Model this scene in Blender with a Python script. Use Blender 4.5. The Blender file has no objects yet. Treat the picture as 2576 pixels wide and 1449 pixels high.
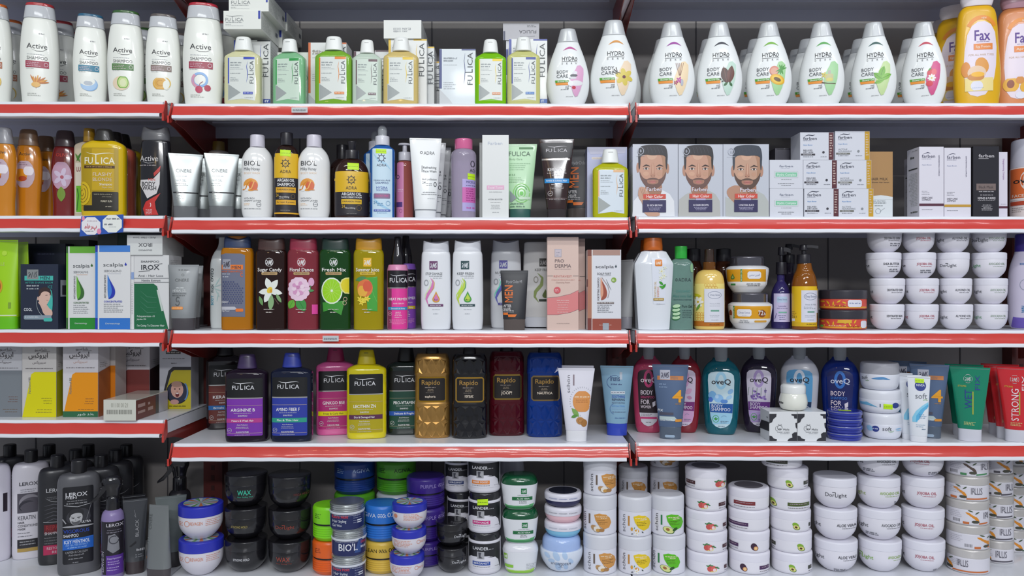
import bpy, bmesh, math, random
from mathutils import Vector
random.seed(7)
SC = bpy.context.scene
COL = SC.collection
PI = math.pi
# ---------------------------------------------------------------- camera, world, light
D, F, EZ = 1.7, 1980.0, 1.45          # camera distance to the shelf fronts, focal length in pixels, eye height
cd = bpy.data.cameras.new('camera'); cam = bpy.data.objects.new('camera', cd); COL.objects.link(cam)
cam.location = (0, -D, EZ); cam.rotation_euler = (PI/2, 0, 0)
cd.sensor_width = 36; cd.lens = 36*F/2576; cd.clip_start = 0.05
SC.camera = cam
SC.view_settings.view_transform = 'Standard'; SC.view_settings.look = 'None'
SC.view_settings.gamma = 1; SC.view_settings.use_curve_mapping = False
SC.view_settings.exposure = -0.32
w = bpy.data.worlds.new('shop'); SC.world = w; w.use_nodes = True
w.node_tree.nodes['Background'].inputs[0].default_value = (0.80, 0.87, 1.0, 1)
w.node_tree.nodes['Background'].inputs[1].default_value = 0.44
def area(name, loc, size, rot, power, col):
    l = bpy.data.lights.new(name, 'AREA'); l.shape = 'RECTANGLE'; l.size, l.size_y = size
    l.energy = power; l.color = col
    o = bpy.data.objects.new(name, l); COL.objects.link(o); o.location = loc; o.rotation_euler = rot
    return o
TL = [(-0.78, -1.6, 3.2, 1.0, .10, (0.97, 1.0, 0.92), 8), (0.55, -1.6, 3.2, 1.1, .10, (0.96, 0.99, 0.99), 8), (1.85, -1.7, 3.2, 1.0, .12, (0.92, 0.93, 1.0), 9),
      (-0.4, -3.0, 3.2, 1.2, .12, (0.95, 0.98, 1.0), 20), (1.3, -3.0, 3.2, 1.2, .12, (0.93, 0.94, 1.0), 22), (0.3, -5.0, 3.2, 1.6, .2, (0.95, 0.97, 1.0), 75)]
for x, y, z, sx, sy, c, p in TL:
    area('ceiling_light', (x, y, z), (sx, sy), (math.atan2(-y, z-1.1), 0, 0), p, c)
for x, z in ((-1.0, 2.2), (-0.55, 2.35)):
    l = bpy.data.lights.new('warm_bulb', 'POINT'); l.energy = 1.1; l.color = (1, .72, .35); l.shadow_soft_size = .03
    o = bpy.data.objects.new('warm_bulb', l); COL.objects.link(o); o.location = (x, -2.2, z)
# ---------------------------------------------------------------- materials
def lin(c):
    c /= 255.0
    return c/12.92 if c <= .04045 else ((c+.055)/1.055)**2.4
MC = {}
def M(hexc, rough=.38, coat=0., metal=0., trans=0., sss=0.):
    if not isinstance(hexc, str): return hexc
    key = (hexc, rough, coat, metal, trans)
    if key in MC: return MC[key]
    m = bpy.data.materials.new('finish_'+hexc); m.use_nodes = True
    b = m.node_tree.nodes['Principled BSDF']
    rgb = [lin(int(hexc[i:i+2], 16)) for i in (0, 2, 4)]
    b.inputs['Base Color'].default_value = (*rgb, 1)
    b.inputs['Roughness'].default_value = rough
    b.inputs['Metallic'].default_value = metal
    b.inputs['Coat Weight'].default_value = coat
    b.inputs['Coat Roughness'].default_value = .06
    b.inputs['Transmission Weight'].default_value = trans
    if trans: b.inputs['IOR'].default_value = 1.2
    m.diffuse_color = (*rgb, 1)
    MC[key] = m
    return m
def gloss(c): return M(c, .16, .5)
def satin(c): return M(c, .33, .15)
def matte(c): return M(c, .55)
def clear(c, t=.6, r=.06): return M(c, r, .6, 0, t)
def metal(c, r=.25): return M(c, r, .2, .9)
# ---------------------------------------------------------------- mesh builder
class MB:
    def __init__(s): s.v, s.f, s.m, s.mats, s.sm = [], [], [], [], []
    def mi(s, mat):
        if mat not in s.mats: s.mats.append(mat)
        return s.mats.index(mat)
    def add(s, vs, fs, mat, smooth=True):
        b = len(s.v); k = s.mi(mat); s.v += vs
        for f in fs: s.f.append([b+i for i in f]); s.m.append(k); s.sm.append(smooth)
    def box(s, x0, x1, y0, y1, z0, z1, mat):
        vs = [(x, y, z) for x in (x0, x1) for y in (y0, y1) for z in (z0, z1)]
        s.add(vs, [(0, 1, 3, 2), (4, 6, 7, 5), (0, 4, 5, 1), (2, 3, 7, 6), (0, 2, 6, 4), (1, 5, 7, 3)], mat, False)
    def prism(s, poly, x0, x1, mat, smooth=False):       # polygon in (y, z) extruded along x
        n = len(poly); vs = [(x0, y, z) for y, z in poly]+[(x1, y, z) for y, z in poly]
        s.add(vs, [list(range(n))[::-1], list(range(n, 2*n))]+[(i, (i+1) % n, n+(i+1) % n, n+i) for i in range(n)], mat, smooth)
    def mesh(s, name, sharp=35, bev=0):
        me = bpy.data.meshes.new(name); me.from_pydata(s.v, [], s.f)
        for m in s.mats: me.materials.append(m)
        me.polygons.foreach_set('material_index', s.m)
        me.polygons.foreach_set('use_smooth', s.sm)
        me.update()
        if bev:
            bm = bmesh.new(); bm.from_mesh(me)
            bmesh.ops.bevel(bm, geom=[e for e in bm.edges if len(e.link_faces) == 2], offset=bev, segments=1, affect='EDGES'); bm.to_mesh(me); bm.free()
        me.set_sharp_from_angle(angle=math.radians(sharp))
        return me
def tag(o, label=None, cat=None, group=None, kind=None):
    for k, v in (('label', label), ('category', cat), ('group', group), ('kind', kind)):
        if v: o[k] = v
    return o
def link(name, me, parent=None):
    o = bpy.data.objects.new(name, me); COL.objects.link(o)
    if parent: o.parent = parent
    return o
# ---------------------------------------------------------------- lettering
CH = "ABCDEFGHIJKLMNOPQRSTUVWXYZabcdefghijklmnopqrstuvwxyz0123456789'&.!-+/,%*|oöé\u00b0"
AR = [0xFE8D, 0xFEF3, 0xFEAE, 0xFEED, 0xFEDB, 0xFEB2, 0xFEB3, 0xFEE3, 0xFE8E, 0xFE8F, 0xFED4, 0xFEE6, 0xFEF4, 0xFEE8, 0xFEE0, 0xFE98, 0xFE91, 0xFEAA, 0xFEAD, 0xFEB7, 0xFEE4, 0xFEC2, 0xFEDF, 0xFEEE, 0xFEB4, 0xFED3, 0xFEEA, 0xFE92, 0xFB57, 0xFB56, 0xFEEB]
GL = {}
def build_glyphs():
    tmp = []
    def mk(txt, off):
        c = bpy.data.curves.new('t', 'FONT'); c.body = txt; c.resolution_u = 2; c.offset = off; c.fill_mode = 'FRONT'
        o = bpy.data.objects.new('t', c); COL.objects.link(o); tmp.append(o); return o
    jobs = []
    for ch in set(CH)|{chr(a) for a in AR}:
        jobs.append((ch, mk(ch, 0), mk(ch, .012), mk(ch+'H', 0)))
    bpy.context.view_layer.update(); dg = bpy.context.evaluated_depsgraph_get()
    def grab(o):
        e = o.evaluated_get(dg); m = e.to_mesh()
        r = ([(v.co.x, v.co.y) for v in m.vertices], [tuple(p.vertices) for p in m.polygons]); e.to_mesh_clear(); return r
    for ch, a, b, c in jobs:
        adv = max(x for x, y in grab(c)[0])-.653
        GL[ch] = (grab(a), grab(b), adv)
    for o in tmp:
        c = o.data; bpy.data.objects.remove(o); bpy.data.curves.remove(c)
build_glyphs()
def layout(txt, bold):
    x, out = 0., []
    for ch in txt:
        if ch == ' ' or ch not in GL: x += .28; continue
        vs, fs = GL[ch][1 if bold and ch != 'M' else 0]
        out.append(([(x+a, b) for a, b in vs], fs)); x += GL[ch][2]
    return out, max(x, .01)
# ---------------------------------------------------------------- picture crops used to measure the photograph (x0, y0, zoom)
V = dict(P=(0, 0, 1), A1=(0, 0, 3.903), A2=(550, 0, 4.527), A3=(1050, 0, 4.293), A4=(1600, 0, 4.529), A5=(2080, 0, 4.528),
 B1=(0, 290, 4.675), B2=(410, 290, 4.675), B3=(900, 290, 4.675), B4=(1250, 290, 4.673), B5=(1580, 290, 4.674), B6=(1920, 290, 4.675), B7=(2200, 290, 4.673),
 C1=(0, 560, 4.528), C2=(520, 570, 4.674), C3=(960, 570, 4.674), C4=(1360, 570, 4.675), C5=(1670, 570, 4.674), C6=(2040, 560, 4.528),
 D1=(0, 850, 4.6), D2=(500, 850, 4.391), D3=(1000, 850, 4.39), D4=(1480, 850, 4.39), D5=(1900, 850, 4.39), D6=(2180, 850, 4.391),
 E1=(0, 1100, 4.152), E2=(420, 1120, 4.405), E3=(770, 1120, 4.405), E4=(1080, 1140, 4.69), E5=(1440, 1140, 4.69), E6=(1700, 1140, 4.689), E7=(2020, 1140, 4.69), E8=(2250, 1140, 4.69))
PY = dict(L0=-74, C0=-74, R0=-74, L1=256, C1=261, R1=260, L2=543, C2=547, R2=545, L3=829, C3=831, R3=831, L4=1056, C4=1115, R4=1113, K=1450)
def zshelf(k): return EZ+(724.5-PY[k])*D/F
def X(px, d=0): return (px-1288)*(D+d)/F
ITEMS = []
class It:
    """one product: shapes are given in the coordinates of a picture crop and turned into metres standing on a shelf"""
    def __init__(s, name, label, cat, v, cx, rb, shelf, d, dp=1., w=100, at=None, k=1., yaw='f', on=None, group=None, kx=None, dz=0):
        s.name, s.label, s.cat, s.group = name, label, cat, group
        x0, y0, f = V[v]; s.v = V[v]; s.cx, s.rb, s.k, s.kx = cx, rb, k, kx or k
        px = x0+cx/f if at is None else at
        s.hd = 0; wpx = w/f*s.kx
        a = math.atan((px-1288)/F)
        s.yaw = -a if yaw == 'f' else math.radians(yaw)
        s.dp = dp
        c = math.cos(a)/math.cos(a+s.yaw); s.px = px
        r = wpx/2*(D+d)/F*c*dp; s.hd = r
        s.sf = (D+d)/F                      # scale at the front face
        s.sw = (D+d+r)/F*c
        s.sp = (D+d+r*.3)/F*c
        s.loc = (X(px, d+r), d+r, (on.top if on else zshelf(shelf))+dz+.0003)
        s.top = s.loc[2]; s.d = d; s.shelf = shelf
        s.parts = []; s.surf = None; s.lay = 0; s.gs = 10.; s.ch = 0
        ITEMS.append(s)
    def lx(s, x): return (x-s.cx)/s.v[2]*s.sw*s.kx
    def lpx(s, x): return (x-s.cx)/s.v[2]*s.sp*s.kx
    def lz(s, y): return (s.rb-y)/s.v[2]*s.sf*s.k
    def part(s, name, label=None, sub=None):
        s.mb = MB(); s.parts.append([name, s.mb, label, sub, 35]); return s
    def body(s, pts, mat, n=2., dp=None, xo=0, r=6, seg=40, name=None, flat=False, yo=0, ncap=None, sides=None, scoop=0):
        """pts: (y, full width[, corner radius[, depth factor]]) from bottom to top"""
        if name: s.part(name)
        mat = M(mat) if isinstance(mat, str) else mat
        dp = s.dp if dp is None else dp
        P = [(p[0], p[1]/2, (p[2] if len(p) > 2 and p[2] is not None else r), (p[3] if len(p) > 3 else dp)) for p in pts]
        P = [(P[0][0], 0, 0, P[0][3])]+P+[(P[-1][0], 0, 0, P[-1][3])]
        out = []
        for i in range(1, len(P)-1):
            y, w_, rr, dd = P[i]; a, b = P[i-1], P[i+1]
            la = math.hypot(a[0]-y, a[1]-w_); lb = math.hypot(b[0]-y, b[1]-w_)
            ca, cb = min(rr, la*.5), min(rr, lb*.5)
            if ca < .4 or cb < .4: out.append((y, w_, dd)); continue
            p0 = (y+(a[0]-y)*ca/la, w_+(a[1]-w_)*ca/la); p2 = (y+(b[0]-y)*cb/lb, w_+(b[1]-w_)*cb/lb)
            ns = 3 if rr < 8 else 6
            for j in range(ns+1):
                t = j/ns; q = 1-t
                out.append((q*q*p0[0]+2*q*t*y+t*t*p2[0], q*q*p0[1]+2*q*t*w_+t*t*p2[1], dd if a[3] == b[3] else dd))
        # depth factor interpolated along the height
        kd = [(p[0], p[3]) for p in P[1:-1]]
        def dep(y):
            for (ya, da), (yb, db) in zip(kd, kd[1:]):
                if (ya-y)*(yb-y) <= 0 and ya != yb: return da+(db-da)*(y-ya)/(yb-ya)
            return kd[0][1] if abs(y-kd[0][0]) < abs(y-kd[-1][0]) else kd[-1][1]
        dx = s.lx(s.cx+xo)
        rings = []
        for y, w_, dd in out:
            W = max(w_/s.v[2]*s.sw*s.kx, 1e-5); dpt = dep(y) if any(len(p) > 3 for p in pts) else dd
            z = s.lz(y)
            if rings and abs(rings[-1][0]-z) < 1e-6 and abs(rings[-1][1]-W) < 1e-6: continue
            rings.append((z, W, max(W*dpt, 4e-4)))
        vs, fs = [], []
        def pt(t, W, Dp):
            c, q = math.cos(t), math.sin(t)
            return (math.copysign(abs(c)**(2/n), c)*W+dx, math.copysign(abs(q)**(2/n), q)*Dp+yo)
        if sides: ang = [2*PI*(i+.5)/sides for i in range(sides)]; seg = sides
        else: ang = [2*PI*i/seg for i in range(seg)]
        for z, W, Dp in rings:
            vs += [(*pt(t, W, Dp), z) for t in ang]
        for i in range(len(rings)-1):
            for j in range(seg):
                a, b = i*seg+j, i*seg+(j+1) % seg
                fs.append((a, b, b+seg, a+seg))
        fs.append(list(range(seg))[::-1]); fs.append([(len(rings)-1)*seg+j for j in range(seg)])
        if scoop:
            zt = rings[-1][0]; zl = rings[0][0]; Wm = rings[-1][1]; sc_ = scoop/s.v[2]*s.sf*s.k
            vs = [(x, y, z-sc_*max(0, 1-((x-dx)/Wm)**2)*((z-zl)/(zt-zl))**2) for x, y, z in vs]
        s.mb.add(vs, fs, mat, not flat)
        s.surf = ('b', rings, n, dx, yo); s.lay = 0
        if not hasattr(s, 'bsurf'): s.bsurf = s.surf
        s.top = max(s.top, s.loc[2]+max(q[0] for q in rings))
        s.last = rings
        return s
    def box(s, x0, x1, y0, y1, depth, mat, name='carton', bev=.0006):
        """a carton; depth in metres; front face at local y=-hd"""
        s.part(name); mat = M(mat) if isinstance(mat, str) else mat
        s.loc = (X(s.px, s.d), s.d+depth/2, s.loc[2]); s.hd = depth/2
        f = s.sf; s.sw = s.sp = f
        s.mb.box(s.lx(x0), s.lx(x1), -depth/2, depth/2, s.lz(y1), s.lz(y0), mat)
        s.surf = ('f', s.lx(x0), s.lx(x1), depth/2, None); s.bx = (s.lx(x0), s.lx(x1), depth)
        s.top = max(s.top, s.loc[2]+s.lz(y0)); s.lay = 0
        return s
    def side(s, which):                 # which: +1 right, -1 left, 0 front, 2 top; horizontal coordinate then runs 0..100 from front to back
        x0, x1, dep = s.bx; s.surf = (('f', x0, x1, dep/2, None) if which == 0 else ('s', which, x0, x1, dep)); return s
    def mp(s, x, y, lay):
        """crop coordinate -> surface point, None when it falls off the surface"""
        e = .00022+.00007*min(lay, 6)+.00003*max(lay-6, 0)
        k = s.surf
        if k[0] == 'f': return (s.lpx(x), -k[3]-e, s.lz(y))
        if k[0] == 's':
            t = -k[4]/2+k[4]*x/100.
            if k[1] == 2: return (s.lpx(y), t, s.top-s.loc[2]+e)
            return ((k[3]+e) if k[1] > 0 else (k[2]-e), t, s.lz(y))
        rings, n, dx, yo = k[1:]
        z = s.lz(y); X_ = s.lpx(x)-dx
        if z <= rings[0][0]: W, Dp = rings[0][1:]
        elif z >= rings[-1][0]: W, Dp = rings[-1][1:]
        else:
            W, Dp = rings[-1][1:]
            for a, b in zip(rings, rings[1:]):
                if a[0] <= z <= b[0] and b[0] > a[0]:
                    t = (z-a[0])/(b[0]-a[0]); W = a[1]+(b[1]-a[1])*t; Dp = a[2]+(b[2]-a[2])*t; break
        if abs(X_) > W*.985: return None
        return (X_+dx, -(Dp+e)*(1-(abs(X_)/(W+e))**n)**(1/n)+yo-e*.3, z)
    def emit(s, vs, fs, mat, lay):
        idx, out, ff = {}, [], []
        for f in fs:
            ok = True
            for i in f:
                if i not in idx:
                    p = s.mp(vs[i][0], vs[i][1], lay)
                    idx[i] = (len(out), p is not None)
                    if p is not None: out.append(p)
                ok &= idx[i][1]
            if ok: ff.append([idx[i][0] for i in f])
        if ff:
            flip = s.surf[0] == 's' and s.surf[1] == -1
            s.mb.add(out, [q[::-1] for q in ff] if flip else ff, mat, False)
    def poly(s, pts, col, lay=None):
        """polygon convex along each horizontal line"""
        mat = M(col) if isinstance(col, str) else col
        lay = s.nl() if lay is None else lay
        for _ in range(s.ch):            # rounded outlines
            pts = [q for a, b in zip(pts, pts[1:]+pts[:1]) for q in ((a[0]*.75+b[0]*.25, a[1]*.75+b[1]*.25), (a[0]*.25+b[0]*.75, a[1]*.25+b[1]*.75))]
        if s.surf[0] != 'b': s.emit(pts, [tuple(range(len(pts)))], mat, lay); return s
        ys = sorted({round(p[1], 2) for p in pts})
        st = 14.
        lev = [ys[0]]
        for a, b in zip(ys, ys[1:]):
            m = max(1, math.ceil((b-a)/st))
            lev += [a+(b-a)*j/m for j in range(1, m+1)]
        n = len(pts)
        def span(y, lo, hi):
            xs = []
            ym = y+(.001 if y == lo else -.001)
            for i in range(n):
                (xa, ya), (xb, yb) = pts[i], pts[(i+1) % n]
                if (ya-ym)*(yb-ym) < 0: xs.append(xa+(xb-xa)*(ym-ya)/(yb-ya))
            return sorted(xs) if len(xs) > 1 else None
        for a, b in zip(lev, lev[1:]):
            if b-a < .01: continue
            A, B = span(a, a, b), span(b, a, b)
            if not A or not B: continue
            if len(A) != len(B): A, B = [A[0], A[-1]], [B[0], B[-1]]
            for q in range(0, len(A)-1, 2):
                al, ar, bl, br = A[q], A[q+1], B[q], B[q+1]
                nx = max(1, math.ceil(max(ar-al, br-bl)/s.gs))
                vs = [(al+(ar-al)*j/nx, a) for j in range(nx+1)]+[(bl+(br-bl)*j/nx, b) for j in range(nx+1)]
                s.emit(vs, [(j, j+nx+1, j+nx+2, j+1) for j in range(nx)], mat, lay)
        return s
    def nl(s): s.lay = min(s.lay+1, 70); return s.lay
    def r(s, x0, y0, x1, y1, col, rad=0, cut=0):
        if rad:
            p = []
            for cx, cy, a0 in ((x1-rad, y0+rad, -90), (x1-rad, y1-rad, 0), (x0+rad, y1-rad, 90), (x0+rad, y0+rad, 180)):
                for j in range(5):
                    a = math.radians(a0+j*22.5); p.append((cx+rad*math.cos(a), cy+rad*math.sin(a)))
        elif cut: p = [(x0+cut, y0), (x1-cut, y0), (x1, y0+cut), (x1, y1-cut), (x1-cut, y1), (x0+cut, y1), (x0, y1-cut), (x0, y0+cut)]
        else: p = [(x0, y0), (x1, y0), (x1, y1), (x0, y1)]
        return s.poly(p, col)
    def e(s, cx, cy, rx, ry, col, rot=0, m=18):
        c, q = math.cos(math.radians(rot)), math.sin(math.radians(rot)); p = []
        for i in range(m):
            a = 2*PI*i/m; x, y = rx*math.cos(a), ry*math.sin(a); p.append((cx+x*c-y*q, cy+x*q+y*c))
        return s.poly(p, col)
    def ln(s, pts, th, col, closed=False, taper=False):
        mat = M(col) if isinstance(col, str) else col
        q = []
        for a, b in zip(pts, pts[1:]+([pts[0]] if closed else [])):
            m = max(1, math.ceil(math.hypot(b[0]-a[0], b[1]-a[1])/12)) if s.surf[0] == 'b' else 1
            q += [(a[0]+(b[0]-a[0])*j/m, a[1]+(b[1]-a[1])*j/m) for j in range(m)]
        if not closed: q.append(pts[-1])
        n = len(q); vs = []
        for i in range(n):
            a = q[(i-1) % n] if closed or i > 0 else q[i]; b = q[(i+1) % n] if closed or i < n-1 else q[i]
            dx, dy = b[0]-a[0], b[1]-a[1]; L = math.hypot(dx, dy) or 1
            t = th/2*(math.sin(PI*(i+.3)/(n-.4)) if taper else 1)
            vs += [(q[i][0]-dy/L*t, q[i][1]+dx/L*t), (q[i][0]+dy/L*t, q[i][1]-dx/L*t)]
        fs = [(2*i, 2*i+1, 2*((i+1) % n)+1, 2*((i+1) % n)) for i in range(n if closed else n-1)]
        s.emit(vs, [f[::-1] for f in fs], mat, s.nl()); return s
    def arc(s, cx, cy, rx, ry, a0, a1, th, col, taper=False, m=14):
        return s.ln([(cx+rx*math.cos(math.radians(a0+(a1-a0)*j/m)), cy+ry*math.sin(math.radians(a0+(a1-a0)*j/m))) for j in range(m+1)], th, col, taper=taper)
    def ring(s, cx, cy, rx, ry, th, col, m=20):
        return s.ln([(cx+rx*math.cos(2*PI*j/m), cy+ry*math.sin(2*PI*j/m)) for j in range(m)], th, col, closed=True)
    def t(s, txt, x0, x1, y0, y1, col, b=1, rot=0, sl=0):
        """lettering: caps span y0..y1, string spans x0..x1; rot 90 reads upwards (then x0..x1 is the cap height, y1..y0 the run), 180 upside down; sl = slope dy/dx"""
        mat = M(col, .45) if isinstance(col, str) else col
        gl, wd = layout(txt, b); lay = s.nl()+3
        h = .682
        for vs, fs in gl:
            if rot == 90: q = [(x1-(x1-x0)*gy/h, y1-(y1-y0)*gx/wd) for gx, gy in vs]
            elif rot == 180: q = [(x1-(x1-x0)*gx/wd, y0+(y1-y0)*gy/h) for gx, gy in vs]
            elif rot == -90: q = [(x0+(x1-x0)*gy/h, y0+(y1-y0)*gx/wd) for gx, gy in vs]
            else: q = [(x0+(x1-x0)*gx/wd, y1-(y1-y0)*gy/h+sl*(x1-x0)*gx/wd) for gx, gy in vs]
            s.emit(q, fs, mat, lay)
        return s
    def mi(s, x0, x1, y, col, h=5, gap=0, rows=1, al='l', seed=0):
        """rows of print too small to read"""
        rnd = random.Random(int(x0*7+y+seed)); mat = M(col, .45) if isinstance(col, str) else col; lay = s.nl()
        gap = gap or h*2.2
        for k in range(rows):
            L = (x1-x0)*(1 if rows == 1 else rnd.uniform(.65, 1)); a = x0 if al == 'l' else (x1-L if al == 'r' else (x0+x1-L)/2)
            e_ = a+L; yy = y+k*gap
            while a < e_-2:
                ww = min(rnd.uniform(1.2, 5)*h*.9, e_-a)
                b = a
                while b < a+ww-1:            # a word: letter-like ticks
                    c = min(b+h*.55, a+ww); up = rnd.choice((0, 0, .25))*h
                    s.emit([(b, yy+up), (c, yy+up), (c, yy+h), (b, yy+h)], [(0, 3, 2, 1)], mat, lay); b = c+h*.22
                a += ww+h*.7
        return s
    def sticker(s, x0, y0, x1, y1, sl=0, own=1, col='c4f01c'):
        s.part('price_sticker', 'neon yellow price sticker'); s.lay = 6
        if own and s.surf[0] == 'b': s.surf = s.bsurf
        s.poly([(x0, y0), (x1, y0+sl), (x1, y1+sl), (x0, y1)], M(col, .5))
        s.mi(x0+6, x1-6, (y0+y1)/2-3+sl/2, '5d6f20', h=7)
        return s
    def finish(s):
        s.objs = []
        if len(s.parts) == 1:
            nm, mb, lb, sub, sh = s.parts[0]
            o = link(s.name, mb.mesh(nm)); root = o
        else:
            root = link(s.name, None); root.empty_display_size = .02
        root.location = s.loc; root.rotation_euler = (0, 0, s.yaw)
        tag(root, s.label, s.cat, s.group); s.root = root; s.objs = [root]
        if len(s.parts) > 1:
            byn = {}
            for nm, mb, lb, sub, sh in s.parts:
                o = link(nm, mb.mesh(nm), byn.get(sub, root)); byn[nm] = o
                if lb: o['label'] = lb
                s.objs.append(o)
        s.done = True
        return s
def cp(src, label, at, d, shelf=None, yaw=None, on=None, group=None, cxpx=None, dz=0):
    """another one of the same product: the thing and each of its parts copied"""
    if not getattr(src, 'done', False): src.finish()
    m = {}
    for o in src.objs:
        c = o.copy(); COL.objects.link(c); m[o.name] = c
    r = m[src.root.name]
    for o in src.objs[1:]: m[o.name].parent = m[o.parent.name]
    class R: pass
    q = R(); q.root = r; q.objs = list(m.values()); q.done = True
    z = on.top if on else zshelf(shelf or src.shelf)
    q.top = z+(src.top-src.loc[2]); q.d = d; q.shelf = shelf or src.shelf
    r.location = (X(at, d+src.hd), d+src.hd, z+dz); q.loc = tuple(r.location)
    a = -math.atan((at-1288)/F)
    r.rotation_euler = (0, 0, a if yaw is None else math.radians(yaw))
    r['label'] = label
    if group: r['group'] = group
    q.hd = src.hd
    return q
# ---------------------------------------------------------------- the shop wall and the shelving
def noisy(name, hexc, rough, scale, amt, bump=0, coat=0.):
    m = M(hexc, rough, coat).copy(); m.name = name; nt = m.node_tree; b = nt.nodes['Principled BSDF']
    n = nt.nodes.new('ShaderNodeTexNoise'); n.inputs['Scale'].default_value = scale; n.inputs['Detail'].default_value = 5
    tc = nt.nodes.new('ShaderNodeTexCoord'); nt.links.new(tc.outputs['Object'], n.inputs['Vector'])
    mr = nt.nodes.new('ShaderNodeMapRange'); mr.inputs[3].default_value = 1-amt; mr.inputs[4].default_value = 1+amt*.4
    nt.links.new(n.outputs[0], mr.inputs[0])
    mx = nt.nodes.new('ShaderNodeVectorMath'); mx.operation = 'SCALE'; mx.inputs[0].default_value = b.inputs['Base Color'].default_value[:3]
    nt.links.new(mr.outputs[0], mx.inputs['Scale']); nt.links.new(mx.outputs[0], b.inputs['Base Color'])
    if bump:
        n2 = nt.nodes.new('ShaderNodeTexNoise'); n2.inputs['Scale'].default_value = 9; n2.inputs['Detail'].default_value = 2
        mp = nt.nodes.new('ShaderNodeMapping'); mp.inputs['Scale'].default_value = (1, 1, 3); nt.links.new(tc.outputs['Object'], mp.inputs[0]); nt.links.new(mp.outputs[0], n2.inputs['Vector'])
        bp = nt.nodes.new('ShaderNodeBump'); bp.inputs['Strength'].default_value = bump; bp.inputs['Distance'].default_value = .02
        nt.links.new(n2.outputs[0], bp.inputs['Height']); nt.links.new(bp.outputs[0], b.inputs['Normal']); nt.links.new(bp.outputs[0], b.inputs['Coat Normal'])
    return m
PANEL = noisy('grey_back_panel', '96918e', .55, 3, .12)
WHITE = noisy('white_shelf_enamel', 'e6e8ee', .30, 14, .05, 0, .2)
UNDER = noisy('shaded_shelf_enamel', 'c4c5d6', .5, 8, .1)  # same shelf metal; the shade underneath is put into this greyer, bluer colour
REDF = noisy('red_price_strip_film', 'd43c32', .30, 20, .06, .05, .7)
BRK = noisy('red_bracket_paint', '8e2a24', .35, 6, .1, 0, .3)
UPR = noisy('dark_red_upright_paint', '5e2320', .45, 6, .15)
HOOK = noisy('red_hook_paint', 'c03a30', .3, 6, .1, 0, .3)
LIPW = M('eef0f6', .28, .3)
def struct(name, mb, bev=0):
    o = link(name, mb.mesh(name, bev=bev)); o['kind'] = 'structure'; return o
m = MB(); m.box(-2.6, 2.6, .285, .33, 0, 2.6, PANEL)
for x in [-2.2+.333*i for i in range(14)]: m.box(x-.0012, x+.0012, .2835, .286, .1, 2.5, M('4a484c', .6))
struct('wall_back', m)
m = MB(); m.box(-3, 3, -6, .33, -.05, 0, noisy('floor_tile', 'b9b8b4', .3, 2, .1)); struct('floor', m)
GX = [X(427), X(1590.5)]; GW = GX[1]-GX[0]; GX = [GX[0]-GW]+GX+[GX[1]+GW]
# posts
for i, gx in enumerate(GX):
    m = MB(); m.box(gx-.023, gx+.023, .245, .284, .02, 2.5, UPR)
    for k in range(95): m.box(gx-.004, gx+.004, .2443, .2455, .1+k*.025, .112+k*.025, M('3a1210', .6))
    o = link('shelf_upright', m.mesh('shelf_upright'))
    tag(o, ['red slotted steel upright at the far end of the left bay', 'red slotted steel upright between the left and middle bays', 'red slotted steel upright between the middle and right bays', 'red slotted steel upright at the far end of the right bay'][i], 'upright', 'steel uprights')
def strip_profile():     # (y, z) section of the front price strip, leaning out at the foot
    return [(-.001, 0), (-.0035, -.0012), (-.005, -.0045), (-.005, -.0066)], [(-.0052, -.0066), (-.0064, -.0115), (-.0080, -.0165), (-.0108, -.022), (-.0150, -.0275)], [(-.0150, -.0275), (-.0175, -.0285), (-.0182, -.0318), (-.0175, -.0352), (-.014, -.0362), (-.001, -.0362), (-.001, -.030)]
words_bay = dict(L='left', C='middle', R='right'); words_row = {0: 'above the top row', 1: 'top', 2: 'second', 3: 'third', 4: 'fourth'}
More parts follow.
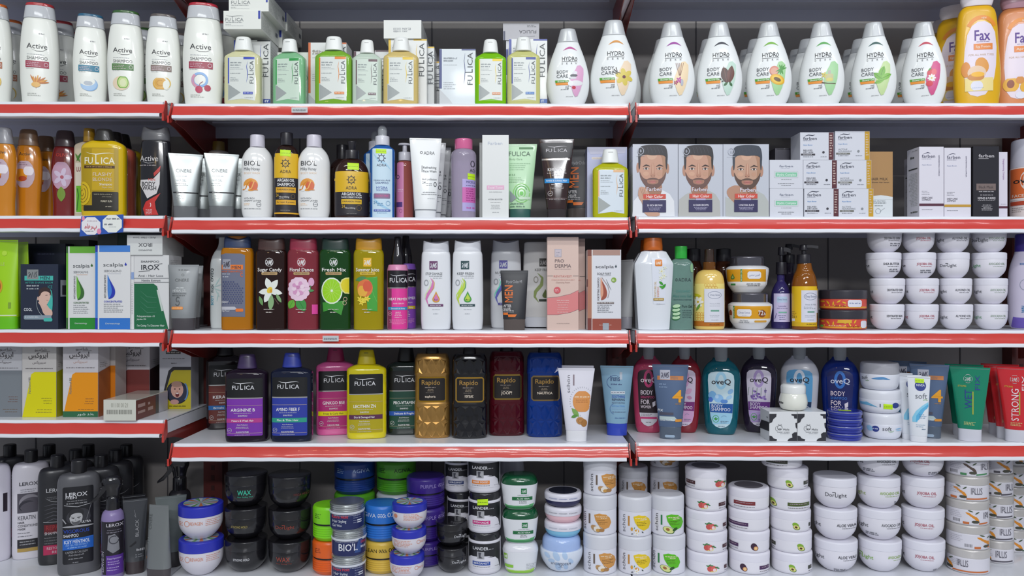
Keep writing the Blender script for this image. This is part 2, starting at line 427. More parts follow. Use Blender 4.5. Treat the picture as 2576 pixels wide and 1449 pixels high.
for bay, (ga, gb) in dict(L=(0, 1), C=(1, 2), R=(2, 3)).items():
    for row in range(5):
        z = zshelf(f'{bay}{row}'); x0, x1 = GX[ga]+.0085, GX[gb]-.0085
        lab = f"{words_bay[bay]} bay shelf with red price strip, {words_row[row]} row of that bay" if row else f"{words_bay[bay]} bay shelf seen from below above the top row"
        root = link('gondola_shelf', None); root.location = ((x0+x1)/2, 0, z); tag(root, lab, 'shelf', 'gondola shelves')
        hx = (x1-x0)/2
        m = MB(); m.box(-hx, hx, -.001, .232, -.0022, 0, WHITE)
        m.prism([(-.001, -.0022), (-.001, -.030), (.001, -.030), (.001, -.0022)], -hx, hx, WHITE)
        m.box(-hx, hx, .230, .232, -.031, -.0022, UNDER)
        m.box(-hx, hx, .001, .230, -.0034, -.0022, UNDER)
        for sx in (-1, 1):
            a = sx*hx; m.box(min(a, a-sx*.0015), max(a, a-sx*.0015), 0, .232, -.030, -.0022, WHITE)
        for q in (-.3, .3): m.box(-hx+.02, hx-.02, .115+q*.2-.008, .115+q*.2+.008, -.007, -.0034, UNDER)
        link('shelf_tray', m.mesh('shelf_tray'), root)
        A, B, C = strip_profile()
        m = MB(); N = 46
        def ribbon(sec, mat, xa, xb):
            vs = []
            for i in range(N+1):
                x = xa+(xb-xa)*i/N
                wob = .0006*math.sin(i*1.7+row*2+ga)+.0004*math.sin(i*.6+row)
                vs += [(x, y+wob*(1 if mat is REDF else .3), zz+wob*.4) for y, zz in sec]
            k = len(sec); m.add(vs, [(i*k+j, i*k+j+1, (i+1)*k+j+1, (i+1)*k+j) for i in range(N) for j in range(k-1)], mat)
        ribbon(A, LIPW, -hx+.004, hx-.004); ribbon(B, REDF, -hx+.001, hx-.001); ribbon(C, LIPW, -hx+.003, hx-.006)
        o = link('price_strip', m.mesh('price_strip', 50), root); o['label'] = 'glossy red price strip with white edges'
        for sx in (-1, 1):
            m = MB()
            poly = [(.004, -.004), (.004, -.040), (.05, -.046), (.15, -.072), (.238, -.082), (.238, -.0040)]
            xa = sx*hx-sx*.004; m.prism(poly, min(xa, xa+sx*.0018), max(xa, xa+sx*.0018), BRK)
            hook = [(-.006, .0008), (-.021, -.034), (-.019, -.045), (-.008, -.042), (.003, -.030), (.002, -.003), (-.001, .0008)]
            xa = sx*hx+sx*.0008; m.prism(hook, min(xa, xa+sx*.002), max(xa, xa+sx*.002), HOOK)
            m.box(min(xa, xa+sx*.0042), max(xa, xa+sx*.0042), -.0215, -.018, -.045, -.030, HOOK)
            link('bracket', m.mesh('bracket'), root)
# bottom deck
for bay, (ga, gb) in dict(L=(0, 1), C=(1, 2), R=(2, 3)).items():
    m = MB(); z = zshelf('K'); m.box(GX[ga]+.002, GX[gb]-.002, -.13, .245, z-.03, z, WHITE)
    m.box(GX[ga]+.002, GX[gb]-.002, -.13, .245, .0, z-.031, WHITE)
    o = link('base_deck', m.mesh('base_deck', bev=0)); tag(o, f'white base deck of the {words_bay[bay]} bay under the lowest row of products', 'shelf', 'base decks')
def card(name, label, x0, y0, x1, y1, row, txt=True):
    z = None
    s = (D-.012)/F; c = ((x0+x1)/2-1288)*s; zz = EZ+(724.5-(y0+y1)/2)*s
    m = MB(); w_, h_ = (x1-x0)/2*s, (y1-y0)/2*s
    m.box(-w_, w_, -.0006, .0006, -h_, h_, M('c9cdd0', .4))
    rnd = random.Random(int(x0))
    for r_ in (-.35, .05):
        a = -w_*.85
        while a < w_*.8:
            b = a+rnd.uniform(.001, .004); m.box(a, min(b, w_*.85), -.0009, -.0006, h_*r_-.0006, h_*r_+.0008, M('6d7276', .5)); a = b+.0008
    o = link(name, m.mesh(name)); o.location = (c, -.0225 if y0 < 400 else -.0195, zz); o.rotation_euler = (.38, 0, 0) if False else (0, 0, 0)
    tag(o, label, 'price tag')
card('price_tag', 'small grey price tag on the red strip under the green shampoo bottles', 737, 273, 777, 286, 1)
card('price_tag', 'small grey price tag on the red strip under the lime body wash', 814, 844, 854, 858, 3)
# blue and white promotional card under the yellow shampoo
it = It('promotional_card', 'blue promotional card with two white octagons hanging on the left red price strip', 'sign', 'B1', 1200, 1425, 'L2', -.022, dp=.02, w=510, yaw=2)
it.part('card'); it.loc = (it.loc[0], -.0225, EZ+(724.5-594.8)*it.sf)
it.surf = ('f', 0, 0, 0, None); it.lay = 0
s_ = it.sf/4.675
P4 = [(960, 1190), (1455, 1165), (1450, 1375), (940, 1425)]
q = [(it.lpx(x), it.lz(y)) for x, y in P4]
it.mb.add([(x, 0, z) for x, z in q]+[(x, .0012, z) for x, z in q], [(0, 3, 2, 1), (4, 5, 6, 7), (0, 1, 5, 4), (1, 2, 6, 5), (2, 3, 7, 6), (3, 0, 4, 7)], M('2f57b0', .4), False)
def octo(cx, cy, rx, ry): return [(cx+rx*math.cos(math.radians(22.5+45*i)), cy+ry*math.sin(math.radians(22.5+45*i))) for i in range(8)]
it.poly(octo(1075, 1302, 120, 112), 'ece9ec'); it.poly(octo(1325, 1275, 122, 112), 'eceee8')
it.e(985, 1215, 18, 26, 'e58fb0').e(1170, 1365, 26, 34, 'e58fb0')
it.t('\uFEE1\uFE8E\uFEEB\uFEAE\uFB56'.replace('\uFEE1', '\uFEE3'), 1000, 1145, 1278, 1330, 'c8384a')
it.mi(1030, 1150, 1240, '9a8090', 8).mi(1010, 1110, 1360, '707684', 8).mi(1260, 1410, 1210, '4c5060', 16).mi(1235, 1330, 1275, '4c5060', 18).mi(1285, 1370, 1310, '9aa0a8', 6)
# ---------------------------------------------------------------- pictures used on labels
def flower(s, cx, cy, r, col, mid, n=5, w=.42, rot=0):
    for i in range(n):
        a = math.radians(rot+360/n*i); s.e(cx+r*.55*math.cos(a), cy+r*.55*math.sin(a), r*.5, r*w*.6, col, math.degrees(a), 12)
    return s.e(cx, cy, r*.2, r*.2, mid, 0, 10)
def leaf(s, cx, cy, L, w, rot, col, vein=None):
    c, q = math.cos(math.radians(rot)), math.sin(math.radians(rot)); p = []
    for i in range(13):
        t = -1+i/6; p.append((t*L, -w*(1-t*t)))
    for i in range(1, 12):
        t = 1-i/6; p.append((t*L, w*(1-t*t)))
    s.poly([(cx+x*c-y*q, cy+x*q+y*c) for x, y in p], col)
    if vein: s.ln([(cx-L*c, cy-L*q), (cx+L*c, cy+L*q)], w*.12, vein)
    return s
def logo(s, x0, x1, y0, y1, col, sw=None, b=0):
    """six-letter word mark whose L rises into a long curved stroke; y0..y1 is the height of the small letters"""
    W, h = x1-x0, y1-y0
    s.t('FU', x0, x0+W*.31, y0, y1, col, b); s.t('L', x0+W*.36, x0+W*.50, y0-h*.45, y1, col, b); s.t('ICA', x0+W*.55, x1, y0, y1, col, b)
    y = y0-h*.62
    return s.ln([(x0+W*.05, y-h*.25), (x0+W*.2, y), (x0+W*.4, y+h*.12), (x0+W*.65, y-h*.06), (x0+W*.85, y-h*.12), (x0+W, y+h*.02)], h*.16, sw or col, taper=True)
def vlogo(s, x0, x1, y0, y1, col, sw='5a6a80', swx=40):
    s.t('FU', x0+(x1-x0)*.1, x1, y1-(y1-y0)*.32, y1, col, 0, 90); s.t('L', x0-(x1-x0)*.3, x1, y1-(y1-y0)*.50, y1-(y1-y0)*.37, col, 0, 90); s.t('ICA', x0+(x1-x0)*.1, x1, y0, y1-(y1-y0)*.53, col, 0, 90)
    x = x0-swx*.6
    return s.ln([(x+4, y0+(y1-y0)*.02), (x-6, y0+(y1-y0)*.25), (x+5, y0+(y1-y0)*.55), (x-2, y0+(y1-y0)*.8), (x-9, y0+(y1-y0)*.95)], 7, sw, taper=True)
def mmark(s, x0, y0, x1, y1, bg, fg):
    s.r(x0, y0, x1, y1, bg)
    w_, h = x1-x0, y1-y0
    f = lambda a, b: (x0+w_*a, y0+h*b)
    s.ln([f(.12, .4), f(.2, .28), f(.3, .4), f(.24, .72), f(.14, .8), f(.18, .58), f(.32, .5)], h*.06, fg)
    s.ln([f(.38, .85), f(.5, .25), f(.56, .75), f(.72, .22), f(.68, .82), f(.86, .7), f(.78, .35), f(.9, .2)], h*.07, fg); return s
def seal(s, cx, cy, r, col, bg=None):
    if bg: s.e(cx, cy, r, r, bg)
    return s.ring(cx, cy, r*.85, r*.85, r*.14, col).ln([(cx-r*.5, cy+r*.2), (cx+r*.5, cy-r*.2)], r*.2, col)
def carton(label, v, x0, x1, y0, rb, shelf, d, depth, col, on=None, yaw=0, mat=None, group=None, at=None, k=1, name='product_carton', cat='box', dz=0, kx=None):
    it = It(name, label, cat, v, (x0+x1)/2, rb, shelf, d, w=x1-x0, on=on, yaw=yaw, group=group, at=at, k=k, dz=dz, kx=kx)
    return it.box(x0, x1, y0, rb, depth, mat or M(col, .36, .15))
# ---------------------------------------------------------------- bottle, tube and jar families
def shampoo_oval(label, at, shelf, d, k, rim, band, pic, yaw, word='7a7a7a'):
    s = It('shampoo_bottle', label, 'bottle', 'A1', 390, 1005, shelf, d, dp=.55, w=395, at=at, k=k, yaw=yaw, group='white oval shampoo bottles')
    s.body([(1005, 345, 14), (800, 385, 60), (520, 397, 60), (300, 368, 60), (165, 325, 30), (118, 150, 10)], satin('eceee6'), n=2.4, name='bottle')
    s.t('Active', 272, 480, 420, 470, '2e3034', 0).ln([(320, 478), (370, 495), (430, 492), (480, 470)], 5, '2e3034', taper=True)
    s.mi(392, 450, 315, '8a8c90', 12).mi(275, 450, 525, 'a8aab0', 6).t('SHAMPOO', 274, 482, 548, 580, word, 0)
    s.r(262, 592, 493, 658, band).mi(272, 420, 605, 'd8c0c8', 8, rows=3, gap=17).ring(465, 625, 18, 18, 4, 'e0d4d8').mi(268, 345, 665, '9a9ca0', 5)
    pic(s, 380, 790); s.mi(278, 410, 908, '9a9c94', 7, rows=2, gap=18)
    s.body([(160, 322, 4), (60, 296, 10), (38, 288, 4)], M('cfd2d6', .3, .3, 0, .1), n=2.4, dp=.58, name='cap', r=3)
    s.body([(38, 290, 4), (8, 278, 12)], gloss(rim), n=2.4, dp=.6, name='cap_disc')
    return s
def p_oats(s, x, y):
    for i in range(9): leaf(s, x-40+i*12, y-8+(i % 3)*10, 62, 9, -120+i*14, 'e0a040' if i % 2 else 'c87830')
    s.e(x-15, y+35, 45, 25, 'e8b868')
def p_water(s, x, y): s.e(x, y+20, 95, 65, 'a8c8e8').e(x-20, y-22, 88, 52, 'eceee6').e(x-10, y+0, 50, 26, 'b4bcc4').arc(x, y+10, 92, 72, -60, 120, 12, '88b4e0', True)
def p_cucumber(s, x, y): s.e(x-20, y+10, 90, 75, 'e8d4b8').e(x, y, 62, 72, '6ea83a').e(x, y, 52, 60, 'c8dc90').e(x, y+4, 34, 40, 'dce4b4')
def p_honey(s, x, y): s.e(x-15, y+6, 80, 72, 'dca844').arc(x-10, y, 40, 30, 0, 300, 8, 'c48a28').arc(x-20, y, 60, 55, 40, 260, 7, 'e8c070').e(x+55, y+20, 38, 52, 'eceee2').arc(x+30, y, 70, 66, -80, 60, 12, 'e4be50', True)
def p_cherry(s, x, y): s.ring(x-10, y-25, 68, 62, 22, '8cb4e4').arc(x-14, y-20, 68, 66, 110, 230, 26, 'd89ab0').e(x-20, y+68, 36, 34, 'c04060').e(x+62, y+52, 32, 30, 'b43450').ln([(x-20, y+40), (x-10, y+10), (x+20, y-10)], 5, '9a5060')
def p_none(s, x, y): pass
def clear_shampoo(label, at, shelf, d, liquid, accent, kx=1., k=1., yaw=0, bar=None, lab='dfe4de', v='A2', cap='f0f2ee', tr=.5, text='8c9498'):
    s = It('shampoo_bottle', label, 'bottle', 'A2', 1317, 1185, shelf, d, dp=.42, w=415, at=at, k=k, kx=kx, yaw=yaw, group='rectangular clear shampoo bottles with white caps')
    s.body([(1185, 405, 18), (1150, 418, 10), (620, 418, 30), (568, 250, 20), (555, 180, 4)], clear(liquid, tr), n=4.2, name='bottle')
    s.part('label', 'white label with grey arrow and a rising word mark')
    s.poly([(1165, 655), (1180, 640), (1475, 640), (1475, 1140), (1330, 1120), (1165, 1140)], lab)
    s.r(1165, 652, 1180, 945, accent).r(1345, 640, 1470, 668, accent).poly([(1168, 950), (1312, 1048), (1168, 1136)], 'a2a8a6')
    vlogo(s, 1412, 1460, 685, 950, '50585c', accent)
    s.mi(1195, 1345, 700, text, 13, rows=2, gap=28).mi(1195, 1300, 760, 'b0b6b8', 6).mi(1195, 1340, 778, 'b0b6b8', 5).mi(1195, 1310, 825, 'a4aaac', 7).mi(1195, 1290, 875, 'a4aaac', 7, rows=3, gap=18).mi(1360, 1455, 1105, 'a0a6a8', 6)
    if bar: s.r(1342, 1042, 1452, 1068, bar).mi(1350, 1445, 1050, 'e8e8e8', 9)
    s.body([(556, 206, 6), (545, 206, 6), (420, 172, 16), (395, 150, 12)], satin(cap), n=2.3, dp=.8, name='cap', r=4)
    s.r(1285, 432, 1345, 440, 'b8bab8', 0)
    return s
def drop(s, cx, cy, r, col):
    c0, s.ch = s.ch, 2
    s.poly([(cx, cy-r*1.9), (cx, cy-r*1.95), (cx+r*.45, cy-r*.9), (cx+r*.9, cy-r*.2), (cx+r, cy+r*.3), (cx+r*.7, cy+r*.8), (cx, cy+r), (cx-r*.7, cy+r*.8), (cx-r, cy+r*.3), (cx-r*.9, cy-r*.2), (cx-r*.45, cy-r*.9)], col); s.ch = c0; return s
def shower_gel(label, at, shelf, d, arc_, splash, pic, k=1., yaw='f', flav='8a8c90'):
    s = It('shower_gel_bottle', label, 'bottle', 'A4', 405, 1190, shelf, d, dp=.55, w=535, at=at, k=k, yaw=yaw, group='white teardrop shower gel bottles')
    s.body([(1190, 350, 30), (1130, 440, 80), (1010, 520, 90), (850, 540, 120), (700, 490, 120), (550, 400, 100), (450, 322, 60), (378, 270, 10)], satin('eef1f0'), n=2.2, name='bottle', seg=48)
    a = [(343+i*17.7, 500-52*math.sin(PI*i/10)) for i in range(11)]; b = [(343+i*17.7, 501-26*math.sin(PI*i/10)) for i in range(9, 0, -1)]
    s.poly([(x, y+.01*i) for i, (x, y) in enumerate(a+b)], arc_)
    s.t('HYDR', 328, 492, 580, 632, '2a2c30', 0); s.ln([(500, 632), (492, 612), (508, 585), (520, 612), (512, 632), (500, 632)], 7, '2a2c30').ln([(328, 645), (525, 648)], 4, '4a4c50')
    for i, c in enumerate('DERM'): s.t(c, 328+i*57, 346+i*57, 657, 680, '5a5c60', 0)
    s.t('BODY', 264, 410, 757, 796, '54585c', 0).t('CARE', 262, 410, 810, 850, '54585c', 0)
    s.poly([(245, 880), (420, 885), (420, 912), (250, 910)], '5ca63a').poly([(250, 911), (420, 913), (420, 944), (258, 940)], 'f0983a').t('Shower Gel', 275, 412, 888, 908, 'eef4e8')
    s.mi(375, 418, 957, flav, 14).mi(375, 418, 980, '4a4c50', 7).mi(318, 418, 993, '4a4c50', 8).mi(382, 470, 1080, '6a6c70', 6)
    s.poly([(520, 700), (560, 690), (598, 730), (600, 800), (590, 900), (560, 1000), (525, 1075), (495, 1085), (470, 1040), (445, 960), (432, 900), (470, 800), (505, 740)], splash)
    s.poly([(560, 720), (585, 760), (580, 880), (545, 1000), (520, 1040), (548, 900), (565, 800)], splash[:4]+'%02x' % max(int(splash[4:], 16)-34, 0), 3)
    pic(s, 500, 880)
    s.body([(380, 268, 5), (372, 266, 5), (235, 200, 14), (205, 178, 10)], M('cdd0d2', .3, .3, .15, .12), n=2.1, dp=.62, name='cap', r=4)
    return s
def g_sticks(s, x, y):
    for i in range(5): s.ln([(x+i*4-8, y-20), (x-45+i*22, y-170)], 5, '8a5a48')
    flower(s, x-5, y+30, 38, 'b8449a', 'e8c0d8'); flower(s, x-45, y+60, 26, 'a83060', 'e8d0a0'); s.e(x+25, y+60, 16, 40, 'b8bcc8')
def g_cocoa(s, x, y): leaf(s, x-22, y-25, 105, 50, 78, '4e3028', '7a5040'); leaf(s, x+38, y-35, 105, 42, 98, '6a3c30', '4a2a22'); leaf(s, x-20, y+78, 30, 14, -40, '3c6a40'); leaf(s, x+40, y+80, 30, 14, 60, '3c6a40'); s.e(x-80, y+15, 14, 9, '3a2a24', 30).e(x-55, y+45, 12, 9, '3a2a24')
def g_papaya(s, x, y): s.e(x-30, y-80, 55, 55, 'd88a78').e(x-30, y-75, 42, 40, 'e0a890'); [leaf(s, x+50, y-90, 70, 12, r, '4a9a40') for r in (-110, -80, -50, -20)]; s.e(x+5, y+25, 88, 58, 'e8b020', 25).e(x+5, y+25, 70, 42, 'f0c83c', 25).e(x+5, y+25, 44, 22, '6a5020', 25)
def g_oil(s, x, y): s.r(x-18, y-80, x+14, y-40, 'b8b4a8').r(x-48, y-40, x+44, y+50, 'c8c490', 16).e(x, y+25, 38, 22, 'd8d070'); flower(s, x-60, y-30, 36, 'd8c860', '8a9a40'); s.ln([(x-90, y+55), (x-20, y+70), (x+70, y+75)], 10, '5a4a30')
def g_leaves(s, x, y): leaf(s, x+5, y-60, 75, 36, -70, '7ab848', '4a8030'); leaf(s, x+48, y-5, 70, 34, -25, '8ac458', '4a8030'); leaf(s, x-40, y-15, 66, 30, 40, '7ab848', '4a8030'); leaf(s, x-25, y+45, 60, 24, -15, '8ac458', '4a8030')
def g_straw(s, x, y): s.e(x-10, y-50, 42, 44, 'd84a58').e(x+28, y-60, 30, 36, 'e87078'); flower(s, x+0, y+10, 48, 'f2f0e8', 'e0c040', 8); s.e(x-25, y+70, 40, 34, 'd83a4c'); leaf(s, x-20, y-95, 26, 10, -40, '5a9a48')
def g_stones(s, x, y): s.e(x-5, y-90, 28, 22, 'e4e4e8').e(x-20, y-55, 45, 18, '54565c').e(x-35, y-25, 50, 16, 'd8d8dc').e(x+10, y+40, 80, 34, 'e8e8ea').e(x-60, y+45, 34, 34, 'f0f0f0').e(x-20, y+95, 24, 20, 'c02840')
def g_vanilla(s, x, y): flower(s, x+20, y, 95, 'dcc858', '6a3038', 6, .5, 20); s.ln([(x-95, y-90), (x-60, y-55), (x-20, y-40)], 9, '3a3430').ln([(x-100, y-60), (x-50, y-30)], 8, '4a4038').ln([(x-70, y-110), (x-55, y-60)], 8, '4a4038')
def tube(name, label, v, cx, rb, shelf, d, wb, wt, ycap, ytop, col, capcol, at=None, k=1, yaw='f', capw=None, depb=.55, group=None, mt=None, mc=None, n=2.3, fold=18, kx=None, dz=0):
    """squeeze tube standing on its cap: oval at the cap, pinched flat into a crimped seam at the top"""
    s = It(name, label, 'tube', v, cx, rb, shelf, d, dp=depb, w=wb, at=at, k=k, yaw=yaw, group=group, kx=kx, dz=dz)
    cw = capw or wb*.97
    s.body([(rb, cw*.97, 4), (ycap, cw, 3)], mc or satin(capcol), n=n, name='cap', r=4)
    h = ytop-ycap
    P = [(ycap, wb, 3, depb)]
    for i in range(1, 8):
        t = i/8; P.append((ycap+h*t, wb+(wt-wb)*t, 0, depb*(1-t**1.25)*wb/(wb+(wt-wb)*t)+.012))
    P += [(ytop+fold, wt, 0, .016), (ytop, wt, 2, .014)]
    s.body(P, mt or satin(col), n=n, name='tube', r=0)
    s.ln([(cx-wt*.48, ytop+fold), (cx+wt*.48, ytop+fold)], 2.5, M('8a8c90', .5), )
    return s
def bowl_jar(label, v, cx, rb, shelf, d, W, ytop, col, lidcol, at=None, k=1, on=None, group=None, lidh=.24, foot=.5, lidlabel=None, dome=0, name='cream_jar', yaw='f', dz=0, fin=satin):
    """jar with a rounded bowl body and a straight lid"""
    s = It(name, label, 'jar', v, cx, rb, shelf, d, w=W, at=at, k=k, on=on, group=group, yaw=yaw, dz=dz)
    H = rb-ytop; yl = ytop+H*lidh
    s.body([(rb, W*foot, 8), (rb-H*.03, W*(foot+.1), 12), (rb-H*.19, W*(foot+.38), H*.16), (rb-H*.40, W*.975, H*.16), (yl, W*.985, 3)], fin(col), name='jar', seg=48)
    s.bodysurf = s.surf
    s.body([(yl, W, 4), (ytop+8, W, 8), (ytop, W*(.93 if not dome else .6), 8)], fin(lidcol), name='lid', seg=48)
    s.lids = s.surf
    s.use = 1
    return s
def on_jar(s, i=0):
    """print on the jar again after the lid was made"""
    s.surf = s.bodysurf; s.lay = 0; s.mb = [p for p in s.parts if p[0] == 'jar'][0][1]; return s
def pumphead(s, cx, y0, y1, w_, col, stem=.3, spout=70, sx=1, collar=.45):
    """pump on a bottle neck from y1 up to y0: collar, stem and nozzle head"""
    h = y1-y0; yc = y1-h*collar
    s.body([(y1, w_, 3), (yc, w_*.96, 5)], satin(col), n=2, dp=1, xo=cx-s.cx, name='collar', r=3)
    s.part('pump')
    s.body([(yc, w_*stem, 1), (y0+h*.28, w_*stem, 1)], satin(col), dp=1, xo=cx-s.cx, r=1, seg=20)
    s.body([(y0+h*.30, w_*.62, 3), (y0, w_*.55, 6)], satin(col), dp=1, xo=cx-s.cx, r=3, seg=24)
    xa, xb = s.lx(cx), s.lx(cx+sx*spout); za, zb = s.lz(y0+h*.17), s.lz(y0+h*.02); t = abs(s.lx(s.cx+w_*.16))
    v = []
    for x, zl, zh, tt in ((xa, za, zb, t*1.3), ((xa+xb)/2, za, zb, t), (xb, za-(zb-za)*.35, zb-(zb-za)*.4, t*.7)):
        v += [(x, -tt, zl), (x, tt, zl), (x, tt, zh), (x, -tt, zh)]
    s.mb.add(v, [(0, 1, 2, 3), (8, 11, 10, 9)]+[(a+i, a+(i+1) % 4, a+4+(i+1) % 4, a+4+i) for a in (0, 4) for i in range(4)], satin(col), False)
    return s
# ================================================================ top row
a1 = shampoo_oval('white oval shampoo bottle with red cap disc and oat ears, second from the left edge', 101, 'L1', .012, 1, 'b5363c', 'a03048', p_oats, 22)
a0 = shampoo_oval('white oval shampoo bottle with orange cap disc cut by the left picture edge', -17, 'L1', .010, 1, 'd06a2a', 'b07050', p_honey, 25)
cp(a0, 'white oval shampoo bottle with orange cap disc standing behind the leftmost bottle', 22, .115, yaw=25)
a2 = shampoo_oval('white oval shampoo bottle with teal band and blue water splash', 228, 'L1', .008, .885, '2e6484', '2c7c98', p_water, 24)
a3 = shampoo_oval('white oval shampoo bottle with green band and cucumber slice', 317, 'L1', .008, .92, '3c6434', '4a7c3c', p_cucumber, 14)
a4 = shampoo_oval('white oval shampoo bottle with taupe band and golden honey comb', 411, 'L1', .008, .885, '5e5654', '85736a', p_honey, 17)
a5 = shampoo_oval('white oval shampoo bottle with red cap disc and blue swirl with two cherries', 512, 'C1', .010, 1.02, 'b83040', 'a03048', p_cherry, 14)
cp(a1, 'white oval shampoo bottle with red cap disc behind the oat shampoo', 150, .125, yaw=20)
cp(a1, 'white oval shampoo bottle barely showing behind the second one, deepest at the left', 176, .205, yaw=20)
cp(a3, 'white oval shampoo bottle half hidden between the green and the taupe banded ones', 360, .12, yaw=16)
cp(a4, 'white oval shampoo bottle in the dark behind the taupe banded one', 446, .12, shelf='C1', yaw=16)
cp(a5, 'white oval shampoo bottle with red cap disc just behind the cherry one', 553, .125, yaw=14)
# clear bottles and their cartons
def fcarton(label, x0, x1, y0, rb, shelf, d, depth, edge, top=None, v='A2', words_=1, dim='e4e6e4', swc=None, logo_x=None, tag_=None, ly=None, **kw):
    s = carton(label, v, x0, x1, y0, rb, shelf, d, depth, dim, **kw)
    if edge: s.r(x0, y0+2, x0+26, rb-180, edge)
    if top: s.r(x1-150, y0+1, x1, y0+16, top)
    if words_:
        a, b = ly or (y0+45, y0+430)
        lx0 = logo_x or x1-85
        vlogo(s, lx0, lx0+62, a, b, '4e5458', swc or edge or '5a6068')
    if tag_: s.r(x1-80, rb-110, x1, rb-65, tag_).t('ff', x1-70, x1-20, rb-100, rb-75, 'e8ecf4')
    s.poly([(x0+4, rb-170), (x0+110, rb-60), (x0+150, rb-4), (x0+4, rb-4)], 'c4c8ca')
    s.mi(x0+45, x0+180, y0+90, '9aa0a4', 14, rows=2, gap=30).mi(x0+45, x0+190, y0+170, 'b0b4b8', 6).mi(x0+45, x0+180, y0+360, 'b0b4b8', 7, rows=4, gap=22)
    return s
bx1 = fcarton('white shampoo carton with blue edges standing behind the blue label bottle', 175, 590, 400, 1185, 'C1', .05, .06, '3c50b0', '30343c', tag_='3850a8')
bx1.side(1).mi(6, 92, 470, 'a0a4a0', 5, rows=20, gap=30)
b1 = clear_shampoo('clear shampoo bottle with pale liquid and blue barred label under the lying cartons', 613, 'C1', .008, 'dedcae', '3c50b8', .99, .995, 0, '3c50b8', tr=.08)
for (x, d, y, l) in ((609, .0, 73, 'lying white carton with a blue end tab, lower front one of the left pile'), (609, .132, 73, 'lying white carton at the rear of the lower layer of the left pile')):
    s = carton(l, 'A2', 62, 490, 118, 325, 'C1', d, .128, 'e9ebe4', at=x+(0 if d == 0 else 42*0), k=1)
    s.loc = (X(609.5, 0)+(0 if d == 0 else .004), s.loc[1], EZ+(724.5-73)*D/F)
    s.top = s.loc[2]+s.lz(118)
    s.logo = logo(s, 80, 290, 200, 236, '8a8e90'); s.mi(88, 275, 245, '9a9ea0', 8).mi(85, 150, 268, 'b0b4b4', 6).mi(85, 290, 285, 'c0c4c4', 5).r(458, 118, 482, 208, '3a48a8')
    s.side(1).mi(5, 60, 170, 'a8aca8', 4, rows=12, gap=12, seed=3).r(80, 190, 92, 235, '70747c')
    low = s if d == 0 else low
for (d, l) in ((.004, 'lying white carton on top of the left pile, cut by the top picture edge'), (.134, 'lying white carton at the rear on top of the left pile')):
    s = carton(l, 'A2', 105, 558, -98, 110, 'C1', d, .126, 'e9ebe4')
    s.loc = (X(623, 0)+.001, s.loc[1], low.top+.0003); s.top = s.loc[2]+s.lz(-98)
    logo(s, 128, 350, -10, 26, '8a8e90'); s.mi(135, 330, 36, '9a9ea0', 8).mi(130, 190, 60, 'b0b4b4', 6).mi(130, 340, 78, 'c0c4c4', 5).r(528, -98, 548, 6, '3a48a8')
    s.side(1).mi(5, 60, -40, 'a8aca8', 4, rows=12, gap=12, seed=3).r(80, -20, 92, 25, '70747c')
fcarton('pale green shampoo carton behind the light green bottle', 670, 1020, 530, 1185, 'C1', .06, .06, None, None, words_=0, dim='dfe6dc').ln([(1000, 650), (985, 740), (1010, 820), (985, 930)], 7, '3c8a48', taper=True)
b2 = clear_shampoo('clear shampoo bottle with light green liquid and green barred label', 729, 'C1', .010, '98d8a4', '2c9a48', .86, .965, -6, None, 'cfe2d0', tr=.3)
bx2 = fcarton('white and orange shampoo carton behind the lime green bottle', 1022, 1455, 430, 1185, 'C1', .05, .06, 'd8703c', 'd8703c', logo_x=1385); bx2.t('Fulica', 1070, 1195, 515, 560, 'a89880', 0)
b3 = clear_shampoo('clear shampoo bottle with olive green liquid and orange barred label', 840.5, 'C1', .008, '8cc43c', 'e8862c', 1, 1, 0, 'e8862c', tr=.25)
fcarton('narrow white carton with plum edge left of the colourless bottle', 1540, 1775, 490, 1185, 'C1', .085, .055, '5a3a48', '5a3a48', logo_x=1870)
fcarton('white shampoo carton with plum edge behind the colourless bottle', 1780, 1935, 495, 1185, 'C1', .07, .05, None, '5a3a48', logo_x=1860, ly=(640, 960))
b4 = clear_shampoo('clear shampoo bottle with colourless liquid and plum barred label', 924, 'C1', .010, 'd4e4d4', '5c3a44', .80, .95, 3, '5c3a44', 'cfdccf', tr=.2)
yb = fcarton('white shampoo carton with yellow edges behind the amber bottle', 1935, 2370, 398, 1185, 'C1', .045, .055, 'e8c030', 'e8c030', logo_x=2280)
fcarton('white shampoo carton with yellow top, right one behind the amber bottle', 2300, 2455, 448, 1185, 'C1', .075, .055, None, 'e8c030', logo_x=2378, ly=(500, 880))
s = carton('lying white carton with printed batch lines on the yellow edged cartons', 'A2', 1880, 2308, 208, 415, 'C1', .040, .14, 'e3e5e0', on=yb)
s.t('011011 MAY 23', 1990, 2190, 295, 318, '90949a', 1).t('022011 MAY', 1990, 2150, 325, 342, '90949a', 1); s.side(1).mi(5, 95, 290, 'b0b4b0', 4, rows=6, gap=18)
b5 = clear_shampoo('clear shampoo bottle with amber liquid and yellow barred label', 1009.5, 'C1', .010, 'dcc47c', 'ecca34', .96, .99, 0, None, tr=.1)
fcarton('white shampoo carton beside the dandruff carton, nearly edge on', 185, 235, 525, 1128, 'C1', .136, .055, None, 'e0b030', v='A3', logo_x=188, ly=(560, 850))
s = fcarton('pale white dandruff shampoo carton with navy edge standing alone', 238, 628, 520, 1128, 'C1', .015, .055, '3c4880', '3c4880', v='A3', logo_x=535, ly=(560, 915), dim='d5dde0')
s.t('Anti Dandruff', 285, 430, 612, 630, '98a0a8', 0).t('Shampoo', 285, 378, 640, 656, '98a0a8', 0)
def b_at(label, x, liquid, acc, bar, kx=.9, k=.94, tr=.5, **q): return clear_shampoo(label, x, 'C1', .008, liquid, acc, kx, k, 0, bar, tr=tr, **q)
b6 = b_at('clear shampoo bottle with bright green liquid and yellow barred label', 1234, '84d010', 'f0d020', 'e08a4c', .86, .955, .2)
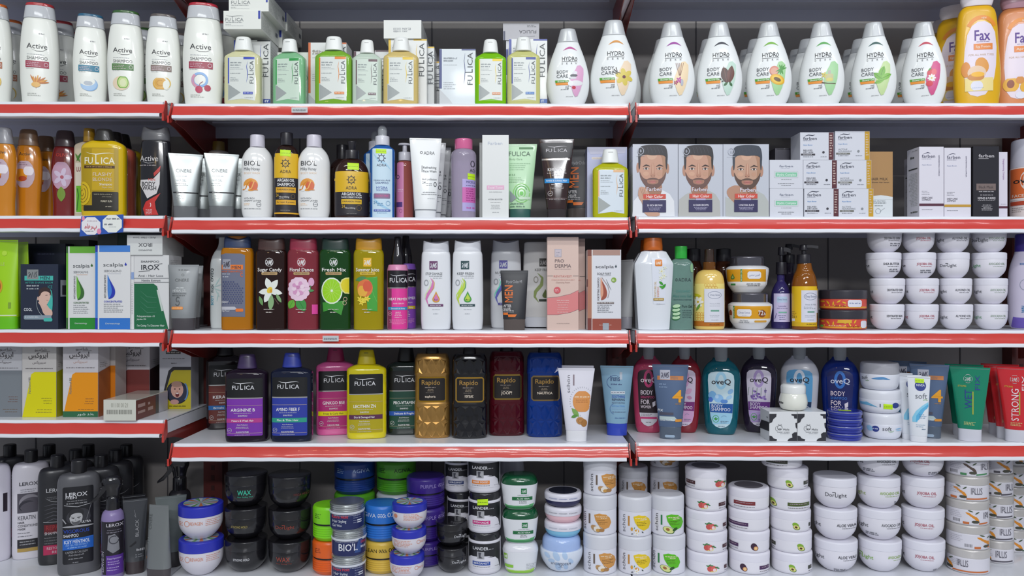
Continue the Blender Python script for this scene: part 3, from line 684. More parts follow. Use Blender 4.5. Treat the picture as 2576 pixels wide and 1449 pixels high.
bx3 = fcarton('white dandruff shampoo carton with blue edges behind the pale yellow bottle', 990, 1402, 375, 1128, 'C1', .05, .055, '3848a0', '3848a0', v='A3', logo_x=1315, ly=(420, 790)); bx3.r(1290, 1022, 1402, 1066, '3868b8').t('ff', 1335, 1365, 1030, 1060, 'd8e4f4')
s = carton('narrow white carton with blue edge behind the blue edged dandruff carton', 'A3', 958, 1345, 328, 1128, 'C1', .11, .055, 'd2d4d8'); s.r(958, 420, 980, 700, '3848a0')
s2 = carton('lying white carton printed upside down on top of the dandruff cartons', 'A3', 925, 1315, 148, 328, 'C1', .106, .13, 'c9c8cc', on=s)
s2.t('FULICA', 1098, 1288, 222, 256, '5a5c62', 0, 180).mi(1185, 1290, 165, '8a8c90', 9, rows=2, gap=14).ln([(1110, 288), (1180, 292), (1270, 285)], 4, '8a8c90').r(928, 232, 948, 328, '40486a')
b7 = b_at('clear shampoo bottle with pale yellow liquid and navy barred label', 1317, 'dcdc90', '38489c', '2c74c0', .90, .99, .2)
# white shower gel bottles
h1 = shower_gel('white teardrop shower gel bottle with pink crescent, stones and towel', 1428.5, 'C1', .012, 'c4559a', 'e0a8cc', g_stones, .915)
h2 = shower_gel('white teardrop shower gel bottle with orange crescent and vanilla flower', 1544, 'C1', .010, 'dc9848', 'f0d8b8', g_vanilla, 1.015)
cp(h2, 'white teardrop shower gel bottle peeking out behind the vanilla one', 1556, .12)
for lab, px, ar, sp, pc in (('white teardrop shower gel bottle with purple crescent and reed sticks', 1689.5, 'a044a0', 'f4dcb4', g_sticks),
  ('white teardrop shower gel bottle with black crescent and cocoa pods', 1809, '3a3c48', 'c4e0d0', g_cocoa),
  ('white teardrop shower gel bottle with green crescent and papaya', 1933.5, '7cb844', 'a8d89c', g_papaya),
  ('white teardrop shower gel bottle with green crescent and oil flask', 2066, '5cac58', 'a8d8a0', g_oil),
  ('white teardrop shower gel bottle with dark teal crescent and green leaves', 2197, '38605c', 'c8e0a0', g_leaves),
  ('white teardrop shower gel bottle with red crescent and strawberries', 2323, 'c84458', 'd8588c', g_straw)):
    hb = shower_gel(lab, px, 'R1', .012, ar, sp, pc, .985)
    nm = lab.split(' and ')[-1] if ' and ' in lab else 'it'
    off = {1689.5: -20, 1809: -24, 1933.5: -30, 2066: -34, 2197: -32, 2323: -34}[px]
    cp(hb, f'white teardrop shower gel bottle half hidden behind the one with {nm}', px+off, .125)
    if px > 1900 and px < 2300: cp(hb, f'white teardrop shower gel bottle, rearmost of those behind the one with {nm}', px+off*1.75, .205)
# yellow and orange shampoos at the right
def egg_shampoo(label, at, d, col, capc, kind):
    s = It('shampoo_bottle', label, 'bottle', 'A5', 1700, 1150, 'R1', d, dp=.45, w=530, at=at, yaw=-12, group='tall yellow and orange shampoo bottles')
    s.body([(1150, 480, 20), (1000, 520, 60), (800, 545, 90), (500, 490, 90), (300, 470, 80), (120, 440, 90), (40, 390, 60), (-5, 250, 20)], satin(col), n=2.5, name='bottle')
    s.part('label', 'white arched label with purple word mark')
    ox = 30
    arch = [(1560, 900), (1548, 700), (1560, 540), (1590, 350), (1640, 250), (1710, 205), (1790, 200), (1860, 240), (1910, 330), (1928, 500), (1915, 710), (1890, 860), (1850, 960), (1790, 1040), (1700, 1062), (1620, 1040), (1575, 980)]
    s.poly([(x-ox, y) for x, y in arch], 'e8dce8')
    s.arc(1755-ox, 330, 165, 175, 205, 335, 46, 'e8902c').t('NEW', 1750-ox, 1808-ox, 155, 175, 'f8e8d0')
    s.t('Fax', 1660-ox, 1845-ox, 305, 420, '5a3a90', 1).mi(1690-ox, 1840-ox, 432, 'a090b0', 9).r(1658-ox, 458, 1875-ox, 528, 'e8883c').t('Egg Protein' if kind else 'Apricot', 1680-ox, 1850-ox, 480, 505, 'f4e4d0').t('FOR ALL HAIR TYPES', 1600-ox, 1890-ox, 575, 596, 'd8c0a8', 0)
    if kind:
        s.r(1560-ox, 850, 1880-ox, 1000, 'f0dc90').e(1570-ox, 750, 50, 90, 'dc8c34').e(1750-ox, 710, 75, 95, 'e09838', -20).e(1690-ox, 790, 105, 80, 'e8c8a8').e(1680-ox, 840, 95, 45, 'd08a3c').e(1700-ox, 810, 75, 30, 'f4b820').e(1690-ox, 940, 70, 60, 'e4e4f0').mi(1640-ox, 1770-ox, 960, '9ab0d0', 8)
    else:
        s.e(1620-ox, 900, 90, 85, 'e8b030').e(1615-ox, 890, 42, 48, '904828').e(1800-ox, 930, 80, 70, 'e8b030').e(1810-ox, 925, 36, 36, '904828').e(1720-ox, 850, 50, 45, 'd89040').e(1730-ox, 1020, 60, 40, 'e4e4f0')
    s.body([(10, 330, 10), (-60, 380, 20), (-150, 360, 30)], satin(capc), n=2.4, name='cap', dp=.5)
    return s
e1 = egg_shampoo('tall yellow shampoo bottle with broken egg on its white label', 2457, .008, 'e4b010', 'e8e0e4', 1)
cp(e1, 'tall yellow shampoo bottle leaning out behind the broken egg one', 2404, .085, yaw=-35)
cp(e1, 'tall yellow shampoo bottle further back, its white cap lowest at the right', 2385, .175, yaw=-30)
egg_shampoo('orange shampoo bottle with apricots cut by the right picture edge', 2558, .03, 'd88a54', 'c89aa8', 0).k = 1
ITEMS[-1].dz = 0
# ================================================================ second row
def tall_shampoo(label, v, cx, rb, shelf, d, W, col, capcol, low, band, name_, btxt, top='141416', at=None, k=1., kx=None, yaw='f', trans=0, mat=None, panel=1, group='rectangular shampoo bottles with coloured labels', bw='f0f0f0'):
    """reference drawing: crop D2, centre 1855, base 1112, width 440"""
    kk = k
    s = It('shampoo_bottle', label, 'bottle', 'D2', 1855, 1112, shelf, d, dp=.5, w=440, at=at if at else V[v][0]+cx/V[v][2], k=k, kx=kx, yaw=yaw, group=group)
    mt = mat or (clear(col, trans) if trans else gloss(col))
    s.body([(1112, 425, 22), (1060, 440, 10), (340, 440, 30), (305, 300, 20), (290, 190, 4)], mt, n=3.4, name='bottle')
    s.part('label', 'black and coloured label with white word mark')
    if panel:
        s.r(1662, 395, 2035, 610, top, 14).r(1662, 560, 2035, 612, top).r(1662, 622, 2035, 1040, low, 14).r(1662, 622, 2035, 700, low).ln([(1662, 617), (2035, 617)], 12, M('d8d4cc', .2, 0, .8))
        logo(s, 1718, 1952, 476, 520, 'e8e8ec')
        s.t(name_, 1708, 1958, 732, 766, 'f0f0f0').mi(1740, 1925, 782, 'd8d8d8', 6).t('SHAMPOO', 1782, 1880, 806, 822, 'e4e4e4')
        s.r(1660, 843, 2030, 892, band).t(btxt, 1715, 1945, 858, 878, bw)
        s.t('Anti-Pollution', 1772, 1888, 908, 922, 'e4e4e4', 0).mi(1750, 1905, 938, 'd0d0d0', 6, rows=2, gap=14, al='c').t('SULFATE FREE', 1762, 1895, 988, 1004, 'e4e4e4').mi(1750, 1905, 1025, 'c8c8c8', 6).ln([(1664, 698), (2030, 698)], 2.5, 'd8c0a0').ln([(1664, 1008), (2030, 1008)], 2.5, 'd8c0a0')
        seal(s, 1695, 975, 26, 'c8c8c8')
    s.body([(292, 205, 6), (280, 205, 5), (150, 158, 12), (132, 140, 10)], satin(capcol), n=2.4, dp=.75, name='cap', r=4)
    s.r(1825, 162, 1872, 168, '30303a', 0)
    return s
# left bay
def amber(label, at, d, col, capc, yaw=12, red=0, shelf='L2'):
    s = It('body_wash_bottle', label, 'bottle', 'B1', 320, 1155, shelf, d, dp=.55, w=330, at=at, yaw=yaw, group='amber and red body wash bottles')
    s.body([(1155, 290, 20), (1020, 275, 60), (800, 300, 90), (560, 330, 90), (400, 310, 80), (290, 250, 30)], gloss(col), n=2.3, name='bottle')
    s.e(300, 640, 120, 170, 'c0a8b4' if not red else 'c8a0b8').t('Active' if not red else 'OLIVE', 235, 385, 380, 418, '3c2c20' if not red else 'e04030', 0)
    if red: flower(s, 310, 660, 110, 'd8c8e0', 'b86070'); leaf(s, 300, 860, 90, 50, 90, '7a9a38')
    else: s.e(255, 650, 80, 75, 'e0901c').e(350, 600, 60, 60, 'e8e0e8').e(280, 690, 50, 30, 'b84a20').mi(240, 360, 500, '8a6a80', 10, rows=2, gap=22)
    s.body([(296, 250, 5), (120, 200, 40), (100, 160, 10)], satin(capc), n=2.3, dp=.6, name='cap', r=4)
    return s
amber('amber body wash bottle with grey cap cut by the left edge of the second row', 8, .010, 'd0841c', '8c8c92')
w2 = amber('amber body wash bottle with brown cap, second in the second row', 72, .055, 'c87c1c', '7a5c44')
cp(w2, 'amber body wash bottle in the dark between the amber and red ones', 114, .13, yaw=10)
amber('dark red body wash bottle with a lilac flower label', 164, .085, '7c2424', '4c3c40', red=1)
s = It('shampoo_bottle', 'cream shampoo bottle with mustard cap behind the yellow bottle', 'bottle', 'B1', 1050, 1165, 'L2', .049, dp=.3, w=350, yaw=4)
s.body([(1165, 340, 14), (300, 345, 40), (265, 160, 10)], satin('cfc0a8'), n=3, name='bottle')
s.part('label').r(905, 520, 1150, 1110, 'e0d8c8').r(915, 790, 1100, 1100, '70c030').t('LU', 920, 975, 570, 620, '8a3030').ln([(925, 1080), (945, 900), (930, 820)], 14, '3c7a28'); leaf(s, 935, 460, 60, 14, -120, '5a8a38'); leaf(s, 950, 450, 60, 12, -60, '4a7a30')
s.body([(268, 130, 4), (110, 120, 8)], satin('a8801c'), name='cap', dp=1, n=2)
fl = It('shampoo_bottle', 'yellow shampoo bottle with yellow rose and black lower label, above the promotional card', 'bottle', 'B1', 1228, 1165, 'L2', .006, dp=.42, w=520, yaw=6)
fl.body([(1165, 500, 20), (1100, 515, 20), (320, 520, 60), (268, 300, 20)], gloss('dcb80c'), n=3.2, name='bottle')
fl.part('label').r(1000, 362, 1430, 1105, 'b0920c', 22).r(1125, 372, 1380, 860, 'c8a414').r(1125, 880, 1430, 1105, '28241c', 12).r(1020, 1040, 1250, 1105, '28241c', 12)
logo(fl, 1030, 1390, 478, 552, 'f0ead0', b=1); fl.r(1030, 572, 1390, 604, '4a2c14').mi(1060, 1360, 582, 'c8a868', 12)
fl.t('FLASHY', 1132, 1360, 655, 695, 'e0ccb0').t('BLONDE', 1132, 1360, 715, 755, 'd8c4a8').t('Shampoo', 1212, 1362, 778, 805, 'f0e8d0').t('Phyto One', 1245, 1362, 820, 838, 'e0d4b0', 0).mi(1150, 1360, 905, 'b0a890', 9).mi(1245, 1360, 935, 'b0a890', 9).t('WARM SUN', 1228, 1362, 980, 1002, 'd8d0b8').mi(1285, 1360, 1050, 'c0b8a0', 10)
fl.e(1015, 900, 95, 140, 'd8b81c').arc(1010, 900, 70, 105, -90, 200, 9, '8a6c10').arc(1005, 900, 45, 70, -60, 240, 9, '8a6c10').arc(1000, 895, 22, 36, 0, 300, 8, '8a6c10')
fl.body([(272, 240, 6), (150, 190, 14), (128, 160, 10)], satin('2c2a28'), name='cap', dp=.8, n=2.3)
tall_shampoo('salmon shampoo bottle half hidden behind the yellow rose bottle', 'B1', 1335, 0, 'L2', .082, 0, 'c0604c', '2a2624', '30262a', '30262a', 'KERATIN', 'Dry Hair', yaw=6, k=1.0, kx=1.08, group=None)
tall_shampoo('olive yellow shampoo bottle deepest behind the yellow rose bottle', 'B1', 1430, 0, 'L2', .14, 0, 'a08c18', '1e1c1a', '282420', '30262a', 'BLONDE', 'Dry Hair', yaw=6, k=1.0, kx=1.05, group=None)
bw = It('body_wash_bottle', 'black men body wash bottle with red and white flash', 'bottle', 'B1', 1835, 1168, 'L2', .012, dp=.5, w=380, yaw=8)
bw.body([(1168, 355, 20), (900, 375, 60), (600, 378, 80), (260, 330, 40)], gloss('1c1b20'), n=2.6, name='bottle')
bw.t('Active', 1665, 1890, 455, 520, 'd8d4d4', 0).ln([(1700, 525), (1770, 545), (1850, 535)], 6, 'd0cccc', taper=True).mi(1660, 1870, 562, 'b0a8a8', 12)
bw.poly([(1835, 660), (1918, 570), (1905, 640), (1840, 700)], 'c03834').poly([(1675, 740), (1830, 730), (1910, 640), (1905, 790), (1870, 900), (1760, 960), (1705, 860), (1668, 800)], 'd4d0d0').t('MEN', 1770, 1855, 725, 750, 'd04038').t('BODY', 1690, 1855, 765, 815, '1c1b20').t('WASH', 1700, 1870, 815, 862, '1c1b20')
bw.poly([(1915, 895), (1850, 1000), (1860, 1080), (1890, 1150), (1730, 1160), (1705, 1080), (1740, 1000)], 'c4302c').arc(1790, 1035, 12, 22, -80, 80, 8, 'e8d8d8').mi(1740, 1830, 1085, 'e0c0c0', 9, rows=4, gap=17)
bw.body([(275, 335, 20), (200, 335, 30), (100, 290, 20)], satin('5c5c60'), n=2.5, name='cap', dp=.55, scoop=50)
# middle bay
def silver_tube(label, cx, d, at=None, mt=None, group='silver hair gel tubes'):
    s = tube('cosmetic_tube', label, 'B2', cx, 1188, 'C2', d, 300, 415, 1052, 425, 'b4bab8', '8a8c8e', at=at, yaw='f', capw=292, mt=M('a4aaa8', .3, .3, .75), mc=M('7c7e80', .2, .5, .1, .2), group=group)
    s.t('CINERE', cx-120, cx+70, 612, 650, '8c9090', 0).mi(cx-110, cx+20, 690, 'e0e0e0', 12).t('HAIR GEL', cx-120, cx+5, 735, 758, 'e0e4e4').mi(cx-125, cx+30, 785, '7c8080', 7, rows=2, gap=18).r(cx-148, 885, cx+148, 900, '222426').t('ANTI - FALL', cx-110, cx-20, 886, 897, 'c8c8c8').mi(cx-110, cx-20, 925, 'd0d4d4', 6, rows=3, gap=16)
    return s
silver_tube('silver hair gel tube with gold reflection at its top, left one of the pair', 268, .008)
g2 = silver_tube('silver hair gel tube, right one of the pair beside the milky bottle', 690, .006)
cp(g2, 'silver hair gel tube in shadow between the front pair', 508, .065)
cp(g2, 'silver hair gel tube in shadow behind the right one of the pair', 598, .065)
s = It('conditioner_bottle', 'dim white round bottle with gold cap behind the silver tubes', 'bottle', 'B2', 470, 1190, 'C2', .145, w=250, at=550)
s.body([(1190, 245, 14), (340, 250, 30), (325, 160, 10)], satin('c8bcb4'), name='bottle').body([(330, 150, 4), (215, 140, 14)], satin('8c7030'), name='cap')
def milky(label, cx):
    s = It('body_wash_bottle', label, 'bottle', 'B2', cx, 1196, 'C2', .008, dp=.66, w=378, group='white milky honey bottles')
    s.body([(1196, 330, 30), (1130, 375, 40), (1000, 385, 20), (520, 382, 60), (420, 320, 60), (350, 185, 12)], gloss('f0f0ee'), name='bottle', n=2.1)
    s.r(cx-160, 520, cx+80, 521, 'f0f0ee').t("BIO'L", cx-162, cx+30, 530, 583, '3a3c40', 0).t('Milky Honey', cx-162, cx+26, 606, 640, '606468', 0).t('BODY WASH', cx-160, cx+28, 660, 682, 'f0d4b8', 0)
    s.e(cx-80, 810, 85, 75, 'e8a048').e(cx-50, 825, 52, 58, 'd8683c').e(cx-130, 850, 32, 36, 'f0f0ee').ln([(cx-175, 868), (cx-140, 860), (cx-120, 800), (cx-70, 760)], 13, 'dc8a30').ln([(cx-110, 870), (cx-70, 850), (cx-40, 770)], 12, 'f0b868').ln([(cx-80, 872), (cx+5, 870)], 8, 'dc8a30')
    s.t('WITH RICH', cx-160, cx-35, 960, 980, '70747a', 0).t('CREAMY LATHER', cx-160, cx+42, 988, 1006, '50545a', 0).mi(cx-160, cx-80, 1028, 'f0c898', 6, rows=2, gap=16).ring(cx+15, 1040, 26, 26, 4, '70747a').mi(cx-10, cx+40, 1035, '70747a', 9).mi(cx-160, cx+42, 1088, '70747a', 7)
    s.body([(352, 180, 4), (215, 176, 8), (205, 160, 6)], satin('dcd8e4'), name='cap', dp=1, n=2)
    return s
milky('white milky honey bottle with honeycomb picture, left of the black and yellow argan bottle', 1112)
milky('white milky honey bottle with honeycomb picture, right of the black and yellow argan bottle', 1778)
def argan_label(s, cx, y0, y1, x0, x1, ys, kk=1.):
    s.part('label', 'yellow and black argan oil label').r(x0, y0, x1, y1, 'e0b420').r(x0, y1, x1, ys, '28242a')
    cy = y0+(y1-y0)*.42; r = 36
    s.ring(cx, cy, r, r*1.05, 9, '30281c')
    for a in range(0, 360, 45): s.ln([(cx+r*math.cos(math.radians(a)), cy+r*math.sin(math.radians(a))), (cx+(r+20)*math.cos(math.radians(a)), cy+(r+20)*math.sin(math.radians(a)))], 9, '30281c')
    mmark(s, cx-20, cy-24, cx+20, cy+24, 'e0b420', '30281c')
    s.t('ADRA', cx-65, cx+65, cy+76, cy+112, '4a3c20', 0); return s
s = It('shampoo_bottle', 'tall black and yellow argan shampoo bottle with neon sticker', 'bottle', 'B2', 1455, 1190, 'C2', .010, dp=.6, w=284)
s.body([(1190, 280, 14), (1150, 298, 10), (440, 298, 50), (370, 240, 50), (325, 150, 8)], M('2e1c18', .08, .6, 0, .12), name='bottle')
argan_label(s, 1440, 430, 722, 1308, 1602, 1130)
s.t('ARGAN OIL', 1343, 1548, 732, 768, 'f0f0f0').t('SHAMPOO', 1343, 1548, 782, 820, 'f0f0f0').r(1328, 832, 1562, 895, 'e0a828').t('PARABEN FREE', 1342, 1548, 850, 868, '3c3020').t('24', 1330, 1360, 908, 945, 'd8b040', 0).t('Nourishing', 1365, 1485, 935, 955, 'd8d4d0').mi(1365, 1420, 960, 'c0bcb8', 7).ring(1528, 940, 22, 26, 4, '8a7040').r(1328, 980, 1562, 1038, 'e0a828').t('for repair & protect', 1340, 1545, 998, 1016, '3c3020').mi(1382, 1495, 1100, '9a9690', 8).r(1310, 1130, 1600, 1148, 'e0a828')
s.body([(330, 148, 4), (185, 150, 6), (178, 140, 4)], satin('26242a'), name='cap', dp=1).sticker(1378, 388, 1502, 465, 6)
s = It('pump_bottle', 'wide brown pump bottle with yellow argan face wash label and neon sticker', 'bottle', 'B2', 2222, 1196, 'C2', .010, dp=.62, w=420)
s.body([(1196, 395, 20), (1150, 412, 12), (640, 415, 90), (520, 300, 80), (480, 150, 10)], M('38221c', .07, .6, 0, .15), name='bottle', n=2.2)
argan_label(s, 2215, 648, 892, 2016, 2428, 1170)
s.t('ARGAN OIL', 2100, 2335, 900, 935, 'f0f0f0').t('FACE CREAM WASH', 2098, 2338, 945, 965, 'e8e8e8').r(2098, 980, 2336, 1035, 'e0b420').t('PARABEN FREE', 2110, 2325, 998, 1014, '3c3020').t('24', 2102, 2140, 1045, 1080, 'd8b040', 0).t('Nourishing', 2140, 2262, 1072, 1090, 'd8d4d0').ring(2305, 1080, 28, 32, 4, '8a7040').mi(2160, 2280, 1145, '9a9690', 8)
s.body([(492, 170, 4), (385, 165, 8)], satin('28262a'), name='collar', dp=1).body([(390, 70, 4), (285, 105, 8), (278, 100, 6)], satin('28262a'), name='pump', dp=1).sticker(2170, 545, 2305, 628, 4)
s = It('shampoo_bottle', 'dark brown bottle with black cap hidden behind the wide argan pump bottle', 'bottle', 'B2', 2110, 1196, 'C2', .085, dp=.9, w=300)
s.body([(1196, 280, 14), (530, 298, 50), (450, 130, 8)], M('2e1c18', .1, .6, 0, .1), name='bottle').body([(460, 138, 4), (285, 138, 6)], satin('222024'), name='cap', dp=1)
def blue_pump(label, d, at=None, full=1):
    s = It('pump_bottle', label, 'bottle', 'B3', 290, 1192, 'C2', d, dp=.7, w=300, at=at)
    s.body([(1192, 290, 12), (380, 300, 30), (345, 200, 10), (325, 160, 6)], clear('2c6cc0', .25), name='bottle', n=2.8)
    s.part('label', 'pale blue label with dark star emblem').r(172, 378, 406, 1190, 'c8e0ee', 10).ln([(175, 420), (240, 520), (330, 560), (400, 640)], 26, 'a8d0e8', taper=True).ln([(178, 960), (260, 1040), (400, 1110)], 30, 'a0cce8', taper=True)
    s.ring(279, 492, 30, 33, 8, '2c3454')
    for a in range(0, 360, 45): s.ln([(279+30*math.cos(math.radians(a)), 492+33*math.sin(math.radians(a))), (279+52*math.cos(math.radians(a)), 492+56*math.sin(math.radians(a)))], 8, '2c3454')
    s.t('ADRA', 222, 338, 560, 588, '50586c', 0).t('Hyaluronic Acid', 188, 380, 742, 760, '586484', 0).t('SHAMPOO', 208, 362, 772, 795, '44548c', 0).t('HYDRA', 216, 350, 826, 852, '4458a8', 0).t('SOLUTION', 218, 354, 858, 878, '4458a8', 0).r(188, 908, 380, 966, '8c7090', 10).t('SULFATE FREE', 208, 360, 926, 946, 'd85a98')
    s.t('24', 185, 225, 996, 1028, '5890b8', 0).mi(228, 318, 1020, '6898bc', 9, rows=2, gap=20).ring(356, 1022, 24, 26, 5, '88b0d0').r(188, 1095, 382, 1118, '4058b0').mi(200, 370, 1101, 'd8e0f4', 10).mi(225, 345, 1132, '70a0c8', 7)
    s.body([(330, 170, 4), (220, 168, 6)], satin('dcdce4'), name='collar', dp=1).body([(222, 110, 3), (200, 105, 5), (140, 112, 20), (110, 90, 14), (90, 50, 8)], M('c8ccd0', .3, .3, 0, .3), name='nozzle', dp=1)
    return s
p1 = blue_pump('blue pump bottle with pale blue hydra label and frosted nozzle', .008); 
cp(p1, 'blue pump bottle hidden behind the one with neon sticker', 945, .07)
p1.done = False; [bpy.data.objects.remove(o) for o in p1.objs]; p1.sticker(212, 382, 336, 435, 4)
s = It('pump_bottle', 'amber pink pump bottle with pink label and white pump', 'bottle', 'B3', 553, 1190, 'C2', .05, dp=.8, w=215)
s.body([(1190, 205, 12), (1000, 210, 30), (700, 205, 60), (530, 200, 30), (490, 130, 8)], clear('b8645c', .3), name='bottle', n=2.2)
s.part('label').r(452, 515, 540, 1180, 'd888b4', 14).r(455, 985, 525, 1045, '5a3c80').ring(472, 690, 16, 22, 6, '3c2c58').mi(470, 535, 835, 'f0d8e8', 9, rows=2, gap=18).ring(505, 1090, 16, 20, 4, 'a05088')
s.body([(492, 150, 4), (390, 148, 6)], satin('d8d8e0'), name='collar', dp=1).body([(392, 55, 2), (305, 52, 4)], satin('d8d8e0'), name='pump', dp=1).body([(305, 150, 4), (282, 130, 6)], satin('d8d8e0'), xo=-5, dp=.6, name='pump_head')
def adra_tube(label, d, at=None):
    s = tube('cosmetic_tube', label, 'B3', 797, 1196, 'C2', d, 262, 376, 1108, 248, 'eef0f0', 'e8eaec', at=at, group='white face wash tubes')
    s.t('ADRA', 775, 905, 408, 446, '606468', 0).ring(748, 422, 12, 14, 7, '4c5054').r(752, 578, 759, 655, '30343a').t('Refreshing', 768, 925, 588, 614, '44484e', 0).t('Face Wash', 768, 928, 632, 658, '44484e', 0).t('Anti pollution', 757, 930, 728, 752, '5a5e64', 0).t('24', 757, 798, 765, 796, '5a5e64', 0).mi(805, 880, 790, '5a5e64', 8, rows=2, gap=18).ring(910, 800, 15, 24, 7, '4a4e54').mi(765, 925, 892, '6a6e74', 8).mi(750, 930, 916, '6a6e74', 8).mi(820, 905, 968, '9a9ea4', 6)
    s.r(670, 1098, 925, 1106, '6c7076')
    return s
t1 = adra_tube('white refreshing face wash tube with black print, foremost of its row', .008)
for i, x in enumerate((1083, 1097, 1109)): cp(t1, f'white face wash tube in shadow, {["first", "second", "last"][i]} behind the foremost', x, .06+.06*i)
s = It('micellar_water_bottle', 'clear lilac micellar water bottle with pink cap and pink side label', 'bottle', 'B3', 1245, 1198, 'C2', .010, w=302)
s.body([(1198, 285, 14), (440, 300, 30), (400, 270, 20), (372, 200, 10)], clear('d8cce4', .55), name='bottle')
s.part('label').r(1230, 740, 1384, 1118, 'b4a8dc').r(1230, 838, 1386, 1018, 'd068b0').t('MICELL', 1275, 1383, 762, 788, '44487c', 0).mi(1275, 1380, 812, '54587c', 10).mi(1275, 1380, 850, '9c3080', 12, rows=6, gap=27, al='l').mi(1280, 1375, 1070, 'c858a8', 18).ring(1352, 560, 22, 34, 8, '30303c').t('AD', 1318, 1384, 620, 655, '30303c', 0)
s.body([(375, 210, 6), (258, 212, 12), (247, 190, 10)], gloss('dc6c9c'), name='cap').sticker(1293, 672, 1380, 745, 6)
fb = carton('narrow carton edge between the pink capped bottle and the facial toner carton', 'B3', 1432, 1700, 285, 1196, 'C2', .07, .045, 'd8dcd8')
s = carton('tall white facial toner carton with a pink panel', 'B3', 1465, 1775, 226, 1198, 'C2', .010, .045, 'e2e4e2')
s.t('Farben', 1525, 1705, 305, 340, 'c0c8d8', 0).r(1518, 818, 1722, 868, 'e4b0cc').t('Facial Toner', 1532, 1708, 832, 856, 'f6ecf2').t('SKIN REFRESHING', 1545, 1698, 890, 902, 'a8acac', 0).t('HYDRA BOOSTER', 1535, 1702, 975, 990, '6c7074', 0).mi(1562, 1682, 1015, '505458', 5).mi(1560, 1680, 1048, '9a9ea0', 5, rows=4, gap=14, al='c').mi(1582, 1660, 1132, '9a9ea0', 6)
s = tube('cosmetic_tube', 'pale green body care tube with swirl and dark teal cap', 'B4', 272, 1196, 'C2', .018, 258, 400, 1088, 315, 'b4dcb0', '2c5c54')
s.r(262, 352, 428, 376, '3c7c40').t('FULICA', 135, 395, 405, 458, '4c6854', 0).t('Body Care', 145, 300, 485, 505, '8aac88', 0).mi(150, 400, 545, '90b890', 7, rows=4, gap=24).t('pH 5.5', 132, 215, 672, 694, '5c7c5c', 0).mi(140, 350, 715, '8ab088', 6, rows=4, gap=18).arc(290, 900, 98, 112, 0, 350, 10, '8cd070').arc(290, 900, 72, 84, 30, 330, 10, '54b048').ring(290, 900, 42, 50, 12, '7ccc5c').e(290, 905, 22, 26, '64c44c').poly([(150, 870), (235, 960), (170, 1010), (150, 1000)], '8c9898').r(262, 945, 395, 978, 'c4dcc0').mi(155, 380, 1020, '5c7c68', 16, rows=2, gap=32)
s = tube('cosmetic_tube', 'dark brown keratin hair balm tube with blue band and clear cap', 'B4', 703, 1192, 'C2', .012, 235, 412, 1088, 258, '2e1c1e', '3a3436', mt=gloss('321e1e'), mc=M('4a4244', .12, .5, 0, .35))
s.r(500, 300, 905, 480, '17151a').ln([(515, 498), (860, 498)], 20, M('c0bcb8', .2, .2, .8)); logo(s, 572, 828, 372, 412, 'd0ccd0')
s.t('KERATIN E', 595, 812, 602, 640, 'e8e4e4').mi(590, 818, 658, 'd0c8c8', 9).t('HAIR BALM', 645, 770, 682, 698, 'd8d0d0').r(530, 728, 850, 780, '2c8cd0').t('Brittle & Lifeless Hair', 580, 825, 744, 762, 'e8f0f8').mi(640, 775, 795, 'c8c0c0', 9).mi(610, 805, 826, 'b8b0b0', 7, rows=2, gap=16, al='c').mi(615, 800, 968, 'b8b0b0', 9).ln([(565, 960), (825, 960)], 3, 'a08888'); seal(s, 628, 905, 34, 'c8c0c0')
def men_tube(label, v, cx, rb, shelf, d, at=None, k=1.):
    """reference C3 centre 1560"""
    s = tube('cosmetic_tube', label, 'C3', 1560, 1205, shelf, d, 262, 326, 1078, 502, '2c2c30', '5a504c', at=at if at else V[v][0]+cx/V[v][2], k=k, depb=.5, mt=M('2c2d32', .42), mc=M('6c625e', .2, .4, .1, .2), group='black after shave tubes')
    s.t('HydrOderM', 1462, 1652, 618, 652, 'a8a8ac', 0).t('MEN', 1448, 1540, 672, 885, 'e8742c', 1, 90).t('AFTER', 1432, 1524, 905, 935, 'e0dcdc').t('SHAVE', 1430, 1518, 942, 972, 'e0dcdc').mi(1430, 1560, 972, 'c0bcbc', 8, rows=2, gap=16).r(1430, 1000, 1485, 1025, 'e8782c').poly([(1485, 1020), (1590, 1020), (1570, 1050), (1490, 1050)], 'e8782c')
    return s
men_tube('black after shave tube with orange lettering behind the lilac gift carton', 'B4', 985, 0, 'C2', .10, k=1.22)
s = carton('lilac carton with a window behind the small yellow baby shampoo bottle', 'B4', 1062, 1530, 345, 1196, 'C2', .052, .05, 'b8bcdc'); s.r(1115, 465, 1290, 490, 'e8dcc8').mi(1125, 1280, 472, '9a88a0', 8).poly([(1062, 345), (1530, 345), (1500, 420), (1100, 430)], 'c4c4d8')
b8 = clear_shampoo('small clear baby shampoo bottle with yellow liquid before the lilac carton', V['B4'][0]+1330/4.673, 'C2', .008, 'dcdc1c', 'e8b888', .96, 1.0, 0, None, 'd8e2ea', tr=.4)
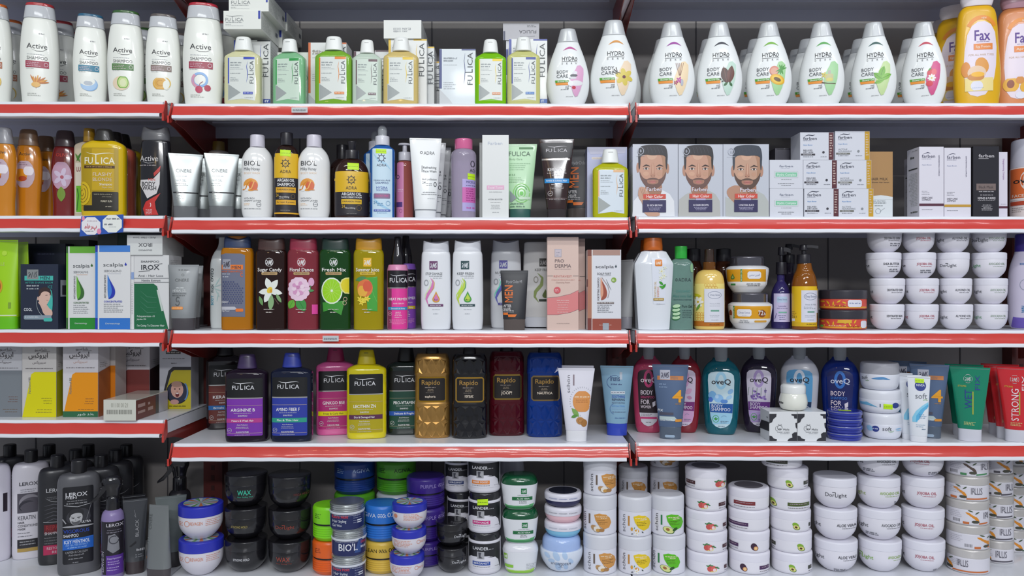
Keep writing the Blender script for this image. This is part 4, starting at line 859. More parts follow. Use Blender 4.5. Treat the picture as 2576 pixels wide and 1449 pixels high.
# hair colour cartons with portraits
def face_box(label, cx, x0, x1, y0, rb, kind, shade):
    s = carton(label, 'B5', x0, x1, y0, rb, 'R2', .006+kind*.0, .062, 'c8ccd6', mat=M('c8ccd6', .25, .6), group='hair colour cartons')
    u = lambda x: cx+x
    skin, hair, brd, line = ('c89880', '2a282c', '6e5048', '5a3c34') if kind != 2 else ('c49c84', '38404c', '5c463c', '5a3c34')
    sh = ('e4e6ea', 'b8b8b4', 'b8bcb8')[kind]
    yb = rb-4
    s.poly([(u(-240), yb), (u(-225), 1010-kind*20), (u(-150), 930), (u(-60), 890), (u(120), 885), (u(200), 930), (u(250), 1010), (u(258), yb)], sh)
    s.ch = 2
    s.poly([(u(-80), 780), (u(105), 780), (u(110), 900), (u(60), 1000), (u(-30), 1000), (u(-95), 900)], 'a87860')
    if kind == 2: s.poly([(u(-240), 850), (u(-90), 800), (u(60), 980), (u(-60), 1100), (u(-240), 950)], 'b88c74'); s.ch = 0; s.poly([(u(-255), 950), (u(-60), 1120), (u(40), yb), (u(-255), yb)], sh); s.ch = 2
    if kind: s.e(u(-165), 650, 24, 68, 'b88a74').e(u(165), 650, 24, 70, 'b88a74')
    else: s.e(u(-175), 620, 18, 60, 'b88870').e(u(175), 630, 18, 60, 'b88870')
    s.poly([(u(-158), 470), (u(-100), 410), (u(110), 410), (u(160), 470), (u(166), 640), (u(150), 740), (u(95), 830), (u(30), 870), (u(-40), 868), (u(-100), 820), (u(-148), 730), (u(-165), 620)], skin)
    s.poly([(u(60), 430), (u(130), 440), (u(158), 500), (u(164), 640), (u(148), 740), (u(100), 800), (u(120), 640), (u(110), 500)], 'b08468').poly([(u(-80), 430), (u(40), 430), (u(60), 480), (u(10), 530), (u(-60), 520)], 'd4aa90').e(u(-80), 690, 36, 26, 'd2a489').e(u(78), 690, 30, 24, 'c4967c')
    # beard
    s.poly([(u(-158), 650), (u(-120), 740), (u(-60), 760), (u(60), 760), (u(120), 735), (u(160), 650), (u(150), 745), (u(98), 832), (u(30), 872), (u(-40), 870), (u(-100), 825), (u(-150), 735)], brd)
    s.poly([(u(-62), 752), (u(-20), 735), (u(25), 735), (u(62), 752), (u(70), 790), (u(40), 815), (u(-38), 815), (u(-70), 790)], 'a87864')
    s.poly([(u(-70), 752), (u(0), 732), (u(70), 752), (u(66), 766), (u(0), 756), (u(-66), 766)], brd)
    s.poly([(u(-45), 780), (u(-10), 770), (u(12), 770), (u(48), 780), (u(20), 802), (u(-18), 802)], 'c07870').ln([(u(-42), 784), (u(0), 787), (u(44), 783)], 3.5, '7a443c')
    # nose, eyes, brows
    s.poly([(u(-12), 560), (u(14), 560), (u(20), 680), (u(34), 712), (u(0), 728), (u(-32), 712), (u(-18), 680)], 'b8866e').poly([(u(-4), 560), (u(6), 560), (u(10), 690), (u(-6), 700)], 'd4a88e').e(u(-17), 717, 8, 4, '70483c').e(u(18), 717, 8, 4, '70483c')
    for q in (-78, 78):
        s.e(u(q), 630, 32, 13, 'e0d4cc').e(u(q), 630, 12, 13, '3c2c28').ln([(u(q-36), 634), (u(q), 616), (u(q+36), 632)], 5, '3c2824').ln([(u(q-40), 607), (u(q), 588), (u(q+44), 602)], 16, '30201c', taper=True)
    # hair
    T = 350 if kind != 2 else 345
    s.poly([(u(-150), T+22), (u(-70), T), (u(90), T), (u(155), T+20), (u(176), 460), (u(172), 560), (u(150), 480), (u(80), 466), (u(0), 476), (u(-80), 462), (u(-142), 480), (u(-160), 560), (u(-172), 520), (u(-170), 420)], hair)
    s.poly([(u(-172), 480), (u(-142), 478), (u(-150), 640), (u(-166), 640)], hair).poly([(u(146), 478), (u(174), 480), (u(168), 640), (u(154), 640)], hair)
    s.ch = 0
    for i in range(6): s.ln([(u(-110+i*40), T+28), (u(-95+i*40), T+60), (u(-90+i*42), T+100)], 4, '4a4c54')
    s.ch = 1
    if kind == 0:     # hand under the chin
        s.poly([(u(-150), 840), (u(-90), 850), (u(-20), 960), (u(-40), 1180), (u(60), yb), (u(-90), yb), (u(-120), 1040), (u(-175), 960), (u(-170), 880)], 'c89c84')
        for i in range(3): s.ln([(u(-150+i*22), 862+i*4), (u(-120+i*20), 940+i*12), (u(-90+i*16), 1010)], 4, '946850')
        s.r(u(-60), 1140, u(80), yb, 'c89c84')
    s.ch = 0
    s.t('Farben', u(-78)-6*kind, u(112)-6*kind, 850, 895, 'e0dce8', 1)
    rx = x0+(122, 128, 135)[kind]
    s.r(rx, 930-6*kind, rx+265, 985-6*kind, 'd05040').t('Hair Color', rx+36, rx+232, 942-6*kind, 974-6*kind, 'f6ece8').r(rx-8, 1000-6*kind, rx+268, 1145-6*kind, '34305a').r(rx+75, 985-6*kind, rx+190, 1004-6*kind, 'b0a8cc')
    s.t(shade, rx+42, rx+225, 1052-6*kind, 1074-6*kind, 'e8e4f0').mi(rx+45, rx+220, 1088-6*kind, 'b8b4d0', 7, rows=3, gap=14, al='c').ring(x0+92, 424, 34, 40, 7, 'b8bcc8').t('B', x0+80, x0+104, 408, 440, 'b8bcc8').mi(x0+45, x0+140, 478, 'd0d4dc', 7)
    s.side(-1).mi(20, 90, 520, 'a0a060', 10, rows=3, gap=170)
    return s
face_box('hair colour carton with a smiling dark haired man, hand at his chin', 290, 55, 586, 342, 1196, 0, '3.0 RICH BROWN')
face_box('hair colour carton with a bearded man facing forward, middle of three', 828, 592, 1114, 342, 1194, 1, '4.0 DARK BROWN')
face_box('hair colour carton with a grey haired bearded man looking aside', 1400, 1119, 1656, 335, 1188, 2, '1.0 NATURAL BLACK')
# small cream cartons
def skin_box(label, x0, x1, y0, y1, kind, on=None, d=.012, dep=.058):
    s = carton(label, 'B6', x0, x1, y0, y1, 'R2', d, dep, 'dcdee4', on=on, mat=M('dcdee6', .2, .7), group='small white skin care cartons')
    s.rb = y1; cx = (x0+x1)/2; h = y1-y0
    if kind == 0:
        s.t('farben', cx-82, cx+82, y0+62, y0+86, '5c647c', 0).mi(cx-65, cx+40, y0+98, '9aa0b0', 5).r(cx-142, y0+136, cx+138, y0+210, 'c0c8c8').r(cx-138, y0+140, cx+134, y0+206, 'dcdee4').r(cx-128, y0+148, cx+126, y0+198, '84c8a4').t('Hydra Complex', cx-110, cx+112, y0+160, y0+186, 'e4f4ec').mi(cx-60, cx+60, y0+225, '9aa09c', 8).mi(cx-100, cx+90, y0+276, '54585c', 7).mi(cx-60, cx+55, y0+297, '54585c', 7)
    else:
        st = ('5c2c34', 'c89c28')[kind-1]
        s.r(x1-58, y0+2, x1-2, y1-2, st).mi(x1-46, x1-12, y0+30, 'd8c4b8', 14, rows=9, gap=30)
        a = x0+35
        s.t('farben', a, a+165, y0+55, y0+88, '34384c', 0).ln([(a+20, y0+46), (a+60, y0+32), (a+110, y0+38), (a+140, y0+30)], 10, '34384c', taper=True).mi(a, a+100, y0+96, '70748c', 6).t('Aqua Boost', a, a+108, y0+142, y0+156, '5c94cc', 0)
        tt = ('RELIVES', 'DRY SKIN') if kind == 1 else ('ACTIVE', 'NOURISHING'); tc = '3c3c44' if kind == 1 else '8c9094'
        s.t(tt[0], a, a+108, y0+204, y0+220, tc, 0).t(tt[1], a, a+(118 if kind == 1 else 160), y0+226, y0+243, tc, 0).r(a-25, y0+252, a+140, y0+272, '3c3840' if kind == 1 else '74746c').mi(a, a+100, y0+258, 'c8c8cc', 8).mi(a, a+120, y0+284, '5c6068', 7).e(a+238, y0+235, 14, 14, tc).mi(a+205, a+280, y0+284, '6c7078', 6)
    return s
c1 = skin_box('white carton with green hydra panel standing on the shelf beside the portraits', 77, 470, 852, 1188, 0)
skin_box('white carton with green hydra panel, upper one of its pair', 75, 468, 515, 849, 0, on=c1)
d1 = skin_box('white carton with plum end strip, lowest of its stack', 482, 885, 850, 1183, 1)
d2 = skin_box('white carton with plum end strip, middle of its stack', 472, 866, 513, 848, 1, on=d1)
skin_box('white carton with plum end strip, topmost of its stack', 434, 828, 185, 510, 1, on=d2)
e1_ = skin_box('white carton with gold end strip, lowest of its stack', 890, 1296, 848, 1180, 2)
e2 = skin_box('white carton with gold end strip, middle of its stack', 868, 1272, 511, 846, 2, on=e1_)
skin_box('white carton with gold end strip, topmost of its stack', 846, 1252, 170, 508, 2, on=e2)
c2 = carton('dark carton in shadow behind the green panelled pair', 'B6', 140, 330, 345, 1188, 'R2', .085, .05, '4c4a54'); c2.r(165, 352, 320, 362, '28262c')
s = carton('brown and white hair milk carton beside the gold striped stack', 'B6', 1240, 1522, 398, 1180, 'R2', .04, .05, 'dce2e4', yaw=0)
s.r(1240, 398, 1522, 930, 'b08858').poly([(1240, 932), (1300, 918), (1381, 911), (1460, 918), (1522, 932), (1522, 960), (1240, 960)], 'dce2e4').t('HAIR MILK', 1252, 1465, 705, 735, '44362c', 0).t('Shower Hair Serum', 1275, 1480, 752, 766, '54463c', 0).t('MILK PROTEIN', 1280, 1435, 972, 986, '8c9498', 0).mi(1290, 1445, 998, '50585c', 8).mi(1310, 1410, 1030, '50585c', 7).ring(1350, 1098, 30, 30, 3, '7c8488').ln([(1370, 1110), (1400, 1080), (1430, 1062)], 3, '7c8488').mi(1345, 1385, 1165, '5c6468', 7)
def long_box(label, x0, x1, y0, rb, d, strip, col='e2dfe8', dark=0, dep=.05):
    s = carton(label, 'B7', x0, x1, y0, rb, 'R2', d, dep, col, group='tall white serum cartons' if not dark else None)
    a = x0+30
    if not dark:
        s.t('farben', a, a+160, y0+92, y0+130, '4c4c64', 0).ln([(a+20, y0+84), (a+70, y0+68), (a+100, y0+76)], 9, '4c4c64', taper=True).mi(a, a+110, y0+140, '74748c', 6).t('Aqua Boost', a, a+115, y0+206, y0+218, '8c98b8', 0).t('DEPIGMENTING COMPLEX', x1-62, x1-48, y0+98, y0+345, '54506c', 0, -90).mi(a, a+100, y0+520, '8c8c94', 6, rows=3, gap=18).t('DEEP CARE', a, a+125, y0+590, y0+610, '54505c', 0).t('COMPLEX', a, a+105, y0+614, y0+634, '54505c', 0).r(x0, y0+668, x1, y0+696, strip).mi(a, a+130, y0+735, '74747c', 6)
        s.side(-1).mi(10, 60, y0+30, '6c706c', 6).mi(40, 70, y0+95, '4c504c', 24).r(12, y0+240, 85, y0+253, '3c403c').mi(12, 85, y0+300, 'a0a49c', 6, rows=22, gap=18).mi(12, 70, y0+750, '54584f', 18)
    return s
l1 = long_box('tall white serum carton with plum band and printed left flank', 525, 812, 335, 1162, .014, '5a3040', dep=.052)
cp(l1, 'tall white serum carton, second in the file behind the plum banded one', V['B7'][0]+600/4.673, .075, yaw=0)
cp(l1, 'tall white serum carton, third in the file behind the plum banded one', V['B7'][0]+545/4.673, .136, yaw=0)
long_box('tall white serum carton with gold band', 820, 1132, 347, 1162, .014, 'c89c40')
s = carton('black carton in shiny wrap with a small bronze panel', 'B7', 1160, 1462, 332, 1162, 'R2', .012, .055, '242228', mat=M('26242a', .12, .8))
s.t('farben', 1222, 1408, 425, 462, 'c8c4c8', 1).ln([(1222, 475), (1340, 475)], 5, 'c8c4c8').r(1196, 770, 1424, 848, '7c6c68').t('Black Mask', 1222, 1395, 795, 825, '4c4244', 0).mi(1225, 1400, 858, 'c0bcc0', 11).mi(1240, 1390, 898, 'a8a4a8', 12).t('REFINES & PURIFIES', 1210, 1420, 930, 955, 'd8d4d8').mi(1212, 1415, 966, 'b8b4b8', 8).mi(1255, 1385, 1018, 'c8c4c8', 7, rows=5, gap=15, al='c')
s = carton('slim white carton with plum foot band beside the black carton', 'B7', 1463, 1562, 402, 1167, 'R2', .016, .05, 'ddd8e4'); s.t('Depigmenting Complex', 1508, 1528, 480, 730, 'a884b0', 0, -90).r(1463, 1038, 1562, 1064, '5a3040').mi(1485, 1550, 1010, '9a98a4', 7)
s = It('face_wash_bottle', 'white round bottle with orange label cut by the right edge of the second row', 'bottle', 'B7', 1840, 1167, 'R2', .02, w=520)
s.body([(1167, 490, 20), (1100, 515, 20), (560, 515, 10)], satin('e8dcd8'), name='bottle').body([(560, 500, 8), (230, 480, 30), (218, 420, 10)], satin('d0d0dc'), name='cap')
s.part('label', 'orange label with large letter O').surf = s.bsurf; s.lay = 0
s.r(1590, 575, 2090, 925, 'dc6c34').ring(1800, 720, 70, 95, 42, 'e4d8d0').t('oveQ', 1622, 1990, 690, 750, '2c2826').t('FACE WASH', 1608, 1960, 882, 915, 'ecd8c8').r(1590, 932, 2090, 950, 'e8e0dc').r(1590, 965, 2090, 1012, 'b8482c').mi(1610, 1780, 1040, '6c5c54', 8, rows=3, gap=22)
# ================================================================ third row
s = tube('cosmetic_tube', 'lime green tube leaning right, cut by the left edge of the third row', 'C1', 90, 1206, 'L3', .012, 255, 235, 1068, 185, 'a4d818', '6cc414', yaw=10)
s.ln([(-60, 1050), (205, 1050)], 14, 'd8e8c0').t('ELLE', -30, 70, 445, 480, 'c8d878', 0).e(-5, 720, 55, 85, 'd8a030').e(-5, 720, 34, 60, 'a05828').mi(120, 150, 880, '7ca020', 90).e(60, 340, 30, 30, 'b8e040')
tube('cosmetic_tube', 'sliver of a lime green tube behind the dark after shave carton', 'C1', 225, 1206, 'L3', .054, 200, 190, 1068, 222, '9cc820', '6cb414', yaw=-30)
s = carton('dark navy carton in shadow behind the after shave carton', 'C1', 265, 745, 250, 1200, 'L3', .105, .05, '23263a'); s.mi(430, 620, 362, '4c5068', 12)
s = carton('dark navy after shave carton with teal print and a portrait', 'C1', 235, 662, 458, 1200, 'L3', .008, .045, '222a3e', mat=M('222a3e', .3, .3))
s.r(280, 592, 606, 645, '48b8ac').mmark(308, 520, 438, 632, '8c8c8c', '3c4248') if False else s.r(280, 592, 606, 645, '48b8ac')
mmark(s, 308, 520, 438, 632, '8c9090', '3c4248'); s.t('MEN', 455, 570, 600, 636, '2c4450').t('AFTER SHAVE BALM', 288, 606, 660, 680, '48a8a0', 0).mi(305, 445, 698, 'c8d0d4', 14).mi(305, 440, 732, 'c8d0d4', 14).t('ICE', 545, 600, 702, 735, '3c8c8c')
s.ch = 2; s.poly([(540, 760), (602, 740), (602, 1030), (540, 1000)], '48b8ac').poly([(425, 880), (470, 940), (500, 1040), (598, 1058), (602, 990), (560, 960), (540, 920), (470, 900)], 'd8b4a4').poly([(455, 790), (470, 740), (545, 735), (580, 775), (575, 850), (548, 900), (520, 950), (480, 930), (440, 880)], 'dcb8a8').poly([(440, 800), (450, 740), (520, 715), (580, 745), (590, 830), (575, 800), (550, 770), (480, 770), (455, 830)], '3c2c2c').ln([(520, 815), (545, 812)], 5, '503838').ln([(560, 810), (578, 808)], 5, '503838').ln([(530, 870), (555, 872)], 5, 'b06c60').e(436, 850, 10, 22, 'd0a898').arc(560, 900, 140, 170, 90, 200, 5, 'a8b0b0')
s.ch = 0; s.t('COOL', 275, 370, 960, 992, 'e0e4e8').r(275, 1040, 590, 1090, '8c9ca8', 16).r(500, 1072, 600, 1112, '48b8ac', 16).mi(290, 450, 1055, 'd8dce0', 12)
s.side(1).r(15, 640, 90, 830, 'a8acb4').mi(30, 70, 700, '34343c', 110)
def scalp_box(label, v, x0, x1, xs, y0, rb, shelf, d, c1, c2, c3, name_, stripe, dep=.045, dt=('', ''), wd='ANTI DANDRUFF SHAMPOO'):
    s = carton(label, v, x0, x1, y0, rb, shelf, d, dep, 'e2e2e2'); W = x1-xs; ref = lambda t: xs+W*t
    s.r(x0, y0, xs-18, rb, c1).r(x0, y0, xs-18, y0+75, c3).r(xs, y0, x1, y0+75, c1).r(xs, rb-128, x1, rb, c2).r(x0, rb-128, xs-18, rb, c3)
    s.t('scalpia', ref(.12), ref(.78), y0+200, y0+240, '5a5e62', 0); drop(s, ref(.86), y0+218, 13, c3)
    s.t(name_, ref(.15), ref(.72), y0+280, y0+304, '7a7c80', 0).ln([(ref(.26), y0+322), (ref(.7), y0+322)], 3, stripe)
    s.t(wd, ref(.16), ref(.225), y0+335, y0+600, '6a6c70', 1, 90)
    a = ref(.27)
    s.ch = 2; s.poly([(a, y0+335), (a, y0+330), (a+50, y0+450), (a+78, y0+520), (a+72, y0+570), (a+40, y0+600), (a, y0+612)], c1).poly([(a+8, y0+360), (a+55, y0+440), (a+90, y0+510), (a+82, y0+575), (a+45, y0+605), (a, y0+615), (a+40, y0+575), (a+52, y0+510), (a+35, y0+440)], c3)
    s.ch = 0; s.t('CONCENTRATED', ref(.15), ref(.75), y0+630, y0+650, c3).mi(ref(.15), ref(.8), y0+665, '8c9094', 9, rows=5, gap=22).t('Dermatology', ref(.2), ref(.68), rb-75, rb-58, 'd8e4dc', 0)
    return s
scalp_box('white and green scalp care carton with a green drop', 'C1', 755, 1088, 795, 265, 1206, 'L3', .014, '6cb43c', '2c8c34', '3c6c34', 'SEBOCALM-G', 'e0b090')
scalp_box('white and blue scalp care carton with a blue drop', 'C1', 1086, 1482, 1132, 258, 1214, 'L3', .004, '4884d4', '3478cc', '2c3cb0', 'SEBOCALM-D', 'b0b4c0')
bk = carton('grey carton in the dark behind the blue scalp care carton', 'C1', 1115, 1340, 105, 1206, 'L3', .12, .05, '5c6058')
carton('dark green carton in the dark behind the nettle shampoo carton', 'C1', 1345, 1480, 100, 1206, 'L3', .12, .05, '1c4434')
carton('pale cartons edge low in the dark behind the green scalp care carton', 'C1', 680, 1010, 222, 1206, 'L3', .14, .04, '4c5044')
s = carton('white and green nettle hair loss shampoo carton', 'C1', 1490, 1925, 365, 1208, 'L3', .010, .065, 'dcdcdc')
ir = s; s.r(1490, 560, 1526, 640, '8ca4d0').ln([(1528, 365), (1528, 1208)], 3, 'b0b0b4').mi(1500, 1520, 690, '9a9ca4', 5, rows=18, gap=20).poly([(1530, 690), (1750, 690), (1790, 720), (1918, 1206), (1530, 1206)], '1f6a44').ln([(1795, 760), (1850, 1000)], 20, 'c8d4cc')
s.t('SHAMPOO', 1605, 1815, 428, 450, '54585c').t('IROX', 1605, 1815, 478, 530, '3c3e44').ln([(1760, 472), (1850, 462)], 5, '54585c').ln([(1580, 552), (1710, 542)], 5, '54585c').t('Anti - Hair Loss', 1575, 1860, 588, 610, '74787c').ln([(1528, 628), (1925, 628)], 4, '6c7074').t('Nettle Extract', 1612, 1830, 642, 664, '74787c').ln([(1528, 674), (1925, 674)], 4, '6c7074')
for i in range(4): s.ln([(1600, 770+i*60), (1680, 840+i*60), (1790, 850+i*55)], 12, '3c7c5c', taper=True)
s.t('Polyquaternium -10', 1562, 1765, 1050, 1070, 'd0dcd4').t('Jojoba Oil', 1562, 1668, 1085, 1102, 'd0dcd4').t("I'm Going To Discover Hair", 1562, 1875, 1155, 1178, 'd0dcd4').side(1).mi(10, 80, 420, '8c9094', 5, rows=12, gap=20)
s = carton('lying white shampoo carton, printed upside down, on top of the nettle carton', 'C1', 1482, 1886, 118, 345, 'L3', .006, .11, 'dcdedc', on=ir, at=364, mat=M('dcdedc', .14, .8)); s.bx
s.t('Anti - Hair Loss', 1552, 1812, 140, 160, '8c8c90', 1, 180).t('IROX', 1615, 1775, 210, 250, '64666a', 1, 180).t('SHAMPOO', 1615, 1770, 282, 298, '84868a', 1, 180)
s = tube('cosmetic_tube', 'matt grey herbal hair gel tube with orange tab', 'C1', 2100, 1210, 'C3', .0, 280, 352, 1075, 462, '84888a', '484448', yaw=12, mt=M('868a8c', .4, .1, .2), at=462)
s.t('CINERE', 2005, 2165, 622, 655, '5c6062', 0).ring(2095, 580, 14, 12, 4, '5c6062').mi(2020, 2110, 722, 'd8dcdc', 12).t('HERBAL GEL', 1982, 2140, 748, 774, 'd0d4d4').mi(1975, 2165, 790, '54585a', 8, rows=2, gap=22).arc(2045, 860, 20, 28, 100, 330, 9, '54585a').arc(2040, 900, 22, 28, 280, 520, 9, '54585a').r(1970, 942, 2105, 975, 'e8903c', 12).mi(1985, 2090, 953, 'f0d8b8', 9).mi(2045, 2165, 515, '64686a', 12)
cp(s, 'matt grey herbal gel tube standing right behind the orange tabbed one', 474, .055, yaw=12)
# middle bay
s = It('body_wash_bottle', 'big white body wash bottle half hidden left of the orange men shampoo', 'bottle', 'C2', 195, 1208, 'C3', .075, dp=.6, w=310, yaw=25)
s.body([(1208, 290, 20), (1100, 306, 30), (430, 306, 80), (330, 240, 90), (240, 110, 50), (132, 100, 8)], satin('dce2e2'), name='bottle')
s.t('BODY', 48, 74, 820, 935, '3c9cb8', 1, 90).t('WASH', 48, 78, 690, 790, '4c5c64', 1, 90).t('OVEQ', 46, 72, 500, 660, '3c4448', 1, 90); [leaf(s, 120, 660+i*45, 55, 7, -60+i*40, 'b8d4d4') for i in range(5)]
s = It('shampoo_bottle', 'amber men shampoo bottle with grey and orange label and navy cap', 'bottle', 'C2', 365, 1206, 'C3', .010, dp=.52, w=382, yaw=8)
s.body([(1206, 370, 16), (290, 382, 20), (240, 350, 14)], clear('d88a10', .4), name='bottle', n=3.4)
s.part('label', 'slate label with orange and honeycomb print').poly([(176, 320), (240, 305), (420, 308), (470, 325), (470, 1055), (176, 1050)], '6c7084').r(192, 440, 446, 495, 'e87828').t('MEN', 310, 425, 452, 486, '3c3440'); mmark(s, 205, 375, 300, 490, '9a9ca8', '44404c')
s.t('HOP SHAMPOO', 192, 445, 510, 530, 'd8642c').t('C', 412, 446, 535, 580, 'e8642c').mi(200, 300, 542, 'c8ccd4', 12).mi(205, 275, 575, 'c8ccd4', 12)
for i in range(11):
    for j in range(8):
        if i*18-j*14 > -60: s.lay = 12; s.e(215+j*30+(i % 2)*15, 640+i*25, 10, 9, '444c74', 0, 6)
s.t('ENERGY', 192, 276, 868, 890, 'd8d8dc').poly([(192, 932), (350, 932), (372, 955), (350, 970), (192, 970)], 'c0c0c8').r(360, 955, 450, 992, 'e8782c', 10).t('High Power', 192, 290, 972, 990, 'd8d8dc')
s.body([(245, 318, 8), (225, 320, 8), (120, 310, 40), (98, 280, 10)], satin('344468'), name='cap', n=2.6, dp=.55, scoop=45).body([(140, 240, 4), (98, 225, 10)], satin('c47828'), name='cap_disc', n=2.4, dp=.5)
def body_wash(label, cx, W, liq, capc, name_, pic, mark, shelf='C3', d=.010, bar='b89868', tr=.35, fg='e8e8e8', off=0):
    s = It('body_wash_bottle', label, 'bottle', 'C2', 1137, 1203, shelf, d, dp=.5, w=370, at=V['C2'][0]+cx/V['C2'][2], kx=W/370, k=1, group='clear body wash bottles with flower and fruit pictures', yaw=4)
    s.body([(1203, 362, 16), (310, 370, 20), (265, 345, 24), (250, 300, 4)], clear(liq, tr), name='bottle', n=3)
    s.part('label', 'printed clear film with big picture')
    o = off
    mmark(s, 1080+o, 355, 1178+o, 458, mark, fg) if mark else (mmark(s, 1080+o, 355, 1178+o, 458, M(liq, .2), fg), s.ring(1129+o, 406, 46, 48, 4, fg))
    s.t(name_, 988+o, 1272+o, 474, 514, 'f0ece8').r(1036+o, 522, 1225+o, 556, bar, 12).t('BODY WASH', 1060+o, 1200+o, 532, 548, '5c4430', 0)
    pic(s); s.mi(1065+o, 1190+o, 955, 'e0d8d0', 9).mi(1090+o, 1165+o, 990, 'e0d8d0', 9)
    s.body([(268, 318, 4), (250, 322, 8), (140, 312, 30), (115, 290, 8)], satin(capc), name='cap', n=2.8, dp=.52, scoop=30)
    return s
def q_vanilla(s):
    for r, a, L, w_ in ((-110, 75, 175, 62), (-52, 80, 170, 62), (12, 85, 150, 58), (120, 88, 165, 62), (172, 80, 150, 56)):
        a_ = math.radians(r); leaf(s, 1132+62*math.cos(a_)+10, 740+80*math.sin(a_), 80, w_*.62, r, 'e8ece4')
    leaf(s, 1030, 860, 60, 22, 70, '6c9c5c'); leaf(s, 1150, 880, 95, 34, 95, '8ab07c'); leaf(s, 1240, 830, 60, 20, 60, '7ca46c'); s.e(1135, 735, 30, 40, 'e8c838', 30).e(1150, 745, 16, 24, 'd8a020').ln([(1190, 830), (1240, 900)], 9, '5c4438')
def q_peony(s):
    leaf(s, 1010, 900, 60, 45, 120, '6cb43c', '4c8c30'); leaf(s, 1125, 900, 95, 60, 60, '3c9444', '2c7434')
    s.e(1100, 722, 125, 140, 'e8bcd8')
    for i in range(14):
        a = i*2*PI/14; s.e(1100+100*math.cos(a), 722+112*math.sin(a), 34, 34, 'eccce0')
    for i in range(9):
        a = i*2*PI/9+.3; s.e(1095+52*math.cos(a), 715+60*math.sin(a), 30, 24, 'd89cc4' if i % 2 else 'f0d4e4', i*40)
    s.e(1090, 700, 20, 22, 'cc88b4').e(1245, 640, 34, 50, 'e0a8cc').ln([(1240, 680), (1230, 760)], 8, '4c8c50'); leaf(s, 1245, 740, 34, 14, 0, '4c9454'); s.r(1252, 905, 1315, 1018, 'e0489c')
def q_lime(s):
    s.poly([(1000, 880), (1260, 860), (1220, 1030), (1100, 960), (1010, 990)], '3c9430')
    s.e(1110, 742, 126, 156, 'e4f0dc').e(1110, 742, 112, 140, '9cd81c')
    for i in range(14):
        a = i*2*PI/14; s.ln([(1110+14*math.cos(a), 742+16*math.sin(a)), (1110+104*math.cos(a), 742+130*math.sin(a))], 3.5, 'c8ec70')
    s.e(1110, 742, 14, 16, 'e8f4d8').poly([(1310, 585), (1310, 780), (1260, 775), (1215, 730), (1200, 670), (1225, 610), (1270, 588)], 'e8e490').poly([(1308, 598), (1308, 768), (1265, 762), (1228, 722), (1215, 670), (1235, 620), (1275, 600)], 'e0d020').ring(1265, 840, 20, 22, 6, 'c8b090').ring(1258, 885, 20, 24, 6, 'c8b090')
def q_mango(s):
    s.poly([(1010, 600), (1250, 575), (1250, 985), (1130, 975), (1120, 800)], '44a438'); s.ln([(1150, 640), (1210, 800), (1250, 880)], 4, '6cc458'); s.e(1100, 710, 95, 105, 'e07840').e(1070, 745, 60, 70, 'e8b040').e(1130, 690, 55, 70, 'd85c3c'); leaf(s, 1050, 600, 70, 24, -15, '4c8c50')
    for x, y in ((1040, 840), (1095, 850), (1060, 880), (1130, 835)): flower(s, x, y, 36, 'f0dc48', 'e0a820')
body_wash('dark brown body wash bottle with white vanilla flower', 765, 368, '2c1814', '4c3430', 'Sugar Candy', q_vanilla, None, tr=.15)
body_wash('red body wash bottle with pink peony', 1139, 372, '9c3c48', '9c3048', 'Floral Dance', q_peony, None, tr=.35)
body_wash('dark green body wash bottle with lime and lemon slices', 1513, 372, '1c4c1c', '1e3830', 'Fresh Mix', q_lime, None, tr=.25)
body_wash('olive yellow body wash bottle with mango and yellow blossoms', 1907, 358, 'c4b008', 'c89018', 'Summer Juice', q_mango, 'ecb828', tr=.4, bar='d8b838')
def primer(label, cx, body, d, at=None, low='e8409c', band='3098c8', ls='8c3860'):
    s = It('spray_bottle', label, 'bottle', 'C3', 188, 1200, 'C3', d, w=245, at=at, group='slim black topped hair serum bottles')
    s.body([(1200, 235, 10), (1150, 245, 8), (490, 245, 12), (430, 215, 14)], satin(body), name='bottle')
    s.part('label').r(70, 500, 308, 700, '1c1820').r(66, 712, 310, 1190, ls).r(118, 712, 300, 1190, low).ln([(66, 706), (310, 706)], 12, M('c8c0c0', .2, 0, .8)); logo(s, 92, 300, 590, 640, 'e4e4e8', b=1)
    s.t('HEAT PRIMER', 84, 300, 822, 852, 'f0f0f0').t('HAIR SERUM', 135, 265, 882, 898, 'f0d8e4').r(75, 930, 310, 965, band).t('Smooth & Shiny', 112, 275, 940, 956, 'f0f0f0').mi(150, 240, 988, 'f0c8dc', 9, rows=4, gap=20, al='c').mi(90, 290, 1080, 'f0b0d0', 6, rows=4, gap=15, al='c'); seal(s, 98, 1010, 26, 'f0b0c8')
    s.body([(432, 150, 4), (330, 145, 16), (200, 90, 30), (95, 76, 10)], gloss('1c1a1e'), name='pump', dp=1)
    return s
pr = primer('pink and black heat primer serum bottle with black spray top', 188, 'dc8cb4', .010)
primer('purple and black hair serum bottle behind the pink heat primer', 300, '8458b8', .055, at=V['C3'][0]+285/4.674, low='8448b0', band='d8c028', ls='5c3484')
